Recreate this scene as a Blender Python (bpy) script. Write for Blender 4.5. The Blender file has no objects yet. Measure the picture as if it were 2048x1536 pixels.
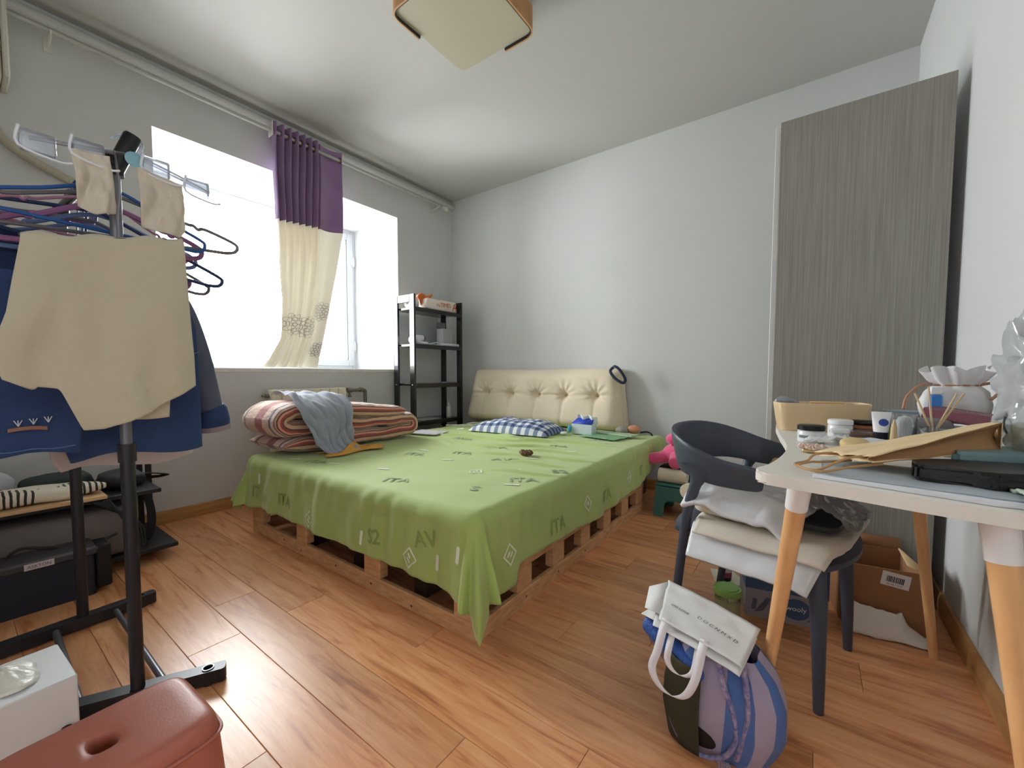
import bpy, bmesh, math, random
from math import sin, cos, pi, radians, hypot, atan2, exp, sqrt
from mathutils import Vector, Matrix, noise

# ------------------------------------------------------------------ camera
S = bpy.context.scene
COL = S.collection
cam_d = bpy.data.cameras.new('camera')
cam_d.sensor_width = 36.0
cam_d.lens = 829.1 / 2048 * 36.0
cam_d.shift_x = (1024 - 1004.3) / 2048
cam_d.shift_y = (788.9 - 768) / 2048
cam_d.clip_start = 0.02
cam = bpy.data.objects.new('camera', cam_d)
COL.objects.link(cam)
cam.location = (3.218, -3.3845, 0.94)
cam.rotation_euler = (radians(90 - 2.96), 0, radians(36.71))
S.camera = cam

# ------------------------------------------------------------------ overcast sky, exposure
W = bpy.data.worlds.new('overcast_sky')
S.world = W
W.use_nodes = True
bg = W.node_tree.nodes['Background']
bg.inputs[0].default_value = (0.985, 0.975, 1.0, 1)
bg.inputs[1].default_value = 35.0
S.view_settings.view_transform = 'Standard'
S.view_settings.look = 'None'
S.view_settings.exposure = 0.0
S.view_settings.gamma = 1.0
S.view_settings.use_curve_mapping = False
S.cycles.max_bounces = 16
S.cycles.diffuse_bounces = 10
S.cycles.transparent_max_bounces = 24
S.cycles.sample_clamp_indirect = 8.0

# sampling portal in the bay window opening (gives no light of its own)
pl = bpy.data.lights.new('window_portal', 'AREA')
pl.shape = 'RECTANGLE'
pl.size = 1.50
pl.size_y = 1.85
pl.cycles.is_portal = True
po = bpy.data.objects.new('window_portal', pl)
COL.objects.link(po)
po.location = (-0.78, -1.66, 1.70)
po.rotation_euler = (0, radians(-90), 0)
# the same for the window of the unseen fill hall added behind the camera
pl2 = bpy.data.lights.new('fill_hall_portal', 'AREA')
pl2.shape = 'RECTANGLE'
pl2.size = 1.2
pl2.size_y = 0.8
pl2.cycles.is_portal = True
po2 = bpy.data.objects.new('fill_hall_portal', pl2)
COL.objects.link(po2)
po2.location = (1.86, -5.0, 1.55)
po2.rotation_euler = (0, radians(-90), 0)

# ------------------------------------------------------------------ helpers
def lin(c):
    out = []
    for v in c[:3]:
        v = v / 255.0
        out.append(v / 12.92 if v <= 0.04045 else ((v + 0.055) / 1.055) ** 2.4)
    return (*out, 1.0)

MATS = {}
def mat(name, col, rough=0.6, metal=0.0, bump=None, var=None, spec=0.5, trans=0.0, ior=1.45, coat=0.0, alpha=1.0, sheen=0.0, subs=0.0, stretch=None):
    """col 0-255; bump=(scale,strength); var=(scale,amount,col2); stretch = scale of the noise per axis"""
    if name in MATS:
        return MATS[name]
    m = bpy.data.materials.new(name)
    m.use_nodes = True
    nt = m.node_tree
    b = nt.nodes['Principled BSDF']
    b.inputs['Base Color'].default_value = lin(col)
    b.inputs['Roughness'].default_value = rough
    b.inputs['Metallic'].default_value = metal
    b.inputs['Specular IOR Level'].default_value = spec
    b.inputs['Transmission Weight'].default_value = trans
    b.inputs['IOR'].default_value = ior
    b.inputs['Coat Weight'].default_value = coat
    b.inputs['Alpha'].default_value = alpha
    b.inputs['Sheen Weight'].default_value = sheen
    if subs:
        b.inputs['Subsurface Weight'].default_value = subs
        b.inputs['Subsurface Radius'].default_value = (0.01, 0.01, 0.01)
    tc = None
    if bump or var:
        tc = nt.nodes.new('ShaderNodeTexCoord')
        co = tc.outputs['Object']
        if stretch:
            mp = nt.nodes.new('ShaderNodeMapping')
            mp.inputs['Scale'].default_value = stretch
            nt.links.new(co, mp.inputs[0])
            co = mp.outputs[0]
    if bump:
        n = nt.nodes.new('ShaderNodeTexNoise')
        n.inputs['Scale'].default_value = bump[0]
        n.inputs['Detail'].default_value = 4
        nt.links.new(co, n.inputs['Vector'])
        bp = nt.nodes.new('ShaderNodeBump')
        bp.inputs['Strength'].default_value = bump[1]
        bp.inputs['Distance'].default_value = 0.01
        nt.links.new(n.outputs['Fac'], bp.inputs['Height'])
        nt.links.new(bp.outputs[0], b.inputs['Normal'])
    if var:
        n = nt.nodes.new('ShaderNodeTexNoise')
        n.inputs['Scale'].default_value = var[0]
        n.inputs['Detail'].default_value = 5
        nt.links.new(co, n.inputs['Vector'])
        rp = nt.nodes.new('ShaderNodeMapRange')
        rp.inputs['From Min'].default_value = 0.35
        rp.inputs['From Max'].default_value = 0.65
        rp.inputs['To Max'].default_value = var[1]
        nt.links.new(n.outputs['Fac'], rp.inputs['Value'])
        mx = nt.nodes.new('ShaderNodeMix')
        mx.data_type = 'RGBA'
        mx.inputs['A'].default_value = lin(col)
        mx.inputs['B'].default_value = lin(var[2])
        nt.links.new(rp.outputs[0], mx.inputs['Factor'])
        nt.links.new(mx.outputs['Result'], b.inputs['Base Color'])
    MATS[name] = m
    return m

def clear_mat(name, tint, gloss=0.12, rough=0.05, haze=0.0, haze_col=(240, 240, 240)):
    """thin clear sheet: light passes straight through, part is mirrored, part scattered"""
    if name in MATS:
        return MATS[name]
    m = bpy.data.materials.new(name)
    m.use_nodes = True
    nt = m.node_tree
    nt.nodes.clear()
    out = nt.nodes.new('ShaderNodeOutputMaterial')
    tr = nt.nodes.new('ShaderNodeBsdfTransparent')
    tr.inputs[0].default_value = lin(tint)
    gl = nt.nodes.new('ShaderNodeBsdfGlossy')
    gl.inputs['Roughness'].default_value = rough
    fr = nt.nodes.new('ShaderNodeFresnel')
    fr.inputs[0].default_value = 1.45
    mr = nt.nodes.new('ShaderNodeMath')
    mr.operation = 'MULTIPLY_ADD'
    mr.inputs[1].default_value = 0.8
    mr.inputs[2].default_value = gloss * 0.3
    mr.use_clamp = True
    nt.links.new(fr.outputs[0], mr.inputs[0])
    mx = nt.nodes.new('ShaderNodeMixShader')
    nt.links.new(mr.outputs[0], mx.inputs[0])
    nt.links.new(tr.outputs[0], mx.inputs[1])
    nt.links.new(gl.outputs[0], mx.inputs[2])
    last = mx.outputs[0]
    if haze:
        df = nt.nodes.new('ShaderNodeBsdfDiffuse')
        df.inputs[0].default_value = lin(haze_col)
        tl = nt.nodes.new('ShaderNodeBsdfTranslucent')
        tl.inputs[0].default_value = lin(haze_col)
        m1 = nt.nodes.new('ShaderNodeMixShader')
        m1.inputs[0].default_value = 0.35
        nt.links.new(df.outputs[0], m1.inputs[1])
        nt.links.new(tl.outputs[0], m1.inputs[2])
        m2 = nt.nodes.new('ShaderNodeMixShader')
        m2.inputs[0].default_value = haze
        nt.links.new(last, m2.inputs[1])
        nt.links.new(m1.outputs[0], m2.inputs[2])
        last = m2.outputs[0]
    nt.links.new(last, out.inputs[0])
    MATS[name] = m
    return m

def nodes_of(m):
    nt = m.node_tree
    return nt, nt.nodes['Principled BSDF']

def N(nt, kind, **kw):
    n = nt.nodes.new(kind)
    for k, v in kw.items():
        setattr(n, k, v)
    return n

def ramp_mat(name, source, stops, rough=0.8, sheen=0.2, const=True, bumpscale=None, bumpstr=0.15):
    """colour bands by a UV coordinate: source 'u' or 'v'"""
    if name in MATS:
        return MATS[name]
    m = bpy.data.materials.new(name)
    m.use_nodes = True
    nt, b = nodes_of(m)
    uv = N(nt, 'ShaderNodeUVMap')
    sp = N(nt, 'ShaderNodeSeparateXYZ')
    nt.links.new(uv.outputs[0], sp.inputs[0])
    cr = N(nt, 'ShaderNodeValToRGB')
    cr.color_ramp.interpolation = 'CONSTANT' if const else 'LINEAR'
    el = cr.color_ramp.elements
    while len(el) > 1:
        el.remove(el[-1])
    el[0].position = stops[0][0]
    el[0].color = lin(stops[0][1])
    for p_, c_ in stops[1:]:
        e = el.new(p_)
        e.color = lin(c_)
    nt.links.new(sp.outputs[0 if source == 'u' else 1], cr.inputs[0])
    nt.links.new(cr.outputs[0], b.inputs['Base Color'])
    b.inputs['Roughness'].default_value = rough
    b.inputs['Sheen Weight'].default_value = sheen
    if bumpscale:
        n = N(nt, 'ShaderNodeTexNoise')
        n.inputs['Scale'].default_value = bumpscale
        bp = N(nt, 'ShaderNodeBump')
        bp.inputs['Strength'].default_value = bumpstr
        bp.inputs['Distance'].default_value = 0.01
        nt.links.new(n.outputs[0], bp.inputs['Height'])
        nt.links.new(bp.outputs[0], b.inputs['Normal'])
    MATS[name] = m
    return m

# ---- shapes (all in world metres)
def BM():
    bm = bmesh.new()
    bm.loops.layers.uv.new('UVMap')
    return bm

def box(bm, x0, x1, y0, y1, z0, z1, bev=0.0, seg=1, M=None):
    n0 = len(bm.verts)
    vs = [bm.verts.new((x, y, z)) for x in (x0, x1) for y in (y0, y1) for z in (z0, z1)]
    f = [(0, 1, 3, 2), (4, 6, 7, 5), (0, 4, 5, 1), (2, 3, 7, 6), (0, 2, 6, 4), (1, 5, 7, 3)]
    fs = [bm.faces.new([vs[i] for i in q]) for q in f]
    if bev:
        es = list({e for q in fs for e in q.edges})
        r = bmesh.ops.bevel(bm, geom=es, offset=bev, segments=seg, affect='EDGES', profile=0.5)
        vs = list({v for q in r['faces'] for v in q.verts} | {v for v in vs if v.is_valid})
    if M is not None:
        bm.verts.ensure_lookup_table()
        for v in list(bm.verts)[n0:] if not bev else vs:
            v.co = M @ v.co
    return vs

def frame_of(d):
    d = d.normalized()
    up = Vector((0, 0, 1)) if abs(d.z) < 0.9 else Vector((1, 0, 0))
    a = d.cross(up).normalized()
    return a, a.cross(d).normalized()

def tube(bm, pts, r, seg=10, caps=True, closed=False, flat=1.0):
    """sweep a circle (or an ellipse: flat) along points; r a number or a list"""
    pts = [Vector(p) for p in pts]
    n = len(pts)
    rs = r if isinstance(r, (list, tuple)) else [r] * n
    rings = []
    pa = None
    for i, p_ in enumerate(pts):
        if closed:
            d = pts[(i + 1) % n] - pts[i - 1]
        else:
            d = pts[min(i + 1, n - 1)] - pts[max(i - 1, 0)]
        if d.length < 1e-9:
            d = Vector((0, 0, 1))
        d.normalize()
        if pa is None:
            a, b = frame_of(d)
        else:
            a = (pa - d * pa.dot(d))
            a = a.normalized() if a.length > 1e-6 else frame_of(d)[0]
            b = d.cross(a) * -1
        pa = a
        rings.append([bm.verts.new(p_ + (a * cos(2 * pi * k / seg) + b * sin(2 * pi * k / seg) * flat) * rs[i]) for k in range(seg)])
    m = n if closed else n - 1
    for i in range(m):
        A, B_ = rings[i], rings[(i + 1) % n]
        for k in range(seg):
            bm.faces.new((A[k], A[(k + 1) % seg], B_[(k + 1) % seg], B_[k]))
    if caps and not closed:
        bm.faces.new(rings[0][::-1])
        bm.faces.new(rings[-1])

def smooth_path(pts, k=6, closed=False):
    """Catmull-Rom through the points"""
    P = [Vector(p) for p in pts]
    n = len(P)
    out = []
    rng = range(n) if closed else range(n - 1)
    for i in rng:
        p0 = P[i - 1] if (closed or i > 0) else P[0]
        p1 = P[i]
        p2 = P[(i + 1) % n]
        p3 = P[(i + 2) % n] if (closed or i + 2 < n) else P[-1]
        for j in range(k):
            t = j / k
            out.append(0.5 * ((2 * p1) + (p2 - p0) * t + (2 * p0 - 5 * p1 + 4 * p2 - p3) * t * t + (3 * p1 - p0 - 3 * p2 + p3) * t ** 3))
    if not closed:
        out.append(P[-1])
    return out

def lathe(bm, prof, c=(0, 0, 0), seg=20, M=None):
    rings = []
    for r, z in prof:
        if r < 1e-6:
            p_ = Vector((0, 0, z))
            rings.append([bm.verts.new((M @ p_ if M else p_) + Vector(c))])
        else:
            ring = []
            for k in range(seg):
                p_ = Vector((r * cos(2 * pi * k / seg), r * sin(2 * pi * k / seg), z))
                ring.append(bm.verts.new((M @ p_ if M else p_) + Vector(c)))
            rings.append(ring)
    for A, B_ in zip(rings, rings[1:]):
        for k in range(seg):
            k2 = (k + 1) % seg
            if len(A) == 1 and len(B_) == 1:
                continue
            if len(A) == 1:
                bm.faces.new((A[0], B_[k], B_[k2]))
            elif len(B_) == 1:
                bm.faces.new((A[k], A[k2], B_[0]))
            else:
                bm.faces.new((A[k], A[k2], B_[k2], B_[k]))

def grid(bm, nu, nv, f, wrapu=False, wrapv=False):
    """f(u,v) in 0..1 -> point; UV = (u,v)"""
    uvl = bm.loops.layers.uv.verify()
    mu = nu if wrapu else nu + 1
    mv = nv if wrapv else nv + 1
    V = [[bm.verts.new(f(i / nu, j / nv)) for j in range(mv)] for i in range(mu)]
    for i in range(nu):
        for j in range(nv):
            q = ((i, j), (i + 1, j), (i + 1, j + 1), (i, j + 1))
            try:
                fc = bm.faces.new([V[a % mu][b % mv] for a, b in q])
            except ValueError:
                continue
            for lp, (a, b) in zip(fc.loops, q):
                lp[uvl].uv = (a / nu, b / nv)
    return V

def prism(bm, poly, z0, z1, f=lambda x, y, z: (x, y, z)):
    a = [bm.verts.new(f(x, y, z0)) for x, y in poly]
    b = [bm.verts.new(f(x, y, z1)) for x, y in poly]
    n = len(poly)
    bm.faces.new(a[::-1])
    bm.faces.new(b)
    for i in range(n):
        bm.faces.new((a[i], a[(i + 1) % n], b[(i + 1) % n], b[i]))

def round_poly(poly, r, k=5):
    """polygon with rounded corners; r number or list"""
    out = []
    n = len(poly)
    for i in range(n):
        p0, p1, p2 = Vector(poly[i - 1]), Vector(poly[i]), Vector(poly[(i + 1) % n])
        rr = r[i] if isinstance(r, (list, tuple)) else r
        if rr <= 0:
            out.append(tuple(p1))
            continue
        a = (p0 - p1).normalized() * rr
        b = (p2 - p1).normalized() * rr
        for j in range(k + 1):
            t = j / k
            q = (p1 + a) * (1 - t) ** 2 + p1 * 2 * t * (1 - t) + (p1 + b) * t * t
            out.append(tuple(q))
    return out

def superell(t, e):
    c, s = cos(t), sin(t)
    return (abs(c) ** e * (1 if c >= 0 else -1), abs(s) ** e * (1 if s >= 0 else -1))

def puff(bm, c, dim, e1=0.5, e2=0.5, nu=36, nv=18, amp=0.0, freq=8.0, seed=0, M=None):
    """superellipsoid cushion shape"""
    c = Vector(c)
    uvl = bm.loops.layers.uv.verify()
    def P(u, v):
        cu = superell(u * 2 * pi, e2)
        cv = superell((v - 0.5) * pi, e1)
        p_ = Vector((dim[0] / 2 * cv[0] * cu[0], dim[1] / 2 * cv[0] * cu[1], dim[2] / 2 * cv[1]))
        if amp:
            k = 1 + amp * noise.noise(p_ * freq + Vector((seed, seed * 2, 0)))
            p_ *= k
        if M is not None:
            p_ = M @ p_
        return p_ + c
    grid(bm, nu, nv, P, wrapu=True)

# ---- objects
def obj(name, bm, m, parent=None, smooth=True, angle=40, mods=None, weld=True):
    if weld:
        bmesh.ops.remove_doubles(bm, verts=bm.verts, dist=1e-6)
    bmesh.ops.recalc_face_normals(bm, faces=bm.faces)
    me = bpy.data.meshes.new(name)
    lo = Vector((min(v.co.x for v in bm.verts), min(v.co.y for v in bm.verts), min(v.co.z for v in bm.verts)))
    hi = Vector((max(v.co.x for v in bm.verts), max(v.co.y for v in bm.verts), max(v.co.z for v in bm.verts)))
    org = Vector(((lo.x + hi.x) / 2, (lo.y + hi.y) / 2, lo.z))
    bmesh.ops.translate(bm, verts=bm.verts, vec=-org)
    bm.to_mesh(me)
    bm.free()
    me.materials.append(m)
    if smooth:
        me.shade_smooth()
        me.set_sharp_from_angle(angle=radians(angle))
    o = bpy.data.objects.new(name, me)
    COL.objects.link(o)
    o.location = org
    if parent is not None:
        o.parent = parent
        p_ = parent
        off = Vector((0, 0, 0))
        while p_ is not None:
            off += p_.location
            p_ = p_.parent
        o.location = org - off
    return o

def tag(o, label=None, cat=None, group=None, kind=None):
    if label:
        o['label'] = label
    if cat:
        o['category'] = cat
    if group:
        o['group'] = group
    if kind:
        o['kind'] = kind
    return o

def thing(name, label, cat, loc=(0, 0, 0), group=None):
    o = bpy.data.objects.new(name, None)
    o.empty_display_size = 0.05
    COL.objects.link(o)
    o.location = loc
    return tag(o, label, cat, group)

def copy_tree(o, parent=None):
    c = o.copy()
    COL.objects.link(c)
    if parent is not None:
        c.parent = parent
    for ch in list(o.children):
        copy_tree(ch, c)
    return c

def solid(o, t, off=0.0):
    m = o.modifiers.new('thickness', 'SOLIDIFY')
    m.thickness = t
    m.offset = off
    return o

def subsurf(o, n=1):
    m = o.modifiers.new('subdivision', 'SUBSURF')
    m.levels = n
    m.render_levels = n
    return o

def text_mesh(s, size, f, bold=False, spacing=1.0):
    """letters as flat faces, each point (x,y) of the lettering put through f"""
    cu = bpy.data.curves.new('lettering', 'FONT')
    cu.body = s
    cu.size = size
    cu.align_x = 'CENTER'
    cu.align_y = 'CENTER'
    cu.space_character = spacing
    cu.resolution_u = 3
    if bold:
        cu.offset = size * 0.02
    o = bpy.data.objects.new('lettering', cu)
    COL.objects.link(o)
    dg = bpy.context.evaluated_depsgraph_get()
    me = bpy.data.meshes.new_from_object(o.evaluated_get(dg))
    bm = BM()
    bm.from_mesh(me)
    bmesh.ops.triangulate(bm, faces=bm.faces)
    for v in bm.verts:
        v.co = Vector(f(v.co.x, v.co.y))
    bpy.data.objects.remove(o)
    bpy.data.curves.remove(cu)
    bpy.data.meshes.remove(me)
    return bm

def nz(x, y, z=0.0):
    return noise.noise(Vector((x, y, z)))

def lerp(a, b, t):
    return a + (b - a) * t

def interp(tab, x):
    if x <= tab[0][0]:
        return tab[0][1]
    for (a, va), (b, vb) in zip(tab, tab[1:]):
        if x <= b:
            return lerp(va, vb, (x - a) / (b - a))
    return tab[-1][1]

def sstep(t):
    t = max(0.0, min(1.0, t))
    return t * t * (3 - 2 * t)
# ------------------------------------------------------------------ room
RX, RY, RH = 3.657, -4.15, 2.80            # right wall, wall behind the camera, ceiling
m_wall = mat('wall_paint', (205, 206, 206), 0.85, bump=(180, 0.05), var=(1.3, 0.5, (199, 201, 200)))
m_ceil = mat('ceiling_paint', (182, 182, 178), 0.9, bump=(120, 0.04))
m_white = mat('white_upvc', (196, 200, 206), 0.35)
m_oak = mat('oak_trim', (186, 140, 88), 0.45, var=(6, 0.8, (160, 112, 64)), stretch=(1, 1, 8), bump=(40, 0.05))

# floor: laminate planks running away from the window wall
m_plank = bpy.data.materials.new('laminate_plank')
m_plank.use_nodes = True
nt, b = nodes_of(m_plank)
geo = N(nt, 'ShaderNodeNewGeometry')
oi = N(nt, 'ShaderNodeObjectInfo')
off = N(nt, 'ShaderNodeVectorMath', operation='SCALE')
cmb = N(nt, 'ShaderNodeCombineXYZ')
nt.links.new(oi.outputs['Random'], cmb.inputs[0])
nt.links.new(oi.outputs['Random'], cmb.inputs[1])
nt.links.new(oi.outputs['Random'], cmb.inputs[2])
off.inputs['Scale'].default_value = 37.0
nt.links.new(cmb.outputs[0], off.inputs[0])
add = N(nt, 'ShaderNodeVectorMath', operation='ADD')
nt.links.new(geo.outputs['Position'], add.inputs[0])
nt.links.new(off.outputs[0], add.inputs[1])
mp = N(nt, 'ShaderNodeMapping')
mp.inputs['Scale'].default_value = (1.3, 13.0, 1.0)
nt.links.new(add.outputs[0], mp.inputs[0])
n1 = N(nt, 'ShaderNodeTexNoise')
n1.inputs['Scale'].default_value = 2.2
n1.inputs['Detail'].default_value = 7
n1.inputs['Roughness'].default_value = 0.62
n1.inputs['Distortion'].default_value = 0.9
nt.links.new(mp.outputs[0], n1.inputs['Vector'])
cr = N(nt, 'ShaderNodeValToRGB')
e = cr.color_ramp.elements
e[0].position = 0.25
e[0].color = lin((156, 94, 58))
e[1].position = 0.72
e[1].color = lin((234, 178, 130))
e2_ = e.new(0.45)
e2_.color = lin((214, 148, 100))
e3_ = e.new(0.36)
e3_.color = lin((192, 124, 80))
nt.links.new(n1.outputs['Fac'], cr.inputs[0])
hs = N(nt, 'ShaderNodeHueSaturation')
mr = N(nt, 'ShaderNodeMapRange')
mr.inputs['To Min'].default_value = 0.86
mr.inputs['To Max'].default_value = 1.12
nt.links.new(oi.outputs['Random'], mr.inputs['Value'])
nt.links.new(mr.outputs[0], hs.inputs['Value'])
nt.links.new(cr.outputs[0], hs.inputs['Color'])
nt.links.new(hs.outputs[0], b.inputs['Base Color'])
b.inputs['Roughness'].default_value = 0.30
n2 = N(nt, 'ShaderNodeTexNoise')
n2.inputs['Scale'].default_value = 60
nt.links.new(mp.outputs[0], n2.inputs['Vector'])
bp = N(nt, 'ShaderNodeBump')
bp.inputs['Strength'].default_value = 0.06
bp.inputs['Distance'].default_value = 0.004
nt.links.new(n2.outputs[0], bp.inputs['Height'])
nt.links.new(bp.outputs[0], b.inputs['Normal'])

bm = BM()
box(bm, -0.05, RX + 0.05, RY - 0.05, 0.05, -0.06, -0.0125)
floor = tag(obj('floor', bm, mat('underlay', (70, 45, 30), 0.9), smooth=False), kind='structure')

def plank_mesh(L, w):
    bm = BM()
    c = 0.0012
    box(bm, 0, L, 0, w, -0.012, 0.0)
    top = [f for f in bm.faces if f.normal.z > 0.5 or all(v.co.z > -0.001 for v in f.verts)]
    es = list({e for f in top for e in f.edges})
    bmesh.ops.bevel(bm, geom=es, offset=c, segments=1, affect='EDGES')
    me = bpy.data.meshes.new('plank')
    bmesh.ops.recalc_face_normals(bm, faces=bm.faces)
    bm.to_mesh(me)
    bm.free()
    me.materials.append(m_plank)
    return me
PW, PL = 0.1620, 1.21
cache = {}
rng = random.Random(4)
row = 0
y = -2.782 + PW * 18
while y - PW > RY - 0.2:
    y0 = y - PW
    o0 = {0: 1.59, 1: 1.32, 2: 0.55, 3: 0.95}[row % 4] if row % 2 else {0: 1.59, 2: 0.83}[row % 4]
    if abs(y0 + 2.944) < 0.02:
        o0 = 1.59
    if abs(y0 + 2.782) < 0.02:
        o0 = 1.32
    x = o0 - PL * 3
    while x < RX:
        a, c_ = max(x, 0.0), min(x + PL, RX)
        ya, yb = max(y0, RY), min(y, 0.0)
        if c_ - a > 0.03 and yb - ya > 0.02:
            key = (round(c_ - a - 0.0006, 3), round(yb - ya - 0.0006, 3))
            if key not in cache:
                cache[key] = plank_mesh(*key)
            o = bpy.data.objects.new('plank', cache[key])
            COL.objects.link(o)
            o.parent = floor
            o.location = Vector((a, ya, 0.0)) - floor.location
        x += PL
    y -= PW
    row += 1

# window wall with the bay opening
WY0, WY1, WZ0, WZ1, BAY = -2.585, -0.745, 0.975, 2.42, -0.74
bm = BM()
T = 0.16
box(bm, -T, 0, RY - T, WY0, 0, RH)
box(bm, -T, 0, WY1, T, 0, RH)
box(bm, -T, 0, WY0, WY1, 0, WZ0 - 0.03)
box(bm, -T, 0, WY0, WY1, WZ1, RH)
wall_l = tag(obj('wall_left', bm, m_wall, smooth=False), kind='structure')
bm = BM()
box(bm, BAY - 0.12, -T, WY0 - 0.14, WY0, WZ0 - 0.03, WZ1 + 0.1)
box(bm, BAY - 0.12, -T, WY1, WY1 + 0.14, WZ0 - 0.03, WZ1 + 0.1)
box(bm, BAY - 0.12, -T, WY0, WY1, WZ1, WZ1 + 0.1)
obj('bay_reveal', bm, mat('reveal_paint', (212, 213, 214), 0.85), wall_l, smooth=False)
bm = BM()
box(bm, BAY - 0.14, 0.006, WY0, WY1, WZ0 - 0.03, WZ0, bev=0.003)
obj('sill_slab', bm, mat('sill_stone', (225, 224, 220), 0.4, var=(20, 0.5, (205, 203, 198))), wall_l)
bm = BM(); box(bm, 0, RX, 0, T, 0, RH)
tag(obj('wall_back', bm, m_wall, smooth=False), kind='structure')
bm = BM(); box(bm, RX, RX + T, RY - T, T, 0, RH)
wall_r = tag(obj('wall_right', bm, m_wall, smooth=False), kind='structure')
# wall behind the photographer; doorway and windowed hall added for bounced fill light
bm = BM()
DX0, DX1, DH, HY = 2.45, 3.35, 2.06, -5.55
box(bm, 0, DX0, RY - T, RY, 0, RH)
box(bm, DX1, RX, RY - T, RY, 0, RH)
box(bm, DX0, DX1, RY - T, RY, DH, RH)
tag(obj('wall_front', bm, m_wall, smooth=False), kind='structure')
bm = BM()
box(bm, 1.9 - T, 1.9, HY - T, -5.4, 0, RH)
box(bm, 1.9 - T, 1.9, -4.6, RY - T, 0, RH)
box(bm, 1.9 - T, 1.9, -5.4, -4.6, 0, 0.95)
box(bm, 1.9 - T, 1.9, -5.4, -4.6, 2.15, RH)
box(bm, RX, RX + T, HY - T, RY - T, 0, RH)
box(bm, 1.9, RX, HY - T, HY, 0, RH)
box(bm, 1.9 - T, RX + T, HY - T, RY - T, RH, RH + 0.1)
tag(obj('wall_fill_hall', bm, m_wall, smooth=False), kind='structure')
bm = BM(); box(bm, 1.9 - T, RX + T, HY - T, RY - 0.001, -0.06, -0.0005)
tag(obj('floor_fill_hall', bm, mat('fill_hall_tile', (190, 186, 178), 0.3), smooth=False), kind='structure')
bm = BM()
box(bm, DX0 - 0.06, DX0, RY, RY + 0.015, 0, DH + 0.06)
box(bm, DX1, DX1 + 0.06, RY, RY + 0.015, 0, DH + 0.06)
box(bm, DX0, DX1, RY, RY + 0.015, DH, DH + 0.06)
tag(obj('trim_2', bm, m_oak, smooth=False), kind='structure')  # casing round the added doorway
bm = BM(); box(bm, -T, RX + T, RY - T, T, RH, RH + 0.1)
tag(obj('ceiling', bm, m_ceil, smooth=False), kind='structure')
# wooden baseboards: board with a rounded top
def baseboard(name, a, bpt, nrm):
    bm = BM()
    prof = [(0, 0), (0.014, 0), (0.014, 0.062), (0.010, 0.076), (0.004, 0.080), (0, 0.080)]
    A, B_, n = Vector(a), Vector(bpt), Vector(nrm)
    r0 = [bm.verts.new(A + n * p + Vector((0, 0, q))) for p, q in prof]
    r1 = [bm.verts.new(B_ + n * p + Vector((0, 0, q))) for p, q in prof]
    for i in range(len(prof)):
        j = (i + 1) % len(prof)
        bm.faces.new((r0[i], r0[j], r1[j], r1[i]))
    bm.faces.new(r0); bm.faces.new(r1[::-1])
    return tag(obj(name, bm, m_oak), kind='structure')
baseboard('baseboard_left', (0, RY, 0), (0, 0, 0), (1, 0, 0))
baseboard('baseboard_back', (0.014, 0, 0), (RX - 0.014, 0, 0), (0, -1, 0))
baseboard('baseboard_right', (RX, RY, 0), (RX, -0.014, 0), (-1, 0, 0))
# painted pipe cover under the ceiling along the window wall
bm = BM()
tube(bm, [(0.032, RY + 0.01, 2.735), (0.032, -0.01, 2.735)], 0.026, 12)
tag(obj('trim_1', bm, mat('pipe_paint', (196, 197, 194), 0.6)), kind='structure')

# window: outer frame, mullion, opening sash on the right, panes, hinges
win = tag(bpy.data.objects.new('window_1', None), kind='structure')
COL.objects.link(win)
win.location = (BAY, (WY0 + WY1) / 2, WZ0)
fx0, fx1 = BAY - 0.02, BAY + 0.045
MY = -1.42
def bar(name, y0, y1, z0, z1, x0=fx0, x1=fx1, par=win, m=m_white):
    bm = BM(); box(bm, x0, x1, y0, y1, z0, z1, bev=0.004)
    return obj(name, bm, m, par)
bar('frame_bar', WY0, WY0 + 0.05, WZ0, WZ1)
bar('frame_bar', WY1 - 0.05, WY1, WZ0, WZ1)
bar('frame_bar', WY0 + 0.05, WY1 - 0.05, WZ1 - 0.05, WZ1)
bar('frame_bar', WY0 + 0.05, WY1 - 0.05, WZ0, WZ0 + 0.05)
bar('mullion', MY - 0.03, MY + 0.03, WZ0 + 0.05, WZ1 - 0.05)
sx0, sx1 = BAY + 0.0, BAY + 0.062
sash = bar('sash_bar', WY1 - 0.10, WY1 - 0.035, WZ0 + 0.04, WZ1 - 0.04, sx0, sx1)
bar('sash_bar', MY + 0.02, MY + 0.085, WZ0 + 0.04, WZ1 - 0.04, sx0, sx1)
bar('sash_bar', MY + 0.085, WY1 - 0.10, WZ1 - 0.105, WZ1 - 0.04, sx0, sx1)
bar('sash_bar', MY + 0.085, WY1 - 0.10, WZ0 + 0.04, WZ0 + 0.105, sx0, sx1)
m_glass = clear_mat('window_glass', (250, 253, 252), 0.1, 0.01)
bm = BM(); box(bm, BAY + 0.010, BAY + 0.014, WY0 + 0.05, MY - 0.03, WZ0 + 0.05, WZ1 - 0.05)
obj('pane', bm, m_glass, win, smooth=False)
bm = BM(); box(bm, BAY + 0.028, BAY + 0.032, MY + 0.085, WY1 - 0.10, WZ0 + 0.105, WZ1 - 0.105)
obj('pane', bm, m_glass, win, smooth=False)
m_gask = mat('gasket', (70, 75, 82), 0.6)
bm = BM()
for (a0, a1, c0, c1) in ((MY + 0.083, MY + 0.089, WZ0 + 0.1, WZ1 - 0.1), (WY1 - 0.106, WY1 - 0.100, WZ0 + 0.1, WZ1 - 0.1), (MY + 0.085, WY1 - 0.1, WZ0 + 0.103, WZ0 + 0.108), (MY + 0.085, WY1 - 0.1, WZ1 - 0.108, WZ1 - 0.103)):
    box(bm, BAY + 0.034, BAY + 0.05, a0, a1, c0, c1)
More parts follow.
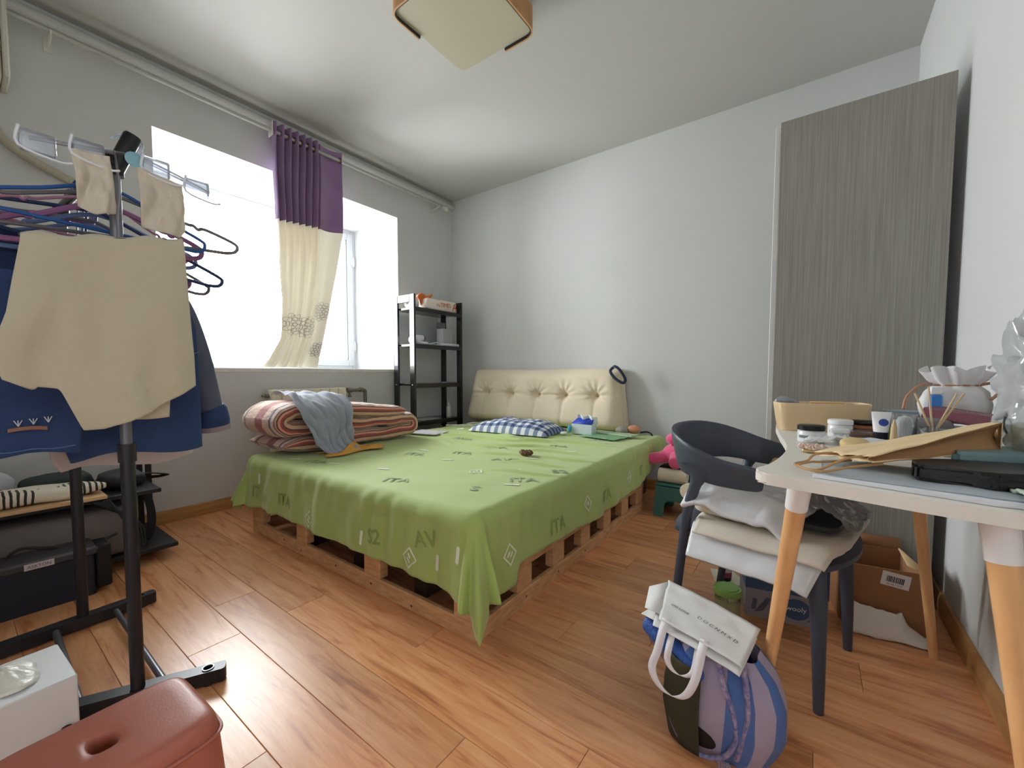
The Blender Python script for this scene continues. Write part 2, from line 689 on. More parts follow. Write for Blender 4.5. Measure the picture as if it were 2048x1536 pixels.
obj('gasket', bm, m_gask, win, smooth=False)
for z in (1.22, 2.10):
    bm = BM()
    tube(bm, [(sx1 + 0.006, WY1 - 0.033, z - 0.05), (sx1 + 0.006, WY1 - 0.033, z + 0.05)], 0.008, 8)
    box(bm, sx1 - 0.001, sx1 + 0.004, WY1 - 0.06, WY1 - 0.012, z - 0.035, z + 0.035)
    obj('hinge', bm, mat('hinge_white', (205, 206, 208), 0.4), win)

# ------------------------------------------------------------------ bed
m_pine = mat('pallet_pine', (212, 170, 124), 0.6, var=(5, 0.8, (186, 138, 94)), stretch=(3, 3, 14), bump=(30, 0.08))
m_pine_shade = mat('pallet_inner_shaded', (74, 54, 40), 0.85)  # pine darkened: the shade under the bed is put into its colour
BX0, BX1, BY0, BY1 = 0.568, 2.317, -2.323, -0.56
bed = thing('pallet_bed', 'low pine pallet bed base with square openings under the green sheet', 'bed', ((BX0 + BX1) / 2, (BY0 + BY1) / 2, 0))
def part(name, m, par, *boxes, bev=0.003, smooth=True):
    bm = BM()
    for q in boxes:
        box(bm, *q, bev=bev)
    return obj(name, bm, m, par, smooth=smooth)
part('bottom_rail', m_pine, bed, (BX0, BX1, BY0, BY0 + 0.022, 0, 0.066))
part('bottom_rail', m_pine, bed, (BX1 - 0.022, BX1, BY0 + 0.023, BY1, 0, 0.066))
part('bottom_rail', m_pine, bed, (BX0, BX0 + 0.022, BY0 + 0.023, BY1, 0, 0.066))
part('top_rail', m_pine, bed, (BX0, BX1, BY0, BY0 + 0.022, 0.160, 0.235))
part('top_rail', m_pine, bed, (BX1 - 0.022, BX1, BY0 + 0.023, BY1, 0.160, 0.235))
part('top_rail', m_pine, bed, (BX0, BX0 + 0.022, BY0 + 0.023, BY1, 0.160, 0.235))
for a, b_ in ((BX0, 0.700), (1.083, 1.180), (1.669, 1.780), (2.206, BX1)):
    part('post', m_pine, bed, (a, b_, BY0 + 0.001, BY0 + 0.045, 0.066, 0.160))
for a, b_ in ((-2.070, -1.968), (-1.790, -1.688), (-1.509, -1.404), (-1.228, -1.127), (-0.955, -0.842), (-0.700, -0.56)):
    part('post', m_pine, bed, (BX1 - 0.045, BX1 - 0.001, a, b_, 0.066, 0.160))
    part('post', m_pine, bed, (BX0 + 0.001, BX0 + 0.09, a, b_, 0.066, 0.160))
for k in range(11):
    y0 = BY0 + 0.03 + k * 0.168
    if y0 > BY1 + 0.2:
        break
    part('deck_slat', m_pine_shade, bed, (BX0 + 0.023, BX1 - 0.023, y0, y0 + 0.13, 0.215, 0.235))
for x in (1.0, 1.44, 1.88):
    part('bearer', m_pine_shade, bed, (x, x + 0.08, BY0 + 0.1, -0.12, 0.0, 0.214))
part('back_bearer', m_pine_shade, bed, (0.62, 2.20, -0.20, -0.12, 0.0, 0.235))
# nail heads
m_nail = mat('nail_head', (72, 54, 40), 0.6)
for y_ in (-2.02, -1.74, -1.456, -1.18, -0.90):
    for z_ in (0.035, 0.195):
        bm = BM()
        lathe(bm, [(0, 0.0015), (0.005, 0.001), (0.005, -0.002)], (BX1, y_ + 0.01 * sin(y_ * 40), z_), 8, Matrix.Rotation(radians(90), 3, 'Y'))
        obj('nail', bm, m_nail, bed)
for x_ in (0.95, 1.13, 1.45, 1.72, 1.98):
    bm = BM()
    lathe(bm, [(0, 0.0015), (0.005, 0.001), (0.005, -0.002)], (x_, BY0, 0.03 + 0.01 * sin(x_ * 9)), 8, Matrix.Rotation(radians(90), 3, 'X'))
    obj('nail', bm, m_nail, bed)

MX0, MX1, MY0, MY1, MZ = 0.575, 2.315, -2.315, -0.10, 0.452
bm = BM()
box(bm, MX0, MX1, MY0, MY1, 0.236, MZ, bev=0.05, seg=4)
tag(obj('mattress', bm, mat('mattress_ticking', (225, 226, 230), 0.8)), 'white mattress under the green bed sheet, its edge peeking out', 'mattress')

# bed sheet: one cloth, s,t are the cloth's own metres
EX0, EX1, EY0, EY1 = 0.548, 2.342, -2.352, -0.115
R_ = 0.055
def fall(e_):
    """arc length past the start of the rounding -> (outward, down)"""
    q = R_ * pi / 2
    if e_ <= 0:
        return e_, 0.0
    if e_ < q:
        a = e_ / R_
        return R_ * sin(a), R_ * (1 - cos(a))
    return R_ + 0.02 * (e_ - q), R_ + (e_ - q)
RIDGES = [  # ridge wrinkles: x, y, angle, length, height, width
    (1.35, -1.05, 0.25, 0.45, 0.012, 0.020), (1.55, -0.95, 0.1, 0.40, 0.013, 0.018), (1.25, -0.80, -0.1, 0.35, 0.011, 0.017),
    (1.70, -1.15, 0.35, 0.35, 0.012, 0.016), (1.90, -0.85, 0.2, 0.40, 0.011, 0.017), (1.45, -1.30, 0.15, 0.30, 0.010, 0.016),
    (1.05, -1.05, 0.3, 0.30, 0.010, 0.017), (1.95, -1.20, 0.3, 0.30, 0.009, 0.016), (1.15, -1.35, -0.2, 0.28, 0.008, 0.016),
    (0.95, -0.75, 0.2, 0.3, 0.009, 0.018), (1.75, -1.45, 0.15, 0.28, 0.008, 0.015), (2.05, -1.55, 0.3, 0.25, 0.009, 0.015),
    (2.10, -1.75, 0.35, 0.25, 0.009, 0.014), (2.12, -1.35, 0.3, 0.25, 0.009, 0.014), (1.55, -0.72, 0.15, 0.3, 0.010, 0.016), (0.80, -1.15, 0.4, 0.2, 0.01, 0.018)]
def sheet_top(x, y):
    z = 0.0045 * nz(x * 3.1, y * 3.1, 2.0) + 0.003 * nz(x * 8, y * 8, 5.0)
    for (cx, cy, an, L, h_, w) in RIDGES:
        dx, dy = x - cx, y - cy
        a = dx * cos(an) + dy * sin(an)
        c_ = -dx * sin(an) + dy * cos(an) + 0.02 * sin(a * 14 + cx * 9)
        if abs(a) < L and abs(c_) < w * 3:
            z += 1.7 * h_ * cos(a / L * pi / 2) ** 1.5 * exp(-(c_ / w) ** 2)
    return z
def sheet(s, t):
    """cloth metres -> world; s,t equal x,y on the flat top"""
    x1, x0, y0 = EX1 - R_, EX0 + R_, EY0 + R_
    a = max(0.0, s - x1); al = max(0.0, x0 - s); b_ = max(0.0, y0 - t)
    zt = MZ + 0.008
    base = Vector((min(max(s, x0), x1), max(t, y0), 0))
    ea = a if a > 0 else al
    sx = 1 if a > 0 else -1
    if ea > 0 and b_ > 0:                      # hanging corner
        e_ = hypot(ea, b_)
        if e_ > 0.28:
            e_ = 0.28 + (e_ - 0.28) * 0.66
        th = atan2(b_, ea)
        o_, d_ = fall(e_)
        k = sstep((e_ - 0.06) / 0.30)
        o_ += k * (0.022 + 0.060 * sin(th * 2.0) + 0.026 * sin(th * 10.0 + 0.6) + 0.012 * sin(th * 17))
        p_ = base + Vector((sx * cos(th) * o_, -sin(th) * o_, zt - d_))
    elif ea > 0:
        o_, d_ = fall(ea)
        k = sstep((ea - 0.07) / 0.25)
        w = 0.40 * sin(t * 17 + 1.0 + 2 * nz(t * 2, 1.0)) + 0.35 * sin(t * 31 + 0.4) + 1.3 * nz(t * 7, 3.3, ea * 2) + 0.8 * nz(t * 19, ea * 3, 5.0)
        o_ += k * (0.012 + 0.011 * w) + 0.008 * nz(t * 16 + 3 * ea, ea * 5, 2.0) * sstep(ea / 0.05) * (1 - sstep((ea - 0.15) / 0.15))
        p_ = base + Vector((sx * o_, 0, zt - d_))
    elif b_ > 0:
        o_, d_ = fall(b_)
        k = sstep((b_ - 0.07) / 0.25)
        w = 0.40 * sin(s * 14 + 0.5 + 2 * nz(s * 2, 4.0)) + 0.35 * sin(s * 27 + 2.0) + 1.3 * nz(s * 6.2, 9.1, b_ * 2) + 0.8 * nz(s * 17, b_ * 3, 8.0)
        o_ += k * (0.014 + 0.014 * w) + 0.010 * nz(s * 15 + 3 * b_, b_ * 5, 6.0) * sstep(b_ / 0.05) * (1 - sstep((b_ - 0.13) / 0.14))
        p_ = base + Vector((0, -o_, zt - d_))
    else:
        p_ = base + Vector((0, 0, zt))
    flat = 1 - sstep(max(a, al, b_) / 0.10)
    p_.z += sheet_top(s, t) * flat
    p_.z = max(p_.z, 0.006)
    return p_
def sheet_n(s, t, h_=0.0016):
    e_ = 0.004
    p_ = sheet(s, t)
    n = (sheet(s + e_, t) - p_).cross(sheet(s, t + e_) - p_)
    n.normalize()
    return p_ + n * h_
m_sheet = mat('green_cotton', (166, 186, 106), 0.75, bump=(400, 0.08), var=(2.0, 0.5, (158, 180, 98)), sheen=0.25)
def hem_r(t):       # drop at the right-hand side, cloth metres past the edge
    return interp([(-2.36, 0.34), (-2.14, 0.335), (-2.12, 0.272), (-1.84, 0.275), (-1.36, 0.298), (-0.8, 0.275), (-0.62, 0.245), (-0.4, 0.20), (-0.11, 0.17)], t)
def hem_f(s):
    return interp([(0.54, 0.34), (0.75, 0.305), (1.0, 0.300), (1.4, 0.306), (1.9, 0.308), (2.2, 0.318), (2.35, 0.35)], s)
bm = BM()
def sheet_uv(u, v):
    t0 = EY0 + R_
    # v: 0 = foot hem, 1 = head ; u: 0 = left hem, 1 = right hem
    vf = 0.16
    s_mid0, s_mid1 = EX0 + R_, EX1 - R_
    uf0, uf1 = 0.15, 0.85
    if v < vf:
        t = None
    t = lerp(t0, EY1, (v - vf) / (1 - vf)) if v >= vf else None
    if uf0 <= u <= uf1:
        s = lerp(s_mid0, s_mid1, (u - uf0) / (uf1 - uf0))
    else:
        s = None
    tt = t if t is not None else t0
    if s is None:
        if u > uf1:
            s = s_mid1 + (u - uf1) / (1 - uf1) * hem_r(tt)
        else:
            s = s_mid0 - (uf0 - u) / uf0 * 0.21
    if t is None:
        t = t0 - (vf - v) / vf * hem_f(min(max(s, s_mid0), s_mid1))
    return sheet(s, t)
grid(bm, 190, 200, sheet_uv)
bsheet = solid(tag(obj('bed_sheet', bm, m_sheet, angle=80), 'rumpled light green bed sheet with white and grey print over the pallet bed', 'bed sheet'), 0.003, -1.0)
# print on the sheet
m_pw = mat('print_white', (226, 232, 216), 0.8)
m_pg = mat('print_grey', (146, 162, 126), 0.8)
m_pd = mat('print_dark', (138, 160, 90), 0.8)
def place(s, t, rot):
    c_, s_ = cos(rot), sin(rot)
    return lambda x, y: sheet_n(s + x * c_ - y * s_, t + x * s_ + y * c_, 0.0022)
def decal_poly(name, poly_list, s, t, rot, m):
    f = place(s, t, rot)
    bm = BM()
    for poly in poly_list:
        bm.faces.new([bm.verts.new(f(x, y)) for x, y in poly])
    return obj(name, bm, m, bsheet, smooth=False)
def frame_polys(w, h_, t_):
    out = []
    o_ = [(-w, -h_), (w, -h_), (w, h_), (-w, h_)]
    i_ = [(-w + t_, -h_ + t_), (w - t_, -h_ + t_), (w - t_, h_ - t_), (-w + t_, h_ - t_)]
    for k in range(4):
        out.append([o_[k], o_[(k + 1) % 4], i_[(k + 1) % 4], i_[k]])
    return out
def bar_poly(w, h_):
    return [round_poly([(-w, -h_), (w, -h_), (w, h_), (-w, h_)], h_ * 0.8, 3)]
# white dashes on the top and the foot drop, diamonds, letters (ITA / AVA fragments)
dash = [(0.93, -2.24, 0.5), (1.20, -2.17, 0.35), (1.52, -2.10, 0.35), (1.62, -1.75, 0.3), (2.20, -1.95, 0.5), (1.30, -1.62, 0.2), (1.98, -1.45, 0.3), (1.75, -1.10, 0.3), (2.06, -1.12, 0.2),
        (2.12, -0.72, 0.1), (1.05, -1.30, 0.3), (0.80, -2.02, 0.6), (1.42, -1.02, 0.2), (1.95, -0.62, 0.1), (0.85, -0.80, 0.3), (2.05, -1.72, 0.6)]
for s_, t_, r_ in dash:
    decal_poly('dash_print', bar_poly(0.034, 0.009), s_, t_, r_, m_pw)
for s_, t_ in ((0.75, -2.44), (1.72, -2.54), (2.16, -2.53), (2.27, -2.47)):
    decal_poly('dash_print', bar_poly(0.030, 0.008), s_, t_, 1.5, m_pw)
def inner_bars():
    return [[(-0.012, -0.016), (-0.004, -0.016), (-0.004, 0.006), (-0.012, 0.006)], [(0.003, -0.006), (0.011, -0.006), (0.011, 0.016), (0.003, 0.016)]]
for s_, t_, r_ in ((1.30, -2.55, 0.75), (2.02, -2.545, 0.75), (2.50, -2.18, 0.75), (2.48, -1.52, 0.75), (2.47, -0.93, 0.75), (1.92, -1.86, 0.75)):
    decal_poly('diamond_print', frame_polys(0.030, 0.030, 0.006) + inner_bars(), s_, t_, r_, m_pw)
for s_, t_, r_, w_, m_ in ((2.50, -1.82, pi / 2, 'ITA', m_pd), (2.50, -1.28, pi / 2, 'ITA', m_pd), (2.47, -0.72, pi / 2, 'IT', m_pd),
                       (1.05, -2.51, 0.0, 'ITA', m_pd), (1.80, -2.52, 0.1, 'S2', m_pd), (2.10, -2.46, 0.2, 'AV', m_pd), (0.72, -2.52, 0.0, 'IT', m_pd),
                       (1.08, -2.20, 0.4, 'ITA', m_pg), (1.75, -2.20, 0.4, 'ITA', m_pg), (2.12, -2.10, 0.4, 'S', m_pg), (2.20, -1.86, 0.6, 'ITA', m_pg),
                       (1.35, -1.74, 0.3, 'ITA', m_pg), (1.88, -1.55, 0.4, 'AVA', m_pg), (1.62, -1.28, 0.3, 'ITA', m_pg), (1.90, -1.00, 0.2, 'ITA', m_pg),
                       (1.20, -1.15, 0.2, 'AVA', m_pg), (1.48, -0.88, 0.2, 'ITA', m_pg), (2.05, -0.62, 0.1, 'ITA', m_pg), (2.25, -1.62, 0.7, 'S2', m_pg), (1.55, -1.55, 0.3, 'ITA', m_pg)):
    obj('letter_print', text_mesh(w_, 0.085, place(s_, t_, r_), bold=True), m_, bsheet, smooth=False, weld=False)
# ------------------------------------------------------------------ soft things on the bed
# long tufted cushion against the head wall
CX0, CX1, CZ0, CZ1 = 0.415, 1.968, 0.460, 0.972
TUFT = [0.62, 0.91, 1.205, 1.48, 1.765]
def cush_depth(x, z):
    h_ = (z - CZ0) / (CZ1 - CZ0)
    thick = lerp(0.24, 0.115, h_ ** 0.9)
    ex = min(x - CX0, CX1 - x)
    ez = min(z - CZ0, CZ1 - z)
    edge = (1 - (1 - min(1, max(0, ex) / 0.10)) ** 2.2) * (1 - (1 - min(1, max(0, ez) / 0.10)) ** 2.2)
    d = thick * (0.30 + 0.70 * max(0, edge) ** 0.6)
    zt = 0.745
    crease = 0.0
    for tx in TUFT:
        r = hypot(x - tx, z - zt)
        d -= 0.060 * exp(-(r / 0.038) ** 2) + 0.022 * exp(-(r / 0.11) ** 2)
        an = atan2(z - zt, x - tx)
        if r < 0.20 and z > zt - 0.03:
            d -= 0.006 * sin(an * 11 + tx * 7) * exp(-((r - 0.07) / 0.055) ** 2)
        d -= 0.010 * exp(-((x - tx) / 0.014) ** 2) * (1 if z < zt else 0.25) * sstep((zt - z + 0.06) / 0.1)
    d -= 0.012 * exp(-((z - zt) / 0.016) ** 2)
    d += 0.004 * nz(x * 9, z * 9)
    return max(0.02, d)
m_beige = mat('beige_canvas', (222, 208, 184), 0.85, bump=(300, 0.1), sheen=0.2)
cushion = thing('headboard_cushion', 'long beige canvas headboard cushion with five button tufts, against the wall', 'cushion', (1.22, -0.14, CZ0))
bm = BM()
def cf(u, v):
    x = lerp(CX0, CX1, u); z = lerp(CZ0, CZ1, v)
    bow = 0.012 * sin(u * 3 * pi) * v
    xo = (u - 0.5) * 0.02 * (1 - v)
    return Vector((x + xo + (0.045 * (1 - v) * (1 if u > 0.5 else -1) * abs(2 * u - 1) ** 3), -0.022 - cush_depth(x, z) - 0.0 * v, z + bow * 0.3))
def cb(u, v):
    p_ = cf(u, v); q = min(u, 1 - u, v, 1 - v)
    return Vector((p_.x, -0.022 if q > 0 else p_.y, p_.z))
grid(bm, 150, 60, cf)
grid(bm, 40, 20, lambda u, v: Vector((cf(u, v).x, -0.022, cf(u, v).z)))
# close the rim
n_ = 60
for (fa, fb) in ((lambda t: cf(t, 0), 0), (lambda t: cf(t, 1), 0), (lambda t: cf(0, t), 0), (lambda t: cf(1, t), 0)):
    def rim(u, v, fa=fa):
        p_ = fa(u)
        return Vector((p_.x, lerp(p_.y, -0.022, v), p_.z))
    grid(bm, n_, 3, rim)
obj('cushion_cover', bm, m_beige, cushion, angle=60)
for tx in TUFT:
    bm = BM()
    d = cush_depth(tx, 0.745)
    lathe(bm, [(0, 0.010), (0.008, 0.0095), (0.014, 0.006), (0.016, 0.0), (0.012, -0.006)], (tx, -0.024 - d, 0.745), 14, Matrix.Rotation(radians(90), 3, 'X'))
    obj('tuft_button', bm, mat('button_cloth', (196, 176, 144), 0.8), cushion)
bm = BM()
tube(bm, [cf(0.997, v / 20) + Vector((0.0, 0, 0)) for v in range(21)], 0.004, 6)
tube(bm, [cf(u / 40, 0.997) for u in range(41)], 0.004, 6)
obj('piping', bm, m_beige, cushion)

# navy hairband hooked on the cushion's corner
bm = BM()
tube(bm, smooth_path([(1.93, -0.155, 0.985), (1.955, -0.175, 0.992), (1.985, -0.175, 0.972), (2.012, -0.16, 0.93), (2.03, -0.15, 0.885), (2.02, -0.165, 0.862), (1.99, -0.185, 0.875), (1.95, -0.195, 0.91), (1.92, -0.19, 0.955)], 6, closed=True), 0.012, 8, closed=True)
tag(obj('hairband', bm, mat('navy_velvet', (34, 46, 74), 0.9, sheen=0.4)), 'navy blue padded hairband looped over the corner of the beige cushion', 'hairband')

# blue gingham pillow
def gingham(name, n_u, n_v, light, mid, dark):
    m = bpy.data.materials.new(name)
    m.use_nodes = True
    nt, b = nodes_of(m)
    uv = N(nt, 'ShaderNodeUVMap')
    sp = N(nt, 'ShaderNodeSeparateXYZ')
    nt.links.new(uv.outputs[0], sp.inputs[0])
    fac = []
    for i, n_ in ((0, n_u), (1, n_v)):
        mu = N(nt, 'ShaderNodeMath', operation='MULTIPLY'); mu.inputs[1].default_value = n_
        fr = N(nt, 'ShaderNodeMath', operation='FRACT')
        gt = N(nt, 'ShaderNodeMath', operation='GREATER_THAN'); gt.inputs[1].default_value = 0.5
        nt.links.new(sp.outputs[i], mu.inputs[0]); nt.links.new(mu.outputs[0], fr.inputs[0]); nt.links.new(fr.outputs[0], gt.inputs[0])
        fac.append(gt)
    ad = N(nt, 'ShaderNodeMath', operation='ADD')
    nt.links.new(fac[0].outputs[0], ad.inputs[0]); nt.links.new(fac[1].outputs[0], ad.inputs[1])
    dv = N(nt, 'ShaderNodeMath', operation='MULTIPLY'); dv.inputs[1].default_value = 0.45
    nt.links.new(ad.outputs[0], dv.inputs[0])
    cr = N(nt, 'ShaderNodeValToRGB'); cr.color_ramp.interpolation = 'CONSTANT'
    el = cr.color_ramp.elements
    el[0].color = lin(light); el[0].position = 0
    el[1].color = lin(mid); el[1].position = 0.3
    q = el.new(0.7); q.color = lin(dark)
    nt.links.new(dv.outputs[0], cr.inputs[0]); nt.links.new(cr.outputs[0], b.inputs['Base Color'])
    b.inputs['Roughness'].default_value = 0.85
    return m
m_ging = gingham('gingham', 10, 7, (222, 226, 230), (128, 142, 172), (52, 68, 108))
def pillow_surf(cx, cy, z0, w, l, h_, rot, nu=50, nv=36):
    bm = BM()
    R = Matrix.Rotation(rot, 3, 'Z')
    def top(u, v, s=1):
        a, b_ = 2 * u - 1, 2 * v - 1
        e_ = max(0.0, (1 - abs(a) ** 3.2)) ** 0.55 * max(0.0, (1 - abs(b_) ** 3.2)) ** 0.55
        pinch = 1 - 0.05 * (1 - abs(a) ** 2) * abs(b_) ** 4
        px = a * w / 2 * (1 - 0.06 * abs(b_) ** 2 * (1 - abs(a)))
        py = b_ * l / 2 * (1 - 0.06 * (1 - abs(b_)) * abs(a) ** 2)
        z = h_ * e_ * (0.85 + 0.12 * nz(a * 2.2 + cx, b_ * 2.2) + 0.10 * nz(a * 6, b_ * 6, cx)) if s > 0 else 0.006 * e_
        p_ = R @ Vector((px, py, 0))
        return Vector((cx + p_.x, cy + p_.y, z0 + (z if s > 0 else -z)))
    grid(bm, nu, nv, lambda u, v: top(u, v, 1))
    grid(bm, nu, nv, lambda u, v: top(u, v, -1))
    return bm
tag(obj('pillow', pillow_surf(1.30, -0.60, 0.471, 0.70, 0.42, 0.108, radians(6)), m_ging, angle=70), 'flat blue and white gingham pillow lying before the beige cushion', 'pillow')

# folded striped quilt: a continuous puffy sheet folded twice (three layers)
st = [(0.0, (120, 96, 84)), (0.06, (196, 160, 136)), (0.10, (92, 90, 122)), (0.12, (206, 176, 160)), (0.17, (160, 84, 80)), (0.20, (216, 182, 164)), (0.25, (120, 92, 86)), (0.28, (208, 178, 156)), (0.33, (150, 140, 160)), (0.35, (222, 196, 180)),
      (0.385, (104, 72, 70)), (0.40, (198, 158, 128)), (0.425, (92, 62, 64)), (0.435, (188, 150, 122)), (0.445, (92, 62, 64)), (0.455, (206, 166, 136)), (0.49, (110, 76, 74)), (0.503, (160, 74, 70)), (0.518, (214, 150, 128)), (0.545, (96, 64, 64)), (0.565, (204, 164, 136)), (0.59, (130, 100, 96)),
      (0.61, (222, 196, 184)), (0.65, (104, 98, 128)), (0.67, (220, 190, 172)), (0.72, (164, 90, 86)), (0.75, (212, 178, 158)), (0.80, (116, 92, 86)), (0.83, (206, 172, 148)), (0.89, (98, 96, 124)), (0.91, (204, 170, 148))]
m_quilt = ramp_mat('striped_quilt', 'v', st, 0.9, 0.3, bumpscale=18, bumpstr=0.5)
path = []
za, zb, zc = 0.520, 0.612, 0.706
for k in range(16):
    path.append((lerp(-2.27, -1.36, k / 15), za + 0.004 * sin(k)))
for k in range(1, 8):
    a = -pi / 2 + pi * k / 8
    path.append((-1.36 + 0.050 * cos(a), (za + zb) / 2 + (zb - za) / 2 * sin(a)))
for k in range(16):
    path.append((lerp(-1.40, -2.20, k / 15), zb + 0.004 * sin(k * 1.7)))
for k in range(1, 8):
    a = -pi / 2 + pi * k / 8
    path.append((-2.20 - 0.075 * cos(a), (zb + zc) / 2 + (zc - zb) / 2 * sin(a)))
for k in range(16):
    path.append((lerp(-2.20, -1.39, k / 15), zc + 0.012 - 0.050 * sstep(k / 15)))
nP = len(path) - 1
bm = BM()
def quilt(u, v):
    i = min(int(u * nP), nP - 1); t = u * nP - i
    p0, p1 = Vector((0, *path[i])), Vector((0, *path[i + 1]))
    c_ = p0.lerp(p1, t)
    d = Vector((0, *path[min(i + 2, nP)])) - Vector((0, *path[max(i - 1, 0)]))
    d.normalize()
    nrm = Vector((0, -d.z, d.y))
    an = v * 2 * pi - pi / 2
    cu = superell(an, 0.55)
    flip = 1
    end = min(1.0, (u / 0.03) ** 0.5 if u < 0.03 else 1.0, ((1 - u) / 0.03) ** 0.5 if u > 0.97 else 1.0)
    th = 0.052 * (1 + 0.36 * nz(c_.y * 6, u * 9, v * 3) + 0.16 * nz(c_.y * 19, u * 22, v * 7)) * max(0.02, end)
    w = 0.225 * (1 + 0.09 * nz(c_.y * 5, u * 6, 7.7))
    xs = 0.645 + cu[1] * w + 0.02 * nz(c_.y * 3, u * 4)
    return Vector((xs, 0, 0)) + Vector((0, c_.y, c_.z)) + nrm * flip * (-cu[0]) * th * (1.0)
grid(bm, 190, 44, quilt, wrapv=False)
tag(obj('quilt', bm, m_quilt, angle=80), 'folded puffy quilt with red, brown and cream stripes on the bed by the window', 'quilt')

# grey T-shirt thrown over the quilt
bm = BM()
TS = [(0.46, 0.792), (0.56, 0.800), (0.66, 0.798), (0.76, 0.790), (0.84, 0.765), (0.895, 0.715), (0.915, 0.65), (0.922, 0.58), (0.93, 0.52), (0.955, 0.485), (0.99, 0.472)]
TS = smooth_path([(x, 0, z) for x, z in TS], 4)
def tee(u, v):
    f = u * (len(TS) - 1); i = min(int(f), len(TS) - 2)
    p_ = TS[i].lerp(TS[i + 1], f - i)
    # v across along y; narrows in the middle, splits in two lobes near the bottom
    yc = lerp(-2.05, -2.00, u)
    half = interp([(0, 0.10), (0.25, 0.15), (0.45, 0.165), (0.7, 0.14), (0.85, 0.12), (1.0, 0.10)], u)
    y_ = yc + (v - 0.5) * 2 * half + 0.016 * sin(u * 9 + v * 5)
    fold = 0.015 * sin(v * 17 + 3 * sin(u * 4)) * (0.4 + u) + 0.034 * nz(u * 5, v * 5) + 0.016 * nz(u * 11, v * 12, 3.0)
    on = sstep((p_.x - 0.80) / 0.1)
    drop = 0.0
    if v > 0.62 and u > 0.75:
        drop = (v - 0.62) * 0.12 * (u - 0.75) * 4
    return Vector((p_.x + abs(fold) * on + 0.012 * on, y_, p_.z + abs(fold) * (1 - on) + 0.004 - drop * 0.2))
grid(bm, 60, 50, tee)
o = obj('t_shirt', bm, mat('grey_jersey', (150, 156, 168), 0.9, bump=(250, 0.1), sheen=0.3), angle=80)
solid(tag(o, 'crumpled grey jersey T-shirt thrown over the striped quilt', 'T-shirt'), 0.004, 1.0)
# blob of jersey bunched on top
# mustard cloth peeking out below it
bm = BM()
def must(u, v):
    x = lerp(0.90, 1.06, u) + 0.02 * sin(v * 7)
    y_ = lerp(-2.10, -1.72, v) + 0.03 * sin(u * 5)
    w = sin(u * pi) * sin(v * pi)
    return Vector((x, y_, 0.470 + 0.032 * w * (0.7 + 0.5 * sin(v * 13 + u * 4)) + 0.008 * sin(v * 23 + u * 9) * w))
grid(bm, 30, 40, must)
solid(tag(obj('mustard_cloth', bm, mat('mustard_cotton', (206, 152, 70), 0.85), angle=80), 'mustard yellow cloth lying on the green sheet beside the quilt', 'cloth'), 0.004, 1.0)

# tablet in a pale case near the shelf
bm = BM()
Rm = Matrix.Translation((0.80, -1.12, 0.468)) @ Matrix.Rotation(radians(12), 4, 'Z')
box(bm, -0.13, 0.13, -0.10, 0.10, 0, 0.008, bev=0.003, M=Rm)
tag(obj('magazine', bm, mat('pale_print', (208, 204, 206), 0.6, var=(14, 0.7, (176, 170, 178)))), 'thin pale magazine lying flat between the quilt and the black shelf', 'magazine')

# brown hair scrunchie
bm = BM()
def scr(u, v):
    a, b_ = u * 2 * pi, v * 2 * pi
    r = 0.012 * (1 + 0.3 * sin(a * 9) * cos(b_ * 2) + 0.35 * nz(cos(a) * 4, sin(a) * 4, v * 3))
    return Vector((1.915 + (0.024 + r * cos(b_)) * cos(a) * 1.15, -1.405 + (0.020 + r * cos(b_)) * sin(a), 0.483 + r * sin(b_)))
grid(bm, 54, 12, scr, True, True)
tag(obj('hair_scrunchie', bm, mat('brown_satin', (86, 54, 32), 0.6, var=(60, 0.8, (130, 84, 48)))), 'small dark brown hair scrunchie alone in the middle of the green sheet', 'scrunchie')

# white earphone cable by the pillow
bm = BM()
tube(bm, smooth_path([(0.60, -0.72, 0.472), (0.66, -0.66, 0.474), (0.76, -0.62, 0.473), (0.80, -0.52, 0.476), (0.73, -0.45, 0.480), (0.68, -0.52, 0.474), (0.76, -0.58, 0.478), (0.84, -0.64, 0.474), (0.90, -0.72, 0.472)], 8), 0.0035, 6)
tag(obj('earphone_cable', bm, mat('white_rubber', (225, 228, 228), 0.4)), 'looped white cable on the sheet left of the gingham pillow', 'cable')
bm = BM()
tube(bm, smooth_path([(0.60, -0.80, 0.470), (0.615, -0.785, 0.472), (0.64, -0.80, 0.471), (0.625, -0.825, 0.470)], 6, closed=True), 0.004, 6, closed=True)
tag(obj('hair_tie', bm, mat('dark_elastic', (48, 52, 40), 0.8)), 'small dark hair tie on the sheet near the black shelf', 'hair tie')

# tissue pack standing on the bed
tp = thing('tissue_box', 'white and blue box of tissues standing on the bed before the cushion', 'tissue box', (1.81, -0.42, 0.468))
part('carton', mat('tissue_carton', (206, 218, 226), 0.5), tp, (1.725, 1.895, -0.475, -0.385, 0.468, 0.548))
bm = BM()
vs = [bm.verts.new(p) for p in ((1.724, -0.476, 0.548), (1.896, -0.476, 0.548), (1.882, -0.40, 0.585), (1.742, -0.40, 0.585))]
bm.faces.new(vs)
solid(obj('flap', bm, mat('royal_blue_card', (42, 72, 190), 0.5), tp), 0.003)
bm = BM()
grid(bm, 24, 12, lambda u, v: Vector((lerp(1.745, 1.905, u), -0.395 - 0.02 * v + 0.012 * sin(u * 14), lerp(0.548, 0.607 + 0.008 * sin(u * 11 + 1), v))))
solid(obj('tissue', bm, mat('tissue_paper', (236, 238, 240), 0.9), tp), 0.002)
bm = BM(); puff(bm, (1.712, -0.48, 0.505), (0.022, 0.045, 0.062), 0.8, 0.8, 14, 8)
obj('cap', bm, mat('sky_blue_plastic', (84, 180, 212), 0.35), tp)
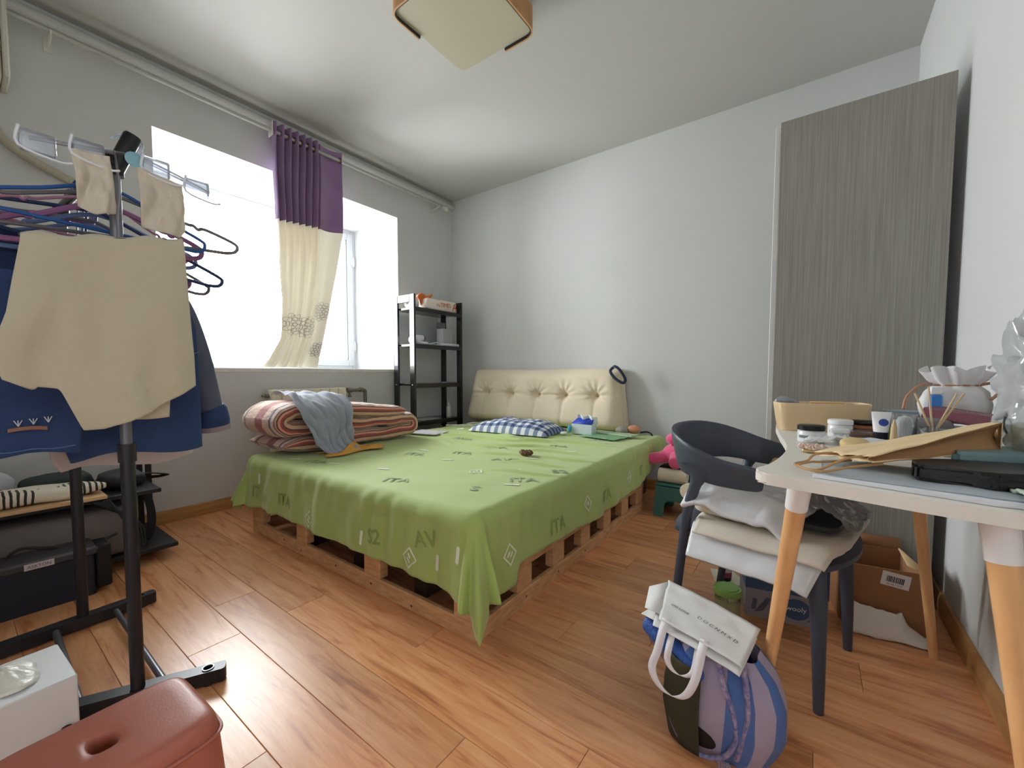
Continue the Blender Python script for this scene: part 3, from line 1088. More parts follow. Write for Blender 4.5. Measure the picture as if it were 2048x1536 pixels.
# small things in front of it
bm = BM(); puff(bm, (1.70, -0.56, 0.479), (0.05, 0.06, 0.022), 0.9, 0.9, 18, 8, 0.2, 30)
tag(obj('cotton_wad', bm, mat('cotton_white', (235, 236, 232), 0.95)), 'small crumpled white cotton wad on the sheet before the tissue box', 'cotton wad')
bm = BM(); lathe(bm, [(0, 0), (0.016, 0), (0.017, 0.012), (0.015, 0.024), (0, 0.026)], (1.56, -0.70, 0.468), 14)
tag(obj('cream_pot', bm, mat('amber_wax', (200, 160, 96), 0.5)), 'tiny amber pot beside the right corner of the gingham pillow', 'pot')
bm = BM()
tube(bm, smooth_path([(1.57, -0.52, 0.474), (1.60, -0.50, 0.478), (1.64, -0.50, 0.474), (1.67, -0.47, 0.476)], 5), [0.008] * 15 + [0.006], 6)
tag(obj('teal_ribbon', bm, mat('teal_plastic', (52, 152, 150), 0.5)), 'short teal ribbon on the sheet left of the tissue box', 'ribbon')
# green cutting mat / notebook with grid
m_mat = bpy.data.materials.new('grid_mat')
m_mat.use_nodes = True
nt, b = nodes_of(m_mat)
tc = N(nt, 'ShaderNodeTexCoord')
br = N(nt, 'ShaderNodeTexBrick')
br.offset = 0
br.inputs['Scale'].default_value = 1.0
br.inputs['Brick Width'].default_value = 0.030
br.inputs['Row Height'].default_value = 0.030
br.inputs['Mortar Size'].default_value = 0.0022
br.inputs['Color1'].default_value = lin((92, 152, 104)); br.inputs['Color2'].default_value = lin((100, 160, 112)); br.inputs['Mortar'].default_value = lin((186, 214, 180))
nt.links.new(tc.outputs['Object'], br.inputs['Vector']); nt.links.new(br.outputs['Color'], b.inputs['Base Color'])
b.inputs['Roughness'].default_value = 0.5
bm = BM()
Rm = Matrix.Translation((2.02, -0.50, 0.471)) @ Matrix.Rotation(radians(-10), 4, 'Z')
box(bm, -0.17, 0.13, -0.10, 0.12, 0, 0.004, M=Rm)
tag(obj('cutting_mat', bm, m_mat, smooth=False), 'green gridded cutting mat at the head corner of the bed', 'cutting mat')
bm = BM()
Rm = Matrix.Translation((2.10, -0.40, 0.476)) @ Matrix.Rotation(radians(-10), 4, 'Z')
box(bm, -0.24, 0.10, -0.035, 0.07, 0, 0.012, bev=0.002, M=Rm)
tag(obj('notebook', bm, mat('pale_green_cover', (178, 196, 166), 0.6)), 'pale green notebook lying on the gridded cutting mat', 'notebook')
bm = BM(); puff(bm, (2.115, -0.185, 0.500), (0.095, 0.09, 0.068), 1, 1, 24, 14)
tag(obj('beauty_sponge', bm, mat('peach_foam', (206, 146, 116), 0.8)), 'round peach sponge at the head of the bed next to the cushion', 'sponge')
bm = BM(); puff(bm, (2.04, -0.235, 0.495), (0.09, 0.08, 0.055), 0.9, 0.9, 24, 14, 0.35, 24, 3)
tag(obj('crumpled_wrap', bm, mat('grey_wrap', (160, 156, 148), 0.4)), 'crumpled grey wrapper between the cushion and the peach sponge', 'wrapper')
bm = BM()
tube(bm, smooth_path([(2.16, -0.16, 0.476), (2.20, -0.14, 0.482), (2.235, -0.15, 0.474), (2.26, -0.19, 0.464)], 5), 0.006, 6)
tag(obj('black_strap', bm, mat('black_nylon', (26, 26, 28), 0.7)), 'short black strap on the bed corner behind the peach sponge', 'strap')

# ------------------------------------------------------------------ curtain and rod
RODX, RODZ = 0.105, 2.652
rod = thing('curtain_rod', 'thin grey curtain rod along the top of the window wall', 'curtain rod', (RODX, -1.6, RODZ))
bm = BM(); tube(bm, [(RODX, -3.3, RODZ), (RODX, -0.25, RODZ)], 0.0125, 12)
obj('pole', bm, mat('rod_grey', (178, 178, 174), 0.4, metal=0.3), rod)
bm = BM()
lathe(bm, [(0, 0.0), (0.016, 0.0), (0.018, 0.02), (0.010, 0.03), (0.020, 0.04), (0.027, 0.055), (0.024, 0.075), (0.010, 0.088), (0, 0.09)], (RODX, -0.25, RODZ), 14, Matrix.Rotation(radians(-90), 3, 'X'))
obj('finial', bm, mat('finial_white', (210, 209, 200), 0.4), rod)
for y_ in (-0.30, -1.62, -3.0):
    bm = BM()
    tube(bm, [(0.001, y_, RODZ - 0.03), (RODX * 0.6, y_, RODZ - 0.028), (RODX, y_, RODZ - 0.016)], 0.007, 8)
    box(bm, 0.0005, 0.006, y_ - 0.015, y_ + 0.015, RODZ - 0.06, RODZ + 0.01)
    tube(bm, [(RODX, y_ + 0.015 * cos(a), RODZ + 0.016 * sin(a)) if 0 else (RODX + 0.017 * cos(a), y_, RODZ + 0.017 * sin(a)) for a in [pi + pi * k / 8 for k in range(9)]], 0.004, 6)
    obj('bracket', bm, mat('finial_white', (210, 209, 200), 0.4), rod)

def curtain(u, z):
    """u 0..1 along the cloth from left to right; z height"""
    yl = interp([(0.985, -1.96), (1.05, -1.915), (1.2, -1.862), (1.47, -1.858), (1.75, -1.895), (2.03, -1.932), (2.72, -1.932)], z)
    yr = interp([(0.985, -1.565), (1.2, -1.525), (1.47, -1.482), (1.75, -1.435), (2.08, -1.402), (2.72, -1.388)], z)
    k = sstep((z - 1.0) / 1.5)                    # pleats open below
    xc = lerp(-0.03, RODX, sstep((z - 0.98) / 1.2))
    if u < 0.66:
        q = u / 0.66
        ph = q * 7 * 2 * pi
        amp = lerp(0.030, 0.036, k)
        w = sin(ph + 0.8 * (1 - k) * sin(q * 5))
        if k < 1:
            w = lerp(0.75 * sin(q * 3.3 * 2 * pi + 1.0 + (2.72 - z) * 0.9) + 0.25 * sin(ph), w, sstep((z - 1.5) / 0.6))
        x = xc + amp * w
    else:
        q = (u - 0.66) / 0.34
        x = xc + lerp(0.036 * sin(7 * 2 * pi), 0.012, q) - 0.034 * sin(q * pi) + 0.01 * sin(q * 9) * (1 - k)
    y_ = lerp(yl, yr, u) + 0.006 * sin(z * 7 + u * 5)
    # bottom swings to the left
    y_ -= 0.035 * (1 - sstep((z - 0.98) / 0.30)) * (1 - u)
    return Vector((x, y_, z))
m_purple = mat('purple_velour', (150, 120, 162), 0.8, sheen=0.4, bump=(160, 0.12), var=(7, 0.6, (134, 104, 146)))
def cloth_translucent(name, col, tl=0.35):
    m = bpy.data.materials.new(name)
    m.use_nodes = True
    nt, b = nodes_of(m)
    b.inputs['Base Color'].default_value = lin(col); b.inputs['Roughness'].default_value = 0.85
    t_ = N(nt, 'ShaderNodeBsdfTranslucent'); t_.inputs[0].default_value = lin((min(255, col[0] + 4), col[1], int(col[2] * 0.95)))
    mx = N(nt, 'ShaderNodeMixShader'); mx.inputs[0].default_value = tl
    out = nt.nodes['Material Output']
    nt.links.new(b.outputs[0], mx.inputs[1]); nt.links.new(t_.outputs[0], mx.inputs[2]); nt.links.new(mx.outputs[0], out.inputs[0])
    return m
m_cream = cloth_translucent('cream_linen', (220, 215, 204), 0.045)
cur = thing('curtain', 'gathered curtain with purple top and cream lower part hanging before the window', 'curtain', (0.05, -1.66, 0.98))
bm = BM()
grid(bm, 170, 30, lambda u, v: curtain(u, lerp(2.045 + 0.035 * u, 2.715, v)))
obj('purple_panel', bm, m_purple, cur, angle=80)
bm = BM()
grid(bm, 170, 60, lambda u, v: curtain(u, lerp(0.985, 2.045 + 0.035 * u, v)))
cream = obj('cream_panel', bm, m_cream, cur, angle=80)
# white facing and ring at the first pleat
bm = BM(); box(bm, RODX - 0.035, RODX + 0.030, -1.945, -1.938, 2.612, 2.712, bev=0.002)
obj('header_facing', bm, mat('white_facing', (222, 220, 214), 0.7), cur)
for k in range(7):
    y_ = lerp(-1.925, -1.60, k / 6.5)
    bm = BM()
    tube(bm, [(RODX + 0.021 * cos(a), y_, RODZ + 0.021 * sin(a)) for a in [2 * pi * j / 14 for j in range(14)]], 0.004, 6, closed=True)
    obj('grommet', bm, mat('grommet_brown', (120, 78, 70), 0.4, metal=0.4), cur)
bm = BM()
tube(bm, [(RODX + 0.021 * cos(a), -1.41, RODZ + 0.021 * sin(a)) for a in [2 * pi * j / 14 for j in range(14)]], 0.004, 6, closed=True)
obj('grommet', bm, mat('grommet_brown', (120, 78, 70), 0.4, metal=0.4), cur)
# seam piping between both cloths
bm = BM()
tube(bm, [curtain(u / 120, 2.045 + 0.035 * u / 120) + Vector((0.002, 0, 0)) for u in range(121)], 0.003, 5)
obj('seam', bm, mat('seam_purple', (126, 100, 132), 0.8), cur)
# chrysanthemum outlines printed on the cream cloth
m_fl = mat('flower_print', (112, 98, 116), 0.8)
def flower(cu, cz, R0):
    bm = BM()
    def on(du, dz):
        u_ = min(0.995, max(0.005, cu + du / 0.42))
        p_ = curtain(u_, cz + dz)
        q1 = curtain(min(1, u_ + 0.004), cz + dz) - curtain(max(0, u_ - 0.004), cz + dz)
        q2 = curtain(u_, cz + dz + 0.004) - p_
        n = q1.cross(q2).normalized()
        if n.x < 0:
            n = -n
        return p_ + n * 0.0022
    for ring, (rr, cnt) in enumerate(((0.30, 6), (0.58, 9), (0.86, 12))):
        for j in range(cnt):
            th = 2 * pi * (j + 0.5 * ring) / cnt
            L, wd = R0 * 0.34, R0 * (0.15 + 0.02 * ring)
            pts = []
            for k in range(13):
                a = 2 * pi * k / 12
                lx = R0 * rr + L * 0.5 * cos(a)
                ly = wd * sin(a) * (1 - 0.45 * cos(a))
                pts.append((lx * cos(th) - ly * sin(th), lx * sin(th) + ly * cos(th)))
            w_ = 0.0010
            for p0, p1 in zip(pts, pts[1:]):
                d = Vector((p1[0] - p0[0], p1[1] - p0[1])); d.normalize()
                nx, ny = -d.y * w_, d.x * w_
                try:
                    bm.faces.new([bm.verts.new(on(*q)) for q in ((p0[0] - nx, p0[1] - ny), (p1[0] - nx, p1[1] - ny), (p1[0] + nx, p1[1] + ny), (p0[0] + nx, p0[1] + ny))])
                except ValueError:
                    pass
    obj('flower_print', bm, m_fl, cream, smooth=False, weld=False)
for cu, cz, R0 in ((0.27, 1.315, 0.085), (0.60, 1.30, 0.085), (0.86, 1.44, 0.075), (0.95, 1.13, 0.06)):
    flower(cu, cz, R0)

# ------------------------------------------------------------------ radiator
m_rad = mat('radiator_cream', (226, 218, 196), 0.4)
rad = thing('radiator', 'cream sectional radiator on the wall below the window', 'radiator', (0.07, -1.69, 0.15))
for k in range(8):
    y0 = -1.985 + k * 0.0755
    bm = BM()
    box(bm, 0.030, 0.105, y0, y0 + 0.070, 0.20, 0.818, bev=0.010, seg=2)
    obj('section', bm, m_rad, rad)
bm = BM()
tube(bm, [(0.066, -1.99, 0.775), (0.066, -1.37, 0.775)], 0.018, 10)
obj('header_pipe', bm, m_rad, rad)
bm = BM()
tube(bm, [(0.066, -1.99, 0.245), (0.066, -1.37, 0.245)], 0.018, 10)
obj('header_pipe', bm, m_rad, rad)
m_pipe = mat('pipe_grey', (120, 116, 104), 0.5, metal=0.2)
bm = BM()
tube(bm, smooth_path([(0.066, -1.37, 0.795), (0.066, -1.28, 0.795), (0.066, -1.215, 0.795), (0.066, -1.185, 0.785), (0.066, -1.180, 0.75), (0.066, -1.180, 0.5), (0.066, -1.180, 0.1)], 5), 0.016, 10)
tube(bm, [(0.066, -1.235, 0.795), (0.066, -1.205, 0.795)], 0.021, 10)
obj('feed_pipe', bm, m_pipe, rad)
bm = BM()
lathe(bm, [(0, 0), (0.022, 0), (0.022, 0.045), (0.015, 0.05), (0.015, 0.055), (0, 0.055)], (0.066, -1.355, 0.795), 10, Matrix.Rotation(radians(-90), 3, 'X'))
tube(bm, [(0.066, -1.33, 0.78), (0.066, -1.33, 0.745)], 0.011, 8)
box(bm, 0.058, 0.075, -1.345, -1.315, 0.735, 0.747, bev=0.003)
obj('valve', bm, m_pipe, rad)
bm = BM()
lathe(bm, [(0, 0), (0.016, 0), (0.016, 0.03), (0.010, 0.034), (0.010, 0.05), (0, 0.05)], (0.066, -1.985, 0.775), 10, Matrix.Rotation(radians(90), 3, 'X'))
obj('bleed_plug', bm, m_pipe, rad)

# ------------------------------------------------------------------ black ladder shelf in the corner
m_blk = mat('black_lacquer', (24, 24, 27), 0.22, coat=0.3)
SX0, SX1, SY0, SY1 = 0.045, 0.335, -0.845, -0.20
shelf = thing('shelving_rack', 'tall black wooden shelving rack in the corner right of the window', 'shelf', ((SX0 + SX1) / 2, (SY0 + SY1) / 2, 0))
for x0 in (SX0, SX1 - 0.062):
    for y0 in (SY0, SY1 - 0.022):
        part('upright', m_blk, shelf, (x0, x0 + 0.062, y0, y0 + 0.022, 0.0, 1.655), bev=0.002)
for y0 in (SY0, SY1 - 0.022):
    part('top_rail', m_blk, shelf, (SX0 + 0.063, SX1 - 0.063, y0, y0 + 0.022, 1.585, 1.655), bev=0.002)
for z in (1.520, 1.185, 0.820, 0.470, 0.12):
    part('shelf_board', m_blk, shelf, (SX0 + 0.004, SX1 - 0.004, SY0 + 0.023, SY1 - 0.023, z, z + 0.022), bev=0.002)
    part('front_lip', m_blk, shelf, (SX1 - 0.012, SX1 - 0.0005, SY0 + 0.023, SY1 - 0.023, z - 0.018, z + 0.0215), bev=0.001)
    for x0 in (SX0 + 0.031, SX1 - 0.031):
        bm = BM()
        lathe(bm, [(0, 0.002), (0.006, 0.0015), (0.007, -0.001)], (x0, SY0, z + 0.011), 10, Matrix.Rotation(radians(90), 3, 'X'))
        obj('screw_cap', bm, mat('screw_cap', (210, 214, 220), 0.4), shelf)
# things on it
def roll(name, label, c, r, L, axis, m, group=None, core=0.018):
    bm = BM()
    M3 = Matrix.Rotation(radians(90), 3, 'X') if axis == 'Y' else (Matrix.Rotation(radians(90), 3, 'Y') if axis == 'X' else None)
    lathe(bm, [(core, -L / 2), (r - 0.003, -L / 2), (r, -L / 2 + 0.003), (r, L / 2 - 0.003), (r - 0.003, L / 2), (core, L / 2), (core, -L / 2)], c, 24, M3)
    return tag(obj(name, bm, m), label, 'paper roll', group)
m_paper = mat('tissue_roll', (232, 230, 226), 0.9, bump=(80, 0.1))
roll('toilet_roll', 'unwrapped white paper roll at the left end of the top shelf', (0.19, -0.745, 1.597), 0.054, 0.10, 'Y', m_paper)
pk = thing('tissue_pack', 'plastic pack of paper rolls with orange print on the top shelf', 'paper pack', (0.19, -0.42, 1.543))
bm = BM(); puff(bm, (0.19, -0.43, 1.602), (0.20, 0.42, 0.116), 0.28, 0.22, 44, 20, 0.03, 14, 2)
obj('pack_body', bm, mat('pack_film', (228, 206, 192), 0.25, var=(6, 0.8, (238, 228, 220))), pk)
bm = BM()
def knot(u, v):
    a = u * 2 * pi
    r = lerp(0.035, 0.075, v) * (1 + 0.25 * sin(a * 3 + 1) + 0.2 * nz(cos(a) * 2, sin(a) * 2, v * 3))
    return Vector((0.22 + r * cos(a) * 0.7, -0.60 + r * sin(a), 1.60 + 0.085 * v + 0.012 * sin(a * 4)))
grid(bm, 30, 8, knot, True)
solid(obj('twisted_end', bm, mat('orange_film', (214, 106, 56), 0.3, var=(14, 0.6, (232, 150, 96))), pk), 0.002)
bm = text_mesh('ruTIMES', 0.058, lambda x, y: (0.293, -0.42 + x, 1.605 + y + 0.05 * x), spacing=1.0)
obj('lettering', bm, mat('print_orange', (186, 92, 52), 0.6), pk, smooth=False, weld=False)
bm = text_mesh('A', 0.105, lambda x, y: (0.292, -0.265 + x, 1.60 + y))
obj('lettering', bm, mat('print_orange', (186, 92, 52), 0.6), pk, smooth=False, weld=False)
bx = thing('device_box', 'small grey carton with a raised back flap on the second shelf', 'box', (0.20, -0.33, 1.207))
part('carton', mat('grey_card', (168, 168, 170), 0.7), bx, (0.15, 0.245, -0.385, -0.265, 1.207, 1.385))
part('back_flap', mat('grey_card_dark', (120, 122, 126), 0.7), bx, (0.15, 0.155, -0.385, -0.265, 1.386, 1.455), bev=0.001)
dr = thing('hair_dryer', 'white hair dryer lying on the second shelf', 'hair dryer', (0.25, -0.70, 1.207))
bm = BM()
lathe(bm, [(0, -0.005), (0.030, 0.0), (0.036, 0.03), (0.036, 0.09), (0.030, 0.12), (0.026, 0.13), (0.026, 0.15), (0.020, 0.15), (0.018, 0.135), (0, 0.13)], (0.235, -0.80, 1.244), 20, Matrix.Rotation(radians(-78), 3, 'X'))
obj('barrel', bm, mat('white_plastic', (226, 228, 232), 0.3), dr)
bm = BM()
lathe(bm, [(0.012, 0.0), (0.024, 0.0), (0.024, 0.008), (0.012, 0.008), (0.012, 0.0)], (0.235, -0.648, 1.272), 18, Matrix.Rotation(radians(-78), 3, 'X'))
obj('nozzle_ring', bm, mat('black_plastic', (28, 28, 30), 0.4), dr)
bm = BM()
tube(bm, smooth_path([(0.25, -0.74, 1.235), (0.275, -0.70, 1.222), (0.285, -0.64, 1.222)], 4), [0.017] * 5 + [0.014] * 4, 10)
obj('grip', bm, mat('white_plastic', (226, 228, 232), 0.3), dr)
bm = BM()
tube(bm, smooth_path([(0.285, -0.64, 1.222), (0.27, -0.60, 1.216), (0.25, -0.55, 1.225), (0.26, -0.50, 1.238), (0.28, -0.47, 1.228), (0.25, -0.46, 1.216), (0.23, -0.52, 1.214), (0.27, -0.57, 1.214)], 6), 0.0045, 6)
obj('cord', bm, mat('white_plastic', (226, 228, 232), 0.3), dr)
bm = BM(); box(bm, 0.26, 0.315, -0.46, -0.225, 1.2075, 1.232, bev=0.003)
tag(obj('flat_carton', bm, mat('white_card', (204, 206, 210), 0.6)), 'long flat white carton before the grey carton on the second shelf', 'box')
bt = thing('lotion_bottle', 'slim white pump bottle on the lowest visible shelf', 'bottle', (0.25, -0.32, 0.4925))
bm = BM(); lathe(bm, [(0, 0), (0.022, 0), (0.024, 0.004), (0.024, 0.10), (0.019, 0.112), (0.009, 0.116), (0.009, 0.124), (0, 0.124)], (0.25, -0.32, 0.4925), 18)
obj('bottle_body', bm, mat('lotion_white', (200, 202, 198), 0.35), bt)
bm = BM(); lathe(bm, [(0, 0.124), (0.010, 0.124), (0.010, 0.138), (0.004, 0.140), (0.004, 0.160), (0, 0.160)], (0.25, -0.32, 0.4925), 12)
obj('pump', bm, mat('pump_white', (224, 224, 222), 0.35), bt)
bm = BM(); box(bm, 0.16, 0.30, -0.72, -0.50, 0.4925, 0.500, bev=0.002)
tag(obj('folded_paper', bm, mat('dim_paper', (150, 152, 150), 0.7)), 'folded paper lying flat on the lowest visible shelf', 'paper')
bm = BM()
tube(bm, smooth_path([(0.28, -0.42, 0.8455), (0.29, -0.36, 0.853), (0.27, -0.31, 0.85), (0.29, -0.26, 0.8455)], 4), 0.0045, 6)
box(bm, 0.24, 0.30, -0.41, -0.30, 0.8425, 0.852, bev=0.002)
tag(obj('plastic_clip', bm, mat('dim_plastic', (130, 134, 136), 0.4)), 'small grey plastic clip on the third shelf', 'clip')

# ------------------------------------------------------------------ ceiling lamp (off)
LX0, LX1, LY0, LY1 = 1.555, 2.035, -2.035, -1.535
lamp = thing('ceiling_lamp', 'square ceiling lamp with beige diffuser and wooden corner bands, switched off', 'ceiling lamp', ((LX0 + LX1) / 2, (LY0 + LY1) / 2, 2.67))
m_diff = mat('lamp_diffuser', (176, 170, 150), 0.45)
bm = BM(); prism(bm, round_poly([(LX0, LY0), (LX1, LY0), (LX1, LY1), (LX0, LY1)], 0.05, 6), 2.668, 2.760)
obj('diffuser', bm, m_diff, lamp)
m_lw = mat('lamp_wood', (196, 150, 104), 0.5, var=(8, 0.7, (168, 122, 80)))
m_lk = mat('lamp_dark_trim', (36, 30, 26), 0.5)
bm = BM(); prism(bm, round_poly([(LX0 + 0.03, LY0 + 0.03), (LX1 - 0.03, LY0 + 0.03), (LX1 - 0.03, LY1 - 0.03), (LX0 + 0.03, LY1 - 0.03)], 0.04, 5), 2.760, 2.7995)
obj('base_plate', bm, m_white, lamp)
def corner_band(poly, name, d0, d1, z0, z1, m):
    bm = BM()
    P = [Vector((*p, 0)) for p in poly]
    def off(i, d):
        a = P[min(i + 1, len(P) - 1)] - P[max(i - 1, 0)]
        a.normalize()
        return P[i] + Vector((a.y, -a.x, 0)) * d
    r = []
    for i in range(len(P)):
        r.append([bm.verts.new(off(i, d) + Vector((0, 0, z))) for d, z in ((d0, z0), (d1, z0), (d1, z1), (d0, z1))])
    for A, B_ in zip(r, r[1:]):
        for k in range(4):
            bm.faces.new((A[k], A[(k + 1) % 4], B_[(k + 1) % 4], B_[k]))
    bm.faces.new(r[0]); bm.faces.new(r[-1][::-1])
    return obj(name, bm, m, lamp)
def corner_poly(cx, cy, sx, sy, la, lb):
    """path round one corner; order so that the outside lies right of travel"""
    pts = [(cx - sx * la, cy)]
    for k in range(7):
        t = k / 6
        p0, p1, p2 = Vector((cx - sx * 0.05, cy)), Vector((cx, cy)), Vector((cx, cy - sy * 0.05))
        q = p0 * (1 - t) ** 2 + p1 * 2 * t * (1 - t) + p2 * t * t
        pts.append((q.x, q.y))
    pts.append((cx, cy - sy * lb))
    return pts
for (cx, cy, sx, sy, la, lb) in ((LX0, LY0, -1, -1, 0.34, 0.18), (LX1, LY1, 1, 1, 0.18, 0.34)):
    pts = corner_poly(cx, cy, sx, sy, la, lb)
    a = Vector((pts[1][0] - pts[0][0], pts[1][1] - pts[0][1]))
    rt = Vector((a.y, -a.x)).dot(Vector((sx, sy)))
    if rt < 0:
        pts = pts[::-1]
    corner_band(pts, 'wood_band', 0.006, 0.014, 2.655, 2.765, m_lw)
    corner_band(pts, 'dark_trim', 0.0005, 0.006, 2.657, 2.763, m_lk)

# ------------------------------------------------------------------ tall grey panel cabinet in the right corner
m_panel = mat('grey_wood_laminate', (152, 149, 143), 0.5, var=(7, 1.0, (132, 128, 122)), stretch=(26, 1, 0.35), bump=(60, 0.05))
cab = thing('tall_cabinet', 'tall cabinet with grey vertically grained front standing in the right corner', 'cabinet', (3.34, -0.6, 0))
part('door_panel', m_panel, cab, (3.073, 3.622, -1.085, -1.065, 0.004, 2.068), bev=0.0015)
part('carcass', mat('cabinet_white', (214, 214, 216), 0.6), cab, (3.052, 3.585, -1.060, -0.50, 0.0, 2.062), bev=0.002)
bm = BM(); lathe(bm, [(0, 0.006), (0.004, 0.005), (0.004, -0.004)], (3.02, -0.004, 2.42), 8, Matrix.Rotation(radians(90), 3, 'X'))
tag(obj('wall_hook', bm, mat('hook_dark', (80, 80, 78), 0.5)), 'tiny dark nail in the wall above the tall grey cabinet', 'nail')

# ------------------------------------------------------------------ air conditioner, cropped by the frame
ac = thing('air_conditioner', 'cream wall-mounted air conditioner high on the left wall, cut off by the frame', 'air conditioner', (0.11, -3.58, 2.29))
bm = BM()
box(bm, 0.0, 0.205, -3.99, -3.170, 2.295, 2.60, bev=0.02, seg=3)
obj('body', bm, mat('ac_cream', (222, 218, 198), 0.4), ac)
part('side_cap', mat('ac_side', (206, 206, 194), 0.4), ac, (0.01, 0.215, -3.1695, -3.148, 2.300, 2.66), bev=0.006)
bm = BM()
tube(bm, smooth_path([(0.05, -3.24, 2.30), (0.05, -3.215, 2.16), (0.045, -3.17, 2.07), (0.04, -3.08, 2.01), (0.035, -2.99, 1.975), (0.03, -2.92, 1.945), (0.02, -2.86, 1.90), (0.005, -2.84, 1.87)], 5), 0.022, 10)
tag(obj('conduit', bm, mat('conduit_beige', (176, 170, 152), 0.6)), 'beige wrapped pipe running down the left wall from the air conditioner', 'pipe')
# ------------------------------------------------------------------ garment rack
P1, P2, RZ = Vector((1.705, -3.093, 0)), Vector((1.090, -3.118, 0)), 1.497
m_rk = mat('rack_black_steel', (40, 40, 46), 0.35, metal=0.2)
m_rg = mat('rack_grey_steel', (112, 112, 120), 0.3, metal=0.5)
rack = thing('garment_rack', 'black metal clothes rack on two base bars at the left', 'clothes rack', (1.30, -3.09, 0))
for P_ in (P1, P2):
    bm = BM(); tube(bm, [P_ + Vector((0, 0, 0.045)), P_ + Vector((0, 0, 0.74))], 0.0165, 14)
    obj('lower_post', bm, m_rk, rack)
    bm = BM(); tube(bm, [P_ + Vector((0, 0, 0.70)), P_ + Vector((0, 0, RZ))], 0.0135, 14)
    obj('upper_post', bm, m_rg, rack)
    bm = BM(); lathe(bm, [(0.0135, 0), (0.020, 0), (0.020, 0.05), (0.0135, 0.05)], P_ + Vector((0, 0, 0.695)), 14)
    obj('coupler', bm, m_rk, rack)
def base_bar(a, b_):
    bm = BM()
    A, B_ = Vector(a), Vector(b_)
    d = (B_ - A).normalized(); n = Vector((-d.y, d.x, 0)) * 0.021
    prism(bm, round_poly([(A + n).xy[:], (A - n).xy[:], (B_ - n).xy[:], (B_ + n).xy[:]], 0.012, 4), 0.006, 0.046)
    es = [e for e in bm.edges]
    obj('base_bar', bm, m_rk, rack)
    for q in (A + d * 0.045, B_ - d * 0.045):
        bm = BM(); lathe(bm, [(0.013, 0.0), (0.016, 0.0), (0.016, 0.004), (0.013, 0.004), (0.012, 0.001), (0, 0.001)], (q.x, q.y, 0.045), 12)
        obj('hole_rim', bm, m_rg, rack)
        bm = BM(); lathe(bm, [(0, 0), (0.018, 0), (0.018, 0.007), (0, 0.007)], (q.x, q.y, 0.0), 10)
        obj('foot_pad', bm, m_rk, rack)
base_bar((1.565, -3.37, 0), (1.798, -2.905, 0))
base_bar((1.105, -3.42, 0), (1.076, -2.905, 0))
for a, b_ in (((1.085, -3.03, 0.028), (1.73, -3.035, 0.028)), ((1.10, -3.19, 0.028), (1.645, -3.20, 0.028))):
    bm = BM(); tube(bm, [a, b_], 0.010, 10)
    obj('cross_rod', bm, m_rg, rack)
bm = BM(); tube(bm, [P1 + Vector((0.01, 0.0, RZ + 0.018)), P2 + Vector((-0.05, -0.0045, RZ + 0.018))], 0.0125, 14)
obj('hanging_rail', bm, mat('rail_black', (24, 24, 28), 0.25, metal=0.3), rack)
bm = BM()
e_ = P1 + Vector((0.0, 0.0, RZ - 0.02))
tube(bm, [e_, e_ + Vector((0.002, 0.003, 0.01)), e_ + Vector((0.026, 0.036, 0.098)), e_ + Vector((0.027, 0.0375, 0.102))], [0.0185, 0.0195, 0.0195, 0.0175], 16)
obj('end_cap', bm, mat('cap_black', (14, 14, 18), 0.3), rack)
bm = BM(); lathe(bm, [(0, 0), (0.021, 0), (0.021, 0.055), (0, 0.055)], P1 + Vector((0, 0, RZ - 0.03)), 14)
obj('top_joint', bm, mat('cap_black', (14, 14, 18), 0.3), rack)
bm = BM(); lathe(bm, [(0, 0), (0.021, 0), (0.021, 0.055), (0, 0.055)], P2 + Vector((0, 0, RZ - 0.03)), 14)
obj('top_joint', bm, mat('cap_black', (14, 14, 18), 0.3), rack)

# hangers on the rail: each its own, wire bent to a triangle with a hook
HZ = RZ + 0.018 + 0.0125
def rail_y(x):
    return lerp(P2.y - 0.0045, P1.y, (x - P2.x) / (P1.x - P2.x))
def hanger(x, w, col_m, label, r=0.0035, dropz=0.10, tilt=0.0, notch=False, yaw=0.0, flat=1.0, sh=0.085):
    """wire clothes hanger; w half width"""
    y0 = rail_y(x)
    zt = HZ
    pts = []
    for k in range(9):                          # hook
        a = radians(200) - radians(230) * k / 8
        pts.append((0.0, 0.020 * cos(a), zt - 0.018 + 0.0215 * sin(a)))
    pts = pts[:8]
    neck = zt - dropz
    pts += [(0, 0.008, zt - 0.055), (0, 0.0, neck)]
    loop = [(0, 0, neck)]
    sgn = 1
    body = [(0, 0.0, neck), (0, 0.05, neck - 0.012), (0, w * 0.55, neck - sh * 0.55)]
    if notch:
        body += [(0, w * 0.62, neck - sh * 0.58), (0, w * 0.66, neck - sh * 0.70), (0, w * 0.72, neck - sh * 0.66)]
    body += [(0, w * 0.94, neck - sh * 0.95), (0, w, neck - sh * 1.12), (0, w * 0.97, neck - sh * 1.34), (0, w * 0.88, neck - sh * 1.42)]
    body_l = [(x_, -y_, z_) for x_, y_, z_ in body]
    M = Matrix.Translation((x, y0, neck)) @ Matrix.Rotation(yaw, 4, 'Z') @ Matrix.Rotation(tilt, 4, 'X') @ Matrix.Translation((0, 0, -neck))
    bm = BM()
    tri = smooth_path(body, 4) + smooth_path(body_l[::-1], 4)[:-1]
    tube(bm, [M @ Vector(p) for p in tri], r, 8, closed=True, flat=flat)
    t = thing('clothes_hanger', label, 'hanger', (x, y0, neck - sh * 1.42), 'hangers on the clothes rack')
    obj('hanger_frame', bm, col_m, t)
    bm = BM()
    hp = [Matrix.Translation((x, y0, 0)) @ Vector(p) for p in pts]
    tube(bm, smooth_path(hp, 3), min(r, 0.004) * 0.9, 8)
    obj('hook', bm, col_m, t)
    return t
m_hb = mat('hanger_blue', (38, 84, 150), 0.35)
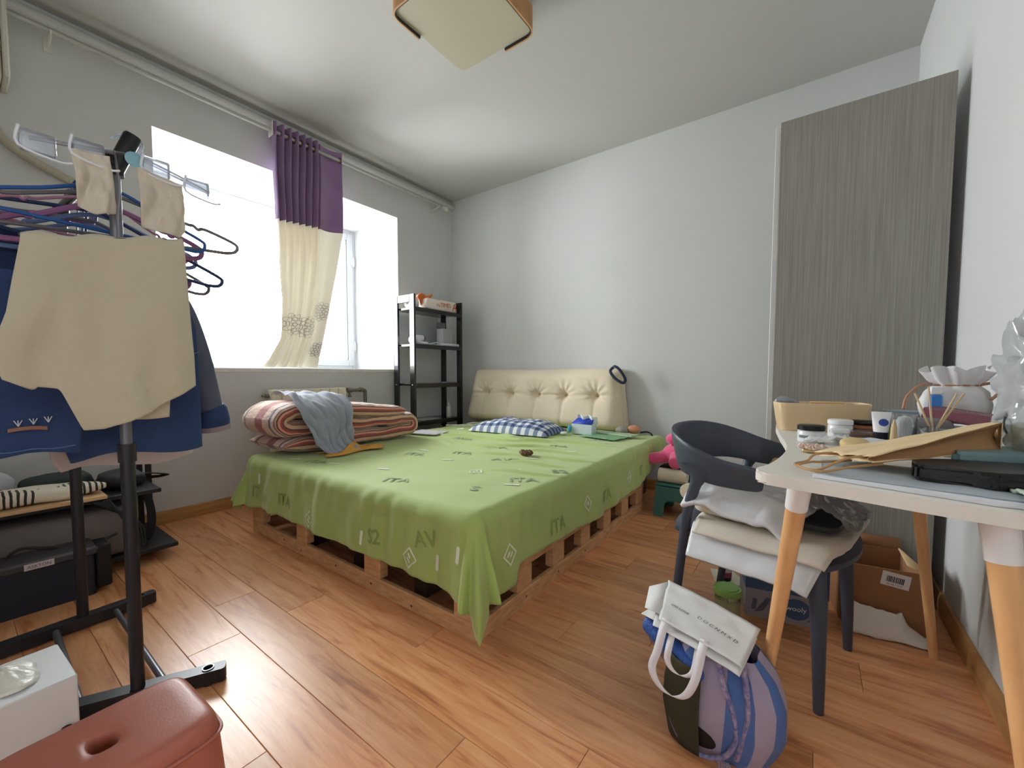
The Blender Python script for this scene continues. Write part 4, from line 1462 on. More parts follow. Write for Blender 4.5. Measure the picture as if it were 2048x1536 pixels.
m_hs = mat('hanger_slate_blue', (104, 128, 172), 0.4)
m_hp = mat('hanger_plum', (142, 94, 138), 0.4)
m_hk = mat('hanger_pink', (172, 124, 150), 0.4)
m_hw = mat('hanger_steel', (118, 116, 122), 0.35, metal=0.5)
m_hn = mat('hanger_navy', (36, 54, 96), 0.4)
hanger(1.655, 0.225, m_hb, 'bright blue wire hanger nearest the front post of the rack', 0.0050, 0.080, radians(-2))
hanger(1.628, 0.315, m_hw, 'thin bare steel wire hanger standing out against the window', 0.0052, 0.085, radians(3), yaw=radians(-4), notch=True)
hanger(1.600, 0.225, m_hp, 'wide plum plastic hanger just behind the bright blue one', 0.0075, 0.115, radians(5), notch=True)
hanger(1.572, 0.215, m_hk, 'thin dusty pink hanger between plum and slate hangers', 0.0040, 0.095, radians(-6), notch=True)
hanger(1.545, 0.230, m_hs, 'pale slate blue hanger with notched shoulders near the rack front', 0.0062, 0.130, radians(3), notch=True)
hanger(1.560, 0.320, m_hn, 'navy wire hanger sagging below the steel one', 0.0055, 0.125, radians(-10), yaw=radians(-4))
hanger(1.490, 0.225, m_hs, 'second pale slate blue hanger, behind the notched one', 0.0050, 0.150, radians(-2))
hanger(1.462, 0.265, m_hp, 'plum hanger tilted down to the right over the window', 0.0065, 0.135, radians(-10))
hanger(1.520, 0.300, m_hw, 'second thin steel wire hanger, half hidden by the beige towel', 0.0050, 0.145, radians(-12), yaw=radians(-4))
hanger(1.400, 0.255, m_hn, 'navy hanger holding the denim jacket at the back of the rack', 0.0055, 0.175, radians(-6))
hanger(1.360, 0.250, m_hs, 'pale blue hanger second from the back of the rack', 0.0055, 0.180, radians(-5), notch=True)
hanger(1.290, 0.215, m_hw, 'thin steel wire hanger farthest back on the rack', 0.0028, 0.180, radians(0))

# beige hand towel hung over a wire at the rack's near end
m_towel = mat('beige_terry', (198, 190, 166), 0.95, bump=(500, 0.35), sheen=0.5, var=(5, 0.5, (188, 180, 154)))
TX = 1.765
def towel(u, v):
    """u left-right, v 0 top .. 1 bottom"""
    yl = interp([(0, -3.268), (0.55, -3.298), (0.82, -3.325), (1, -3.31)], v)
    yr = interp([(0, -2.962), (0.5, -2.952), (0.8, -2.944), (1, -2.944)], v)
    zt = 1.260 + 0.064 * u
    hem = interp([(0, 0.925), (0.10, 0.905), (0.13, 0.900), (0.14, 0.908), (0.24, 0.902), (0.26, 0.890), (0.33, 0.812), (0.345, 0.797), (0.45, 0.797), (0.58, 0.812), (0.70, 0.833), (0.80, 0.858), (0.90, 0.878), (1.0, 0.903)], u)
    z = lerp(zt, hem, v)
    x = TX + 0.010 * sin(u * 9 + 2.2 * v) * v + 0.012 * nz(u * 3.4, v * 2.5) * (0.3 + v) + 0.004 * sin(u * 23) * v
    # rolls over the wire at the top
    if v < 0.05:
        x -= 0.012 * (1 - v / 0.05) ** 2
    return Vector((x, lerp(yl, yr, u), z + 0.004 * sin(u * 19) * (1 - v)))
bm = BM()
grid(bm, 90, 80, towel)
tw = solid(tag(obj('hand_towel', bm, m_towel, angle=80), 'large beige terry towel hanging at the near end of the clothes rack', 'towel'), 0.006)
# back layer of the towel, showing below the front hem on the right
bm = BM()
def towel_b(u, v):
    y_ = lerp(-3.15, lerp(-2.975, -3.005, v), u)
    zt = 1.261 + 0.064 * (y_ + 3.268) / 0.306
    hem = 0.816 + 0.015 * (1 - u) - 0.01 * sin(u * 3)
    z = lerp(zt, hem, v)
    return Vector((TX - 0.022 - 0.004 * v + 0.008 * nz(u * 3, v * 3, 4.0), y_, z))
grid(bm, 40, 60, towel_b)
solid(obj('back_layer', bm, m_towel, tw, angle=80), 0.005)
bm = BM()
tube(bm, smooth_path([(1.718, -3.094, HZ - 0.002), (1.735, -3.094, HZ - 0.02), (1.752, -3.094, 1.42), (1.755, -3.10, 1.345)], 5), 0.003, 6)
tube(bm, [(1.755, -3.272, 1.257), (1.755, -3.10, 1.290), (1.755, -2.960, 1.321)], 0.003, 6)
tube(bm, [(1.755, -3.10, 1.345), (1.755, -3.10, 1.290)], 0.003, 6)
t = tag(obj('towel_hanger', bm, m_hw), 'bare wire hanger hidden under the beige towel', 'hanger')

# clear plastic clip hanger with two small beige cloths
ck = thing('clip_hanger', 'clear plastic clip hanger on top of the rack end', 'hanger', (1.63, -3.05, 1.50))
m_clr = clear_mat('clear_plastic', (236, 240, 246), 0.5, 0.06, 0.12, (236, 240, 248))
CXH = 1.735
bm = BM(); tube(bm, smooth_path([(CXH, -3.245, 1.490), (CXH, -3.14, 1.508), (CXH, -3.055, 1.522), (CXH, -2.98, 1.510), (CXH, -2.885, 1.484)], 6), 0.008, 8, flat=0.6)
obj('arm', bm, m_clr, ck)
bm = BM(); tube(bm, smooth_path([(CXH, -3.055, 1.522), (CXH, -3.040, 1.550), (CXH - 0.010, -3.045, 1.575), (CXH - 0.03, -3.07, 1.585), (CXH - 0.035, -3.095, 1.565)], 5), 0.005, 8)
obj('hook', bm, m_clr, ck)
bm = BM(); lathe(bm, [(0, 0.003), (0.016, 0.003), (0.020, 0), (0.016, -0.003), (0, -0.003)], (CXH + 0.008, -3.058, 1.512), 16, Matrix.Rotation(radians(90), 3, 'Y'))
obj('hub', bm, mat('teal_clear', (130, 178, 190), 0.2), ck)
def clip(y, z):
    bm = BM()
    box(bm, CXH - 0.012, CXH + 0.012, y - 0.030, y + 0.030, z - 0.025, z + 0.025, bev=0.006, seg=2)
    o = obj('clip', bm, m_clr, ck)
    bm = BM()
    tube(bm, smooth_path([(CXH + 0.014, y - 0.03, z + 0.025), (CXH + 0.016, y - 0.032, z - 0.02), (CXH + 0.016, y + 0.03, z - 0.035), (CXH + 0.016, y + 0.055, z - 0.03)], 4), 0.003, 6)
    obj('spring', bm, mat('clip_shine', (226, 230, 240), 0.15), ck)
clip(-3.232, 1.482); clip(-3.145, 1.498); clip(-3.01, 1.508); clip(-2.915, 1.486)
def rag(name, label, top, bot, x):
    (ya, za), (yb, zb) = top
    bm = BM()
    def f(u, v):
        yl = lerp(ya, bot[0][0], v); yr = lerp(yb, bot[-1][0], v)
        zt = lerp(za, zb, u)
        zb_ = interp([((p[0] - bot[0][0]) / (bot[-1][0] - bot[0][0]), p[1]) for p in bot], u)
        return Vector((x + 0.010 * sin(u * 7 + v * 4) * v + 0.012 * nz(u * 4, v * 4, ya), lerp(yl, yr, u), lerp(zt, zb_, v)))
    grid(bm, 30, 36, f)
    return solid(tag(obj(name, bm, m_rag, angle=80), label, 'cloth', 'small cloths clipped to the hanger'), 0.003)
m_rag = mat('cream_muslin', (204, 196, 180), 0.9, bump=(300, 0.15))
rag('cleaning_cloth', 'small beige cloth clipped left of the rack post', ((-3.178, 1.488), (-3.108, 1.498)), [(-3.170, 1.356), (-3.140, 1.340), (-3.118, 1.350), (-3.098, 1.358)], CXH + 0.014)
rag('cleaning_cloth', 'small beige cloth clipped right of the rack post', ((-3.055, 1.492), (-2.955, 1.480)), [(-3.048, 1.338), (-3.01, 1.332), (-2.965, 1.328), (-2.950, 1.352)], CXH + 0.014)

# clothes on the rack
m_denim = mat('blue_denim', (40, 60, 102), 0.85, bump=(350, 0.2), var=(9, 0.6, (54, 80, 126)))
m_denim_d = mat('dark_denim', (40, 56, 92), 0.9, bump=(350, 0.2), var=(7, 0.6, (30, 42, 72)))
def garment(name, label, cat, x0, outline, thick, m, nu=46, nv=46, amp=0.02, seed=0.0):
    """hanging garment: outline = list of (z, yleft, yright); front and back sheets joined"""
    bm = BM()
    zs = [o_[0] for o_ in outline]
    L = [(o_[0], o_[1]) for o_ in outline][::-1]
    Rr = [(o_[0], o_[2]) for o_ in outline][::-1]
    def f(u, v):
        z = lerp(zs[-1], zs[0], v)
        a = u * 2 * pi
        yl, yr = interp(L, z), interp(Rr, z)
        cc = superell(a, 0.45)
        y_ = (yl + yr) / 2 + (yr - yl) / 2 * cc[0]
        fold = amp * (1 - v * 0.6) * (sin(y_ * 38 + seed) * 0.5 + nz(y_ * 8, z * 2.5, seed))
        tk = thick * (0.5 + 0.5 * (1 - v) ** 0.5) if v > 0.9 else thick
        x = x0 + cc[1] * (tk / 2) + fold
        return Vector((x, y_, z + 0.012 * sin(y_ * 21 + seed) * (1 - v) ** 3))
    grid(bm, nu, nv, f, wrapu=True)
    return obj(name, bm, m, None, angle=80)
# denim skirt with embroidery, front left
o = garment('denim_skirt', '', '', 1.58, [(1.20, -3.35, -3.12), (1.10, -3.38, -3.14), (0.90, -3.42, -3.155), (0.722, -3.45, -3.168)], 0.05, m_denim, amp=0.008, seed=1.0)
skirt = tag(o, 'blue denim skirt with a small embroidered motif, left of the rack post', 'skirt')
m_st = mat('stitch_white', (206, 214, 226), 0.8)
bm = BM()
for k in range(3):
    yk = -3.270 + 0.026 * k
    for dy in (-0.007, 0.0, 0.007):
        tube(bm, [(1.613, yk - 0.01, 0.805 + 0.003 * k), (1.613, yk - 0.01 + dy, 0.820 + 0.003 * k)], 0.0012, 5)
tag(obj('embroidered_stitches', bm, m_st, skirt), kind='stuff')
bm = BM()
grid(bm, 16, 3, lambda u, v: Vector((1.6125, -3.298 + 0.068 * u, 0.795 + 0.010 * (v - 0.5) + 0.004 * sin(u * 3))))
solid(obj('patch', bm, mat('patch_brown', (150, 112, 92), 0.8), skirt), 0.002)
bm = BM()
tube(bm, [(1.612, -3.44 + 0.26 * k / 20, 0.742 + 0.002 * sin(k)) for k in range(21)], 0.0015, 5)
obj('hem_stitch', bm, mat('stitch_blue', (88, 116, 164), 0.8), skirt)
# dark top behind at far left
o = garment('dark_shirt', '', '', 1.50, [(1.315, -3.32, -3.02), (1.26, -3.40, -2.96), (1.0, -3.44, -2.95), (0.80, -3.44, -2.95)], 0.05, m_denim_d, seed=2.0)
tag(o, 'dark blue-grey shirt hanging behind the towel at the far left', 'shirt')
# denim jacket with a turned-up cuff, sleeve to the right
jk = thing('denim_jacket', 'denim jacket with turned-up cuff hanging against the window', 'jacket', (1.42, -3.0, 0.67))
o = garment('jacket_body', '', '', 1.425, [(1.300, -3.20, -2.98), (1.24, -3.22, -2.88), (1.10, -3.22, -2.84), (0.90, -3.21, -2.836), (0.755, -3.19, -2.836), (0.676, -3.17, -2.836)], 0.06, m_denim, seed=3.0)
o.parent = jk; o.location = o.location - jk.location
bm = BM()
tube(bm, smooth_path([(1.395, -2.93, 1.265), (1.385, -2.875, 1.16), (1.38, -2.835, 1.02), (1.375, -2.805, 0.89), (1.37, -2.782, 0.800)], 6), [0.040 + 0.012 * sin(k / 24 * pi) for k in range(25)], 16, flat=1.0)
obj('sleeve', bm, mat('slate_denim', (84, 88, 112), 0.85, bump=(350, 0.2), var=(9, 0.6, (98, 102, 126))), jk)
bm = BM()
tube(bm, [(1.37, -2.782, 0.805), (1.37, -2.779, 0.798), (1.368, -2.770, 0.752), (1.367, -2.767, 0.738)], [0.046, 0.052, 0.053, 0.050], 18)
obj('cuff', bm, m_denim, jk)
bm = BM()
tube(bm, [(1.367, -2.767, 0.739), (1.366, -2.764, 0.720)], [0.052, 0.051], 18)
obj('cuff_edge', bm, mat('cuff_inner', (150, 134, 142), 0.85), jk)
bm = BM()
tube(bm, [(1.468, -2.885 + 0.045 * k / 8, 1.02 - 0.012 * sin(k / 8 * 3)) for k in range(9)], 0.0018, 5)
obj('seam', bm, mat('stitch_blue', (88, 116, 164), 0.8), jk)
# pale blouse below the jacket hem
o = garment('pale_blouse', '', '', 1.31, [(1.30, -3.16, -2.99), (1.2, -3.22, -2.90), (0.85, -3.21, -2.84), (0.67, -3.20, -2.81), (0.625, -3.18, -2.83)], 0.05, mat('blush_cotton', (198, 186, 184), 0.85), seed=4.0)
tag(o, 'pale blush blouse showing below the denim jacket hem', 'blouse')

# ------------------------------------------------------------------ low stand against the window wall, left corner
m_st_blk = mat('stand_black', (30, 30, 34), 0.5)
LS = thing('low_stand', 'low black two-tier stand by the window wall behind the clothes', 'stand', (0.40, -3.15, 0))
for x0, y0 in ((0.30, -2.738), (0.155, -2.745), (0.60, -3.62), (0.155, -3.62)):
    part('leg', m_st_blk, LS, (x0 - 0.012, x0 + 0.012, y0 - 0.012, y0 + 0.012, 0.0, 0.50), bev=0.002)
part('lower_tier', m_st_blk, LS, (0.14, 0.62, -3.64, -2.70, 0.050, 0.072), bev=0.003)
part('upper_tier', m_st_blk, LS, (0.14, 0.62, -3.64, -2.76, 0.345, 0.366), bev=0.003)
bm = BM(); box(bm, 0.20, 0.655, -3.60, -2.965, 0.367, 0.382, bev=0.001)
tag(obj('cardboard_sheet', bm, mat('tan_board', (206, 172, 130), 0.7, var=(8, 0.5, (190, 154, 112)))), 'tan cardboard sheet lying on the low black stand', 'cardboard')
# printed canvas bag lying on it
m_zeb = bpy.data.materials.new('zebra_canvas')
m_zeb.use_nodes = True
nt, b = nodes_of(m_zeb)
tc = N(nt, 'ShaderNodeTexCoord'); wv = N(nt, 'ShaderNodeTexWave')
wv.inputs['Scale'].default_value = 16; wv.inputs['Distortion'].default_value = 2.2; wv.bands_direction = 'Y'
nt.links.new(tc.outputs['Object'], wv.inputs['Vector'])
ns = N(nt, 'ShaderNodeTexNoise'); ns.inputs['Scale'].default_value = 6
nt.links.new(tc.outputs['Object'], ns.inputs['Vector'])
g1 = N(nt, 'ShaderNodeMath', operation='GREATER_THAN'); g1.inputs[1].default_value = 0.62
g2 = N(nt, 'ShaderNodeMath', operation='GREATER_THAN'); g2.inputs[1].default_value = 0.50
ml = N(nt, 'ShaderNodeMath', operation='MULTIPLY')
nt.links.new(wv.outputs['Fac'], g1.inputs[0]); nt.links.new(ns.outputs['Fac'], g2.inputs[0])
nt.links.new(g1.outputs[0], ml.inputs[0]); nt.links.new(g2.outputs[0], ml.inputs[1])
mx = N(nt, 'ShaderNodeMix', data_type='RGBA')
mx.inputs['A'].default_value = lin((216, 208, 190)); mx.inputs['B'].default_value = lin((50, 46, 46))
nt.links.new(ml.outputs[0], mx.inputs['Factor']); nt.links.new(mx.outputs['Result'], b.inputs['Base Color'])
b.inputs['Roughness'].default_value = 0.85
bm = BM()
puff(bm, (0.54, -3.17, 0.412), (0.17, 0.40, 0.062), 0.7, 0.6, 44, 20, 0.45, 9, 1.7)
tag(obj('canvas_bag', bm, m_zeb), 'crumpled cream canvas bag with black stripes on the cardboard sheet', 'bag')
bm = BM()
puff(bm, (0.40, -2.87, 0.405), (0.26, 0.17, 0.075), 0.6, 0.6, 30, 16, 0.3, 12, 5)
tag(obj('dark_backpack', bm, mat('black_bag_nylon', (34, 34, 42), 0.6, bump=(60, 0.3)), angle=70), 'dark folded bag at the right end of the low stand', 'bag')
bm = BM()
tube(bm, smooth_path([(0.44, -2.80, 0.420), (0.40, -2.745, 0.405), (0.36, -2.69, 0.385), (0.33, -2.665, 0.372), (0.31, -2.70, 0.365), (0.33, -2.76, 0.375)], 5), 0.013, 8, flat=0.3)
tag(obj('bag_strap', bm, mat('strap_black', (22, 22, 28), 0.7)), 'black strap looping out past the leg of the low stand', 'strap')
bm = BM()
tube(bm, smooth_path([(0.47, -2.80, 0.36), (0.50, -2.785, 0.28), (0.52, -2.78, 0.20), (0.52, -2.79, 0.13), (0.51, -2.805, 0.09)], 5), 0.017, 8, flat=0.3)
tag(obj('hanging_strap', bm, mat('strap_black', (22, 22, 28), 0.7)), 'black webbing strap hanging straight down from the dark folded bag', 'strap')
bm = BM()
for k in range(6):
    a = k * 1.05
    tube(bm, smooth_path([(0.64, -2.96 - 0.01 * k, 0.355), (0.68, -2.93 + 0.012 * k, 0.29 - 0.01 * k), (0.70, -2.90 + 0.010 * k, 0.22 - 0.012 * k), (0.72, -2.89 + 0.006 * k, 0.15 - 0.006 * k)], 4), 0.006, 6)
tag(obj('cord_bundle', bm, mat('cord_black', (20, 20, 24), 0.6)), 'bundle of black cords dangling from the low stand', 'cords', kind='stuff')
bm = BM()
tube(bm, smooth_path([(0.665, -2.94, 0.20), (0.685, -3.05, 0.175), (0.70, -3.16, 0.215), (0.70, -3.24, 0.235), (0.70, -3.285, 0.19), (0.71, -3.27, 0.165)], 6), 0.006, 6)
tag(obj('power_cord', bm, mat('cord_brown', (44, 34, 32), 0.6)), 'thin dark power cord looping over the grey storage bag', 'cord')
bm = BM()
box(bm, 0.22, 0.60, -3.58, -2.86, 0.0725, 0.30, bev=0.035, seg=3)
tag(obj('storage_bag', bm, mat('taupe_canvas', (120, 112, 108), 0.8, bump=(120, 0.2), var=(4, 0.6, (104, 98, 96)))), 'taupe fabric storage bag on the lower tier of the stand', 'storage bag')
bm = BM()
puff(bm, (0.36, -3.34, 0.455), (0.22, 0.26, 0.14), 0.7, 0.7, 30, 16, 0.35, 10, 8)
tag(obj('white_bundle', bm, mat('grey_white_cloth', (176, 182, 190), 0.85), angle=70), 'pale crumpled bundle at the back of the low stand', 'cloth')
bm = BM()
puff(bm, (0.32, -3.08, 0.42), (0.20, 0.24, 0.075), 0.6, 0.6, 30, 16, 0.3, 10, 9)
tag(obj('dark_green_cloth', bm, mat('forest_cloth', (48, 58, 56), 0.85), angle=70), 'dark green folded cloth behind the striped canvas bag', 'cloth')
bm = BM()
box(bm, 0.395, 0.46, -2.775, -2.752, 0.335, 0.352, bev=0.004)
tag(obj('yellow_pouch', bm, mat('yellow_card', (222, 184, 84), 0.6)), 'small yellow and white packet by the leg of the low stand', 'packet')
# dark bins in front of it
bn = thing('storage_bin', 'dark navy storage bin with white label on the floor behind the rack', 'storage bin', (0.73, -3.3, 0))
bm = BM()
prism(bm, round_poly([(0.655, -3.70), (0.80, -3.70), (0.80, -3.035), (0.655, -3.035)], 0.02, 4), 0.0, 0.170)
obj('bin_body', bm, mat('navy_plastic', (30, 34, 48), 0.5), bn)
part('lid', mat('charcoal_plastic', (62, 60, 64), 0.5), bn, (0.645, 0.81, -3.71, -3.025, 0.171, 0.205), bev=0.008)
part('label', mat('label_white', (196, 186, 188), 0.6), bn, (0.8105, 0.812, -3.235, -3.155, 0.176, 0.200), bev=0.0)
bm = text_mesh('ASKTON', 0.016, lambda x, y: (0.8124, -3.195 + x, 0.187 + y))
obj('lettering', bm, mat('label_ink', (60, 56, 60), 0.7), bn, smooth=False, weld=False)
part('side_clip', mat('clip_black', (18, 18, 22), 0.5), bn, (0.69, 0.80, -3.034, -2.985, 0.02, 0.205), bev=0.006)

# ------------------------------------------------------------------ tissue box (white carton) and red stool, near left
wb = thing('white_carton', 'white carton with a torn plastic window at the left edge of the floor', 'carton', (1.75, -3.3, 0.0))
bm = BM()
M_ = Matrix.Translation((1.755, -3.345, 0)) @ Matrix.Rotation(radians(3), 4, 'Z')
box(bm, -0.165, 0.045, -0.13, 0.122, 0.0, 0.20, bev=0.003, M=M_)
obj('carton_body', bm, mat('white_coated_card', (226, 228, 230), 0.5), wb)
bm = BM()
def plas(u, v):
    a = u * 2 * pi
    r = lerp(0.075, 0.0, v ** 0.8) * (1 + 0.15 * sin(3 * a))
    return Vector((1.690 + r * cos(a) * 1.0, -3.335 + r * sin(a) * 0.9, 0.2025 + 0.030 * v ** 0.7 + 0.008 * nz(r * 30, a * 2)))
grid(bm, 40, 10, plas, wrapu=True)
solid(obj('plastic_film', bm, mat('film_white', (228, 226, 216), 0.35, bump=(60, 0.3)), wb), 0.001)
bm = BM(); lathe(bm, [(0, 0.0012), (0.013, 0.001), (0.013, -0.002)], (1.8065, -3.245, 0.08), 12, Matrix.Rotation(radians(90), 3, 'Y'))
obj('vent_hole', bm, mat('hole_dark', (40, 26, 26), 0.8), wb)

# red plastic stool: rounded top with an oblong hand hole, four tapered sides with arches
m_red = mat('terracotta_plastic', (172, 102, 86), 0.38, bump=(250, 0.04), subs=0.0)
SC, SZ = Vector((2.235, -3.245, 0)), 0.292
SA = radians(2)
def rr_pt(t, hx, hy, e=0.28):
    c_ = superell(t, e)
    return Vector((c_[0] * hx, c_[1] * hy))
st_ = thing('plastic_stool', 'terracotta red plastic stool with an oblong hand hole, nearest the camera', 'stool', (SC.x, SC.y, 0))
bm = BM()
NS = 72
prof = [(0.036, 0.034, SZ), (0.070, 0.105, SZ), (0.088, 0.128, SZ - 0.0003), (0.096, 0.136, SZ - 0.002), (0.103, 0.143, SZ - 0.007), (0.108, 0.148, SZ - 0.016), (0.111, 0.151, SZ - 0.035)]
rings = []
def st_w(p, z):
    R2 = Matrix.Rotation(SA, 2)
    q = R2 @ p
    return Vector((SC.x + q.x, SC.y + q.y, z))
hole = [bm.verts.new(st_w(Vector((0.023 * superell(2 * pi * k / NS, 0.9)[0], 0.018 * superell(2 * pi * k / NS, 0.7)[1])), SZ - 0.030)) for k in range(NS)]
hole1 = [bm.verts.new(st_w(Vector((0.0245 * superell(2 * pi * k / NS, 0.9)[0], 0.0195 * superell(2 * pi * k / NS, 0.7)[1])), SZ - 0.005)) for k in range(NS)]
hole2 = [bm.verts.new(st_w(Vector((0.029 * superell(2 * pi * k / NS, 0.9)[0], 0.024 * superell(2 * pi * k / NS, 0.7)[1])), SZ)) for k in range(NS)]
rings = [hole, hole1, hole2]
for hx, hy, z in prof:
    rings.append([bm.verts.new(st_w(rr_pt(2 * pi * k / NS, hx, hy), z)) for k in range(NS)])
# skirt: down to the floor on the legs, arch between them
def leg_z(t):
    c_ = superell(t, 0.28)
    d = max(abs(c_[0]), abs(c_[1]))
    m_ = min(abs(c_[0]), abs(c_[1]))
    return 0.0 if m_ > 0.62 else 0.155 * sstep((0.62 - m_) / 0.22)
for j in range(1, 9):
    f_ = j / 8
    ring = []
    for k in range(NS):
        t_ = 2 * pi * k / NS
        zl = leg_z(t_)
        z = lerp(SZ - 0.035, zl, f_)
        g = (SZ - 0.035 - z) / (SZ - 0.035)
        ring.append(bm.verts.new(st_w(rr_pt(t_, 0.111 + 0.018 * g, 0.151 + 0.018 * g), z)))
    rings.append(ring)
for A, B_ in zip(rings, rings[1:]):
    for k in range(NS):
        bm.faces.new((A[k], A[(k + 1) % NS], B_[(k + 1) % NS], B_[k]))
o = obj('stool_shell', bm, m_red, st_, angle=50)
solid(o, 0.004, -1.0)
bm = BM()
tube(bm, [st_w(rr_pt(2 * pi * k / NS, 0.1135, 0.1535), SZ - 0.036) for k in range(NS)], 0.0035, 6, closed=True)
obj('rim_bead', bm, m_red, st_)
# ------------------------------------------------------------------ dark grey plastic armchair tucked under the desk
CO, CH = Vector((3.092, -1.738, 0)), radians(-12)
ca, cl = Vector((cos(CH), sin(CH), 0)), Vector((-sin(CH), cos(CH), 0))
def cw(u, v, z):
    return CO + ca * u + cl * v + Vector((0, 0, z))
m_ch = mat('slate_plastic', (62, 68, 82), 0.45, bump=(400, 0.05))
chair = thing('plastic_armchair', 'dark slate plastic chair with a curved horseshoe back, by the desk', 'chair', CO[:])
# horseshoe back and arms: table of (v, u, ztop, zbottom)
HS0 = [(-0.222, 0.068, 0.652, 0.596), (-0.229, 0.055, 0.662, 0.590), (-0.235, 0.015, 0.668, 0.588), (-0.238, -0.035, 0.676, 0.588), (-0.234, -0.085, 0.690, 0.590), (-0.218, -0.140, 0.712, 0.598), (-0.178, -0.190, 0.735, 0.604),
      (-0.104, -0.226, 0.750, 0.605), (0.0, -0.238, 0.754, 0.604)]
HS = HS0 + [(-a, b_, c_, d_) for a, b_, c_, d_ in HS0[-2::-1]]
pc = smooth_path([(a, b_, 0) for a, b_, _, _ in HS], 6)
pz = smooth_path([(a, b_, 0) for _, _, a, b_ in HS], 6)
bm = BM()
nH = len(pc) - 1
def band(t, w):
    i = min(int(t * nH), nH - 1); f = t * nH - i
    p_ = pc[i].lerp(pc[i + 1], f); z_ = pz[i].lerp(pz[i + 1], f)
    d = pc[min(i + 2, nH)] - pc[max(i - 1, 0)]
    d.normalize()
    n = Vector((-d.y, d.x, 0))
    if n.dot(Vector((p_.x, p_.y + 0.05, 0))) < 0:
        n = -n
    a = w * 2 * pi
    s_ = superell(a, 0.6)
    zc, zh = (z_.x + z_.y) / 2, (z_.x - z_.y) / 2
    e_ = min(1, min(t, 1 - t) / 0.012) ** 0.5
    z = zc + zh * s_[1] * (0.35 + 0.65 * e_)
    q = p_ + n * (0.0095 * s_[0] * (0.4 + 0.6 * e_) + 0.20 * (z - 0.60) * (1 if True else 0))
    return cw(q.y, q.x, z)
grid(bm, 130, 18, band, wrapv=True)
for t in (0.0, 1.0):
    bm.faces.new([bm.verts.new(band(t, k / 18)) for k in range(18)])
obj('backrest', bm, m_ch, chair, angle=60)
for s_ in (-1, 1):
    bm = BM()
    LP = smooth_path([(-0.208, 0.203, 0.0), (-0.185, 0.208, 0.20), (-0.158, 0.218, 0.42), (-0.135, 0.230, 0.53), (-0.110, 0.238, 0.600), (-0.095, 0.243, 0.645)], 5)
    def lgf(t, w, s_=s_):
        i = min(int(t * 25), 24); c_ = LP[i].lerp(LP[i + 1], t * 25 - i)
        A_ = interp([(0, 0.0125), (0.5, 0.0165), (0.72, 0.019), (0.84, 0.030), (0.93, 0.058), (1.0, 0.075)], t)
        B__ = interp([(0, 0.0125), (0.6, 0.0145), (0.85, 0.0115), (1.0, 0.0085)], t)
        return cw(c_.x + A_ * cos(w * 2 * pi), s_ * (c_.y + B__ * sin(w * 2 * pi)), c_.z)
    grid(bm, 40, 16, lgf, wrapv=True)
    bm.faces.new([bm.verts.new(lgf(0, k / 16)) for k in range(16)])
    obj('leg', bm, m_ch, chair)
    bm = BM()
    tube(bm, smooth_path([cw(0.216, s_ * 0.200, 0.0), cw(0.210, s_ * 0.195, 0.18), cw(0.200, s_ * 0.185, 0.33), cw(0.180, s_ * 0.165, 0.405), cw(0.12, s_ * 0.12, 0.425)], 5),
         [0.0125 + 0.010 * min(1, k / 10) + 0.014 * max(0, (k - 10) / 10) for k in range(21)], 14)
    obj('leg', bm, m_ch, chair)
bm = BM()
def seat(u, v, s_):
    a, b_ = 2 * u - 1, 2 * v - 1
    sx, sy = a * sqrt(1 - 0.32 * b_ * b_), b_ * sqrt(1 - 0.32 * a * a)
    r = max(abs(a), abs(b_))
    dish = -0.016 * (1 - r ** 2)
    z = 0.435 + dish - 0.020 * sstep((r - 0.8) / 0.2) - (0.016 if s_ < 0 else 0)
    return cw(0.01 + sx * 0.255, sy * 0.245, z)
grid(bm, 28, 28, lambda u, v: seat(u, v, 1))
grid(bm, 28, 28, lambda u, v: seat(u, v, -1))
for (fa) in (lambda t: (t, 0), lambda t: (t, 1), lambda t: (0, t), lambda t: (1, t)):
    grid(bm, 28, 2, lambda u, v, fa=fa: seat(*fa(u), 1).lerp(seat(*fa(u), -1), v))
obj('seat', bm, m_ch, chair, angle=60)

# pile on the chair: mailers, cream cushion, white bag
def sheet_thing(name, label, cat, corners, m, amp=0.01, th=0.004, seed=0.0, n=24):
    """soft sheet between four corner points (a,b,c,d round)"""
    A, B_, C_, D_ = [Vector(c) for c in corners]
    bm = BM()
    def f(u, v):
        p_ = A.lerp(B_, u).lerp(D_.lerp(C_, u), v)
        p_.z += amp * (nz(u * 4, v * 4, seed) + 0.5 * nz(u * 9, v * 9, seed + 3))
        return p_
    grid(bm, n, n, f)
    return solid(tag(obj(name, bm, m, angle=80), label, cat), th)
m_poly = mat('white_poly', (216, 218, 222), 0.35, bump=(30, 0.25))
m_card = mat('cream_mailer', (214, 206, 192), 0.6)
bm = BM()
def mailer(u, v):
    a, b_ = 2 * u - 1, 2 * v - 1
    p_ = cw(0.052 + 0.195 * a * (1 - 0.30 * max(0, -b_ - 0.3)), 0.27 * b_ - 0.06, 0)
    e = max(abs(a), abs(b_))
    return Vector((p_.x, p_.y, 0.448 + 0.006 * nz(u * 5, v * 5, 1.0) - 0.21 * max(0, -b_ - 0.66) ** 1.0 - 0.04 * max(0, a - 0.8)))
grid(bm, 30, 30, mailer)
solid(tag(obj('plastic_mailer', bm, m_poly, angle=80), 'flat white plastic mailer drooping over the chair seat edge', 'mailer'), 0.008, 1.0)
bm = BM()
def mailer2(u, v):
    a, b_ = 2 * u - 1, 2 * v - 1
    p_ = cw(0.065 + 0.195 * a * (1 - 0.2 * max(0, -b_ - 0.3)), 0.235 * b_ - 0.055, 0)
    return Vector((p_.x, p_.y, 0.463 + 0.005 * nz(u * 5, v * 5, 2.0) - 0.10 * max(0, -b_ - 0.76) - 0.03 * max(0, a - 0.85)))
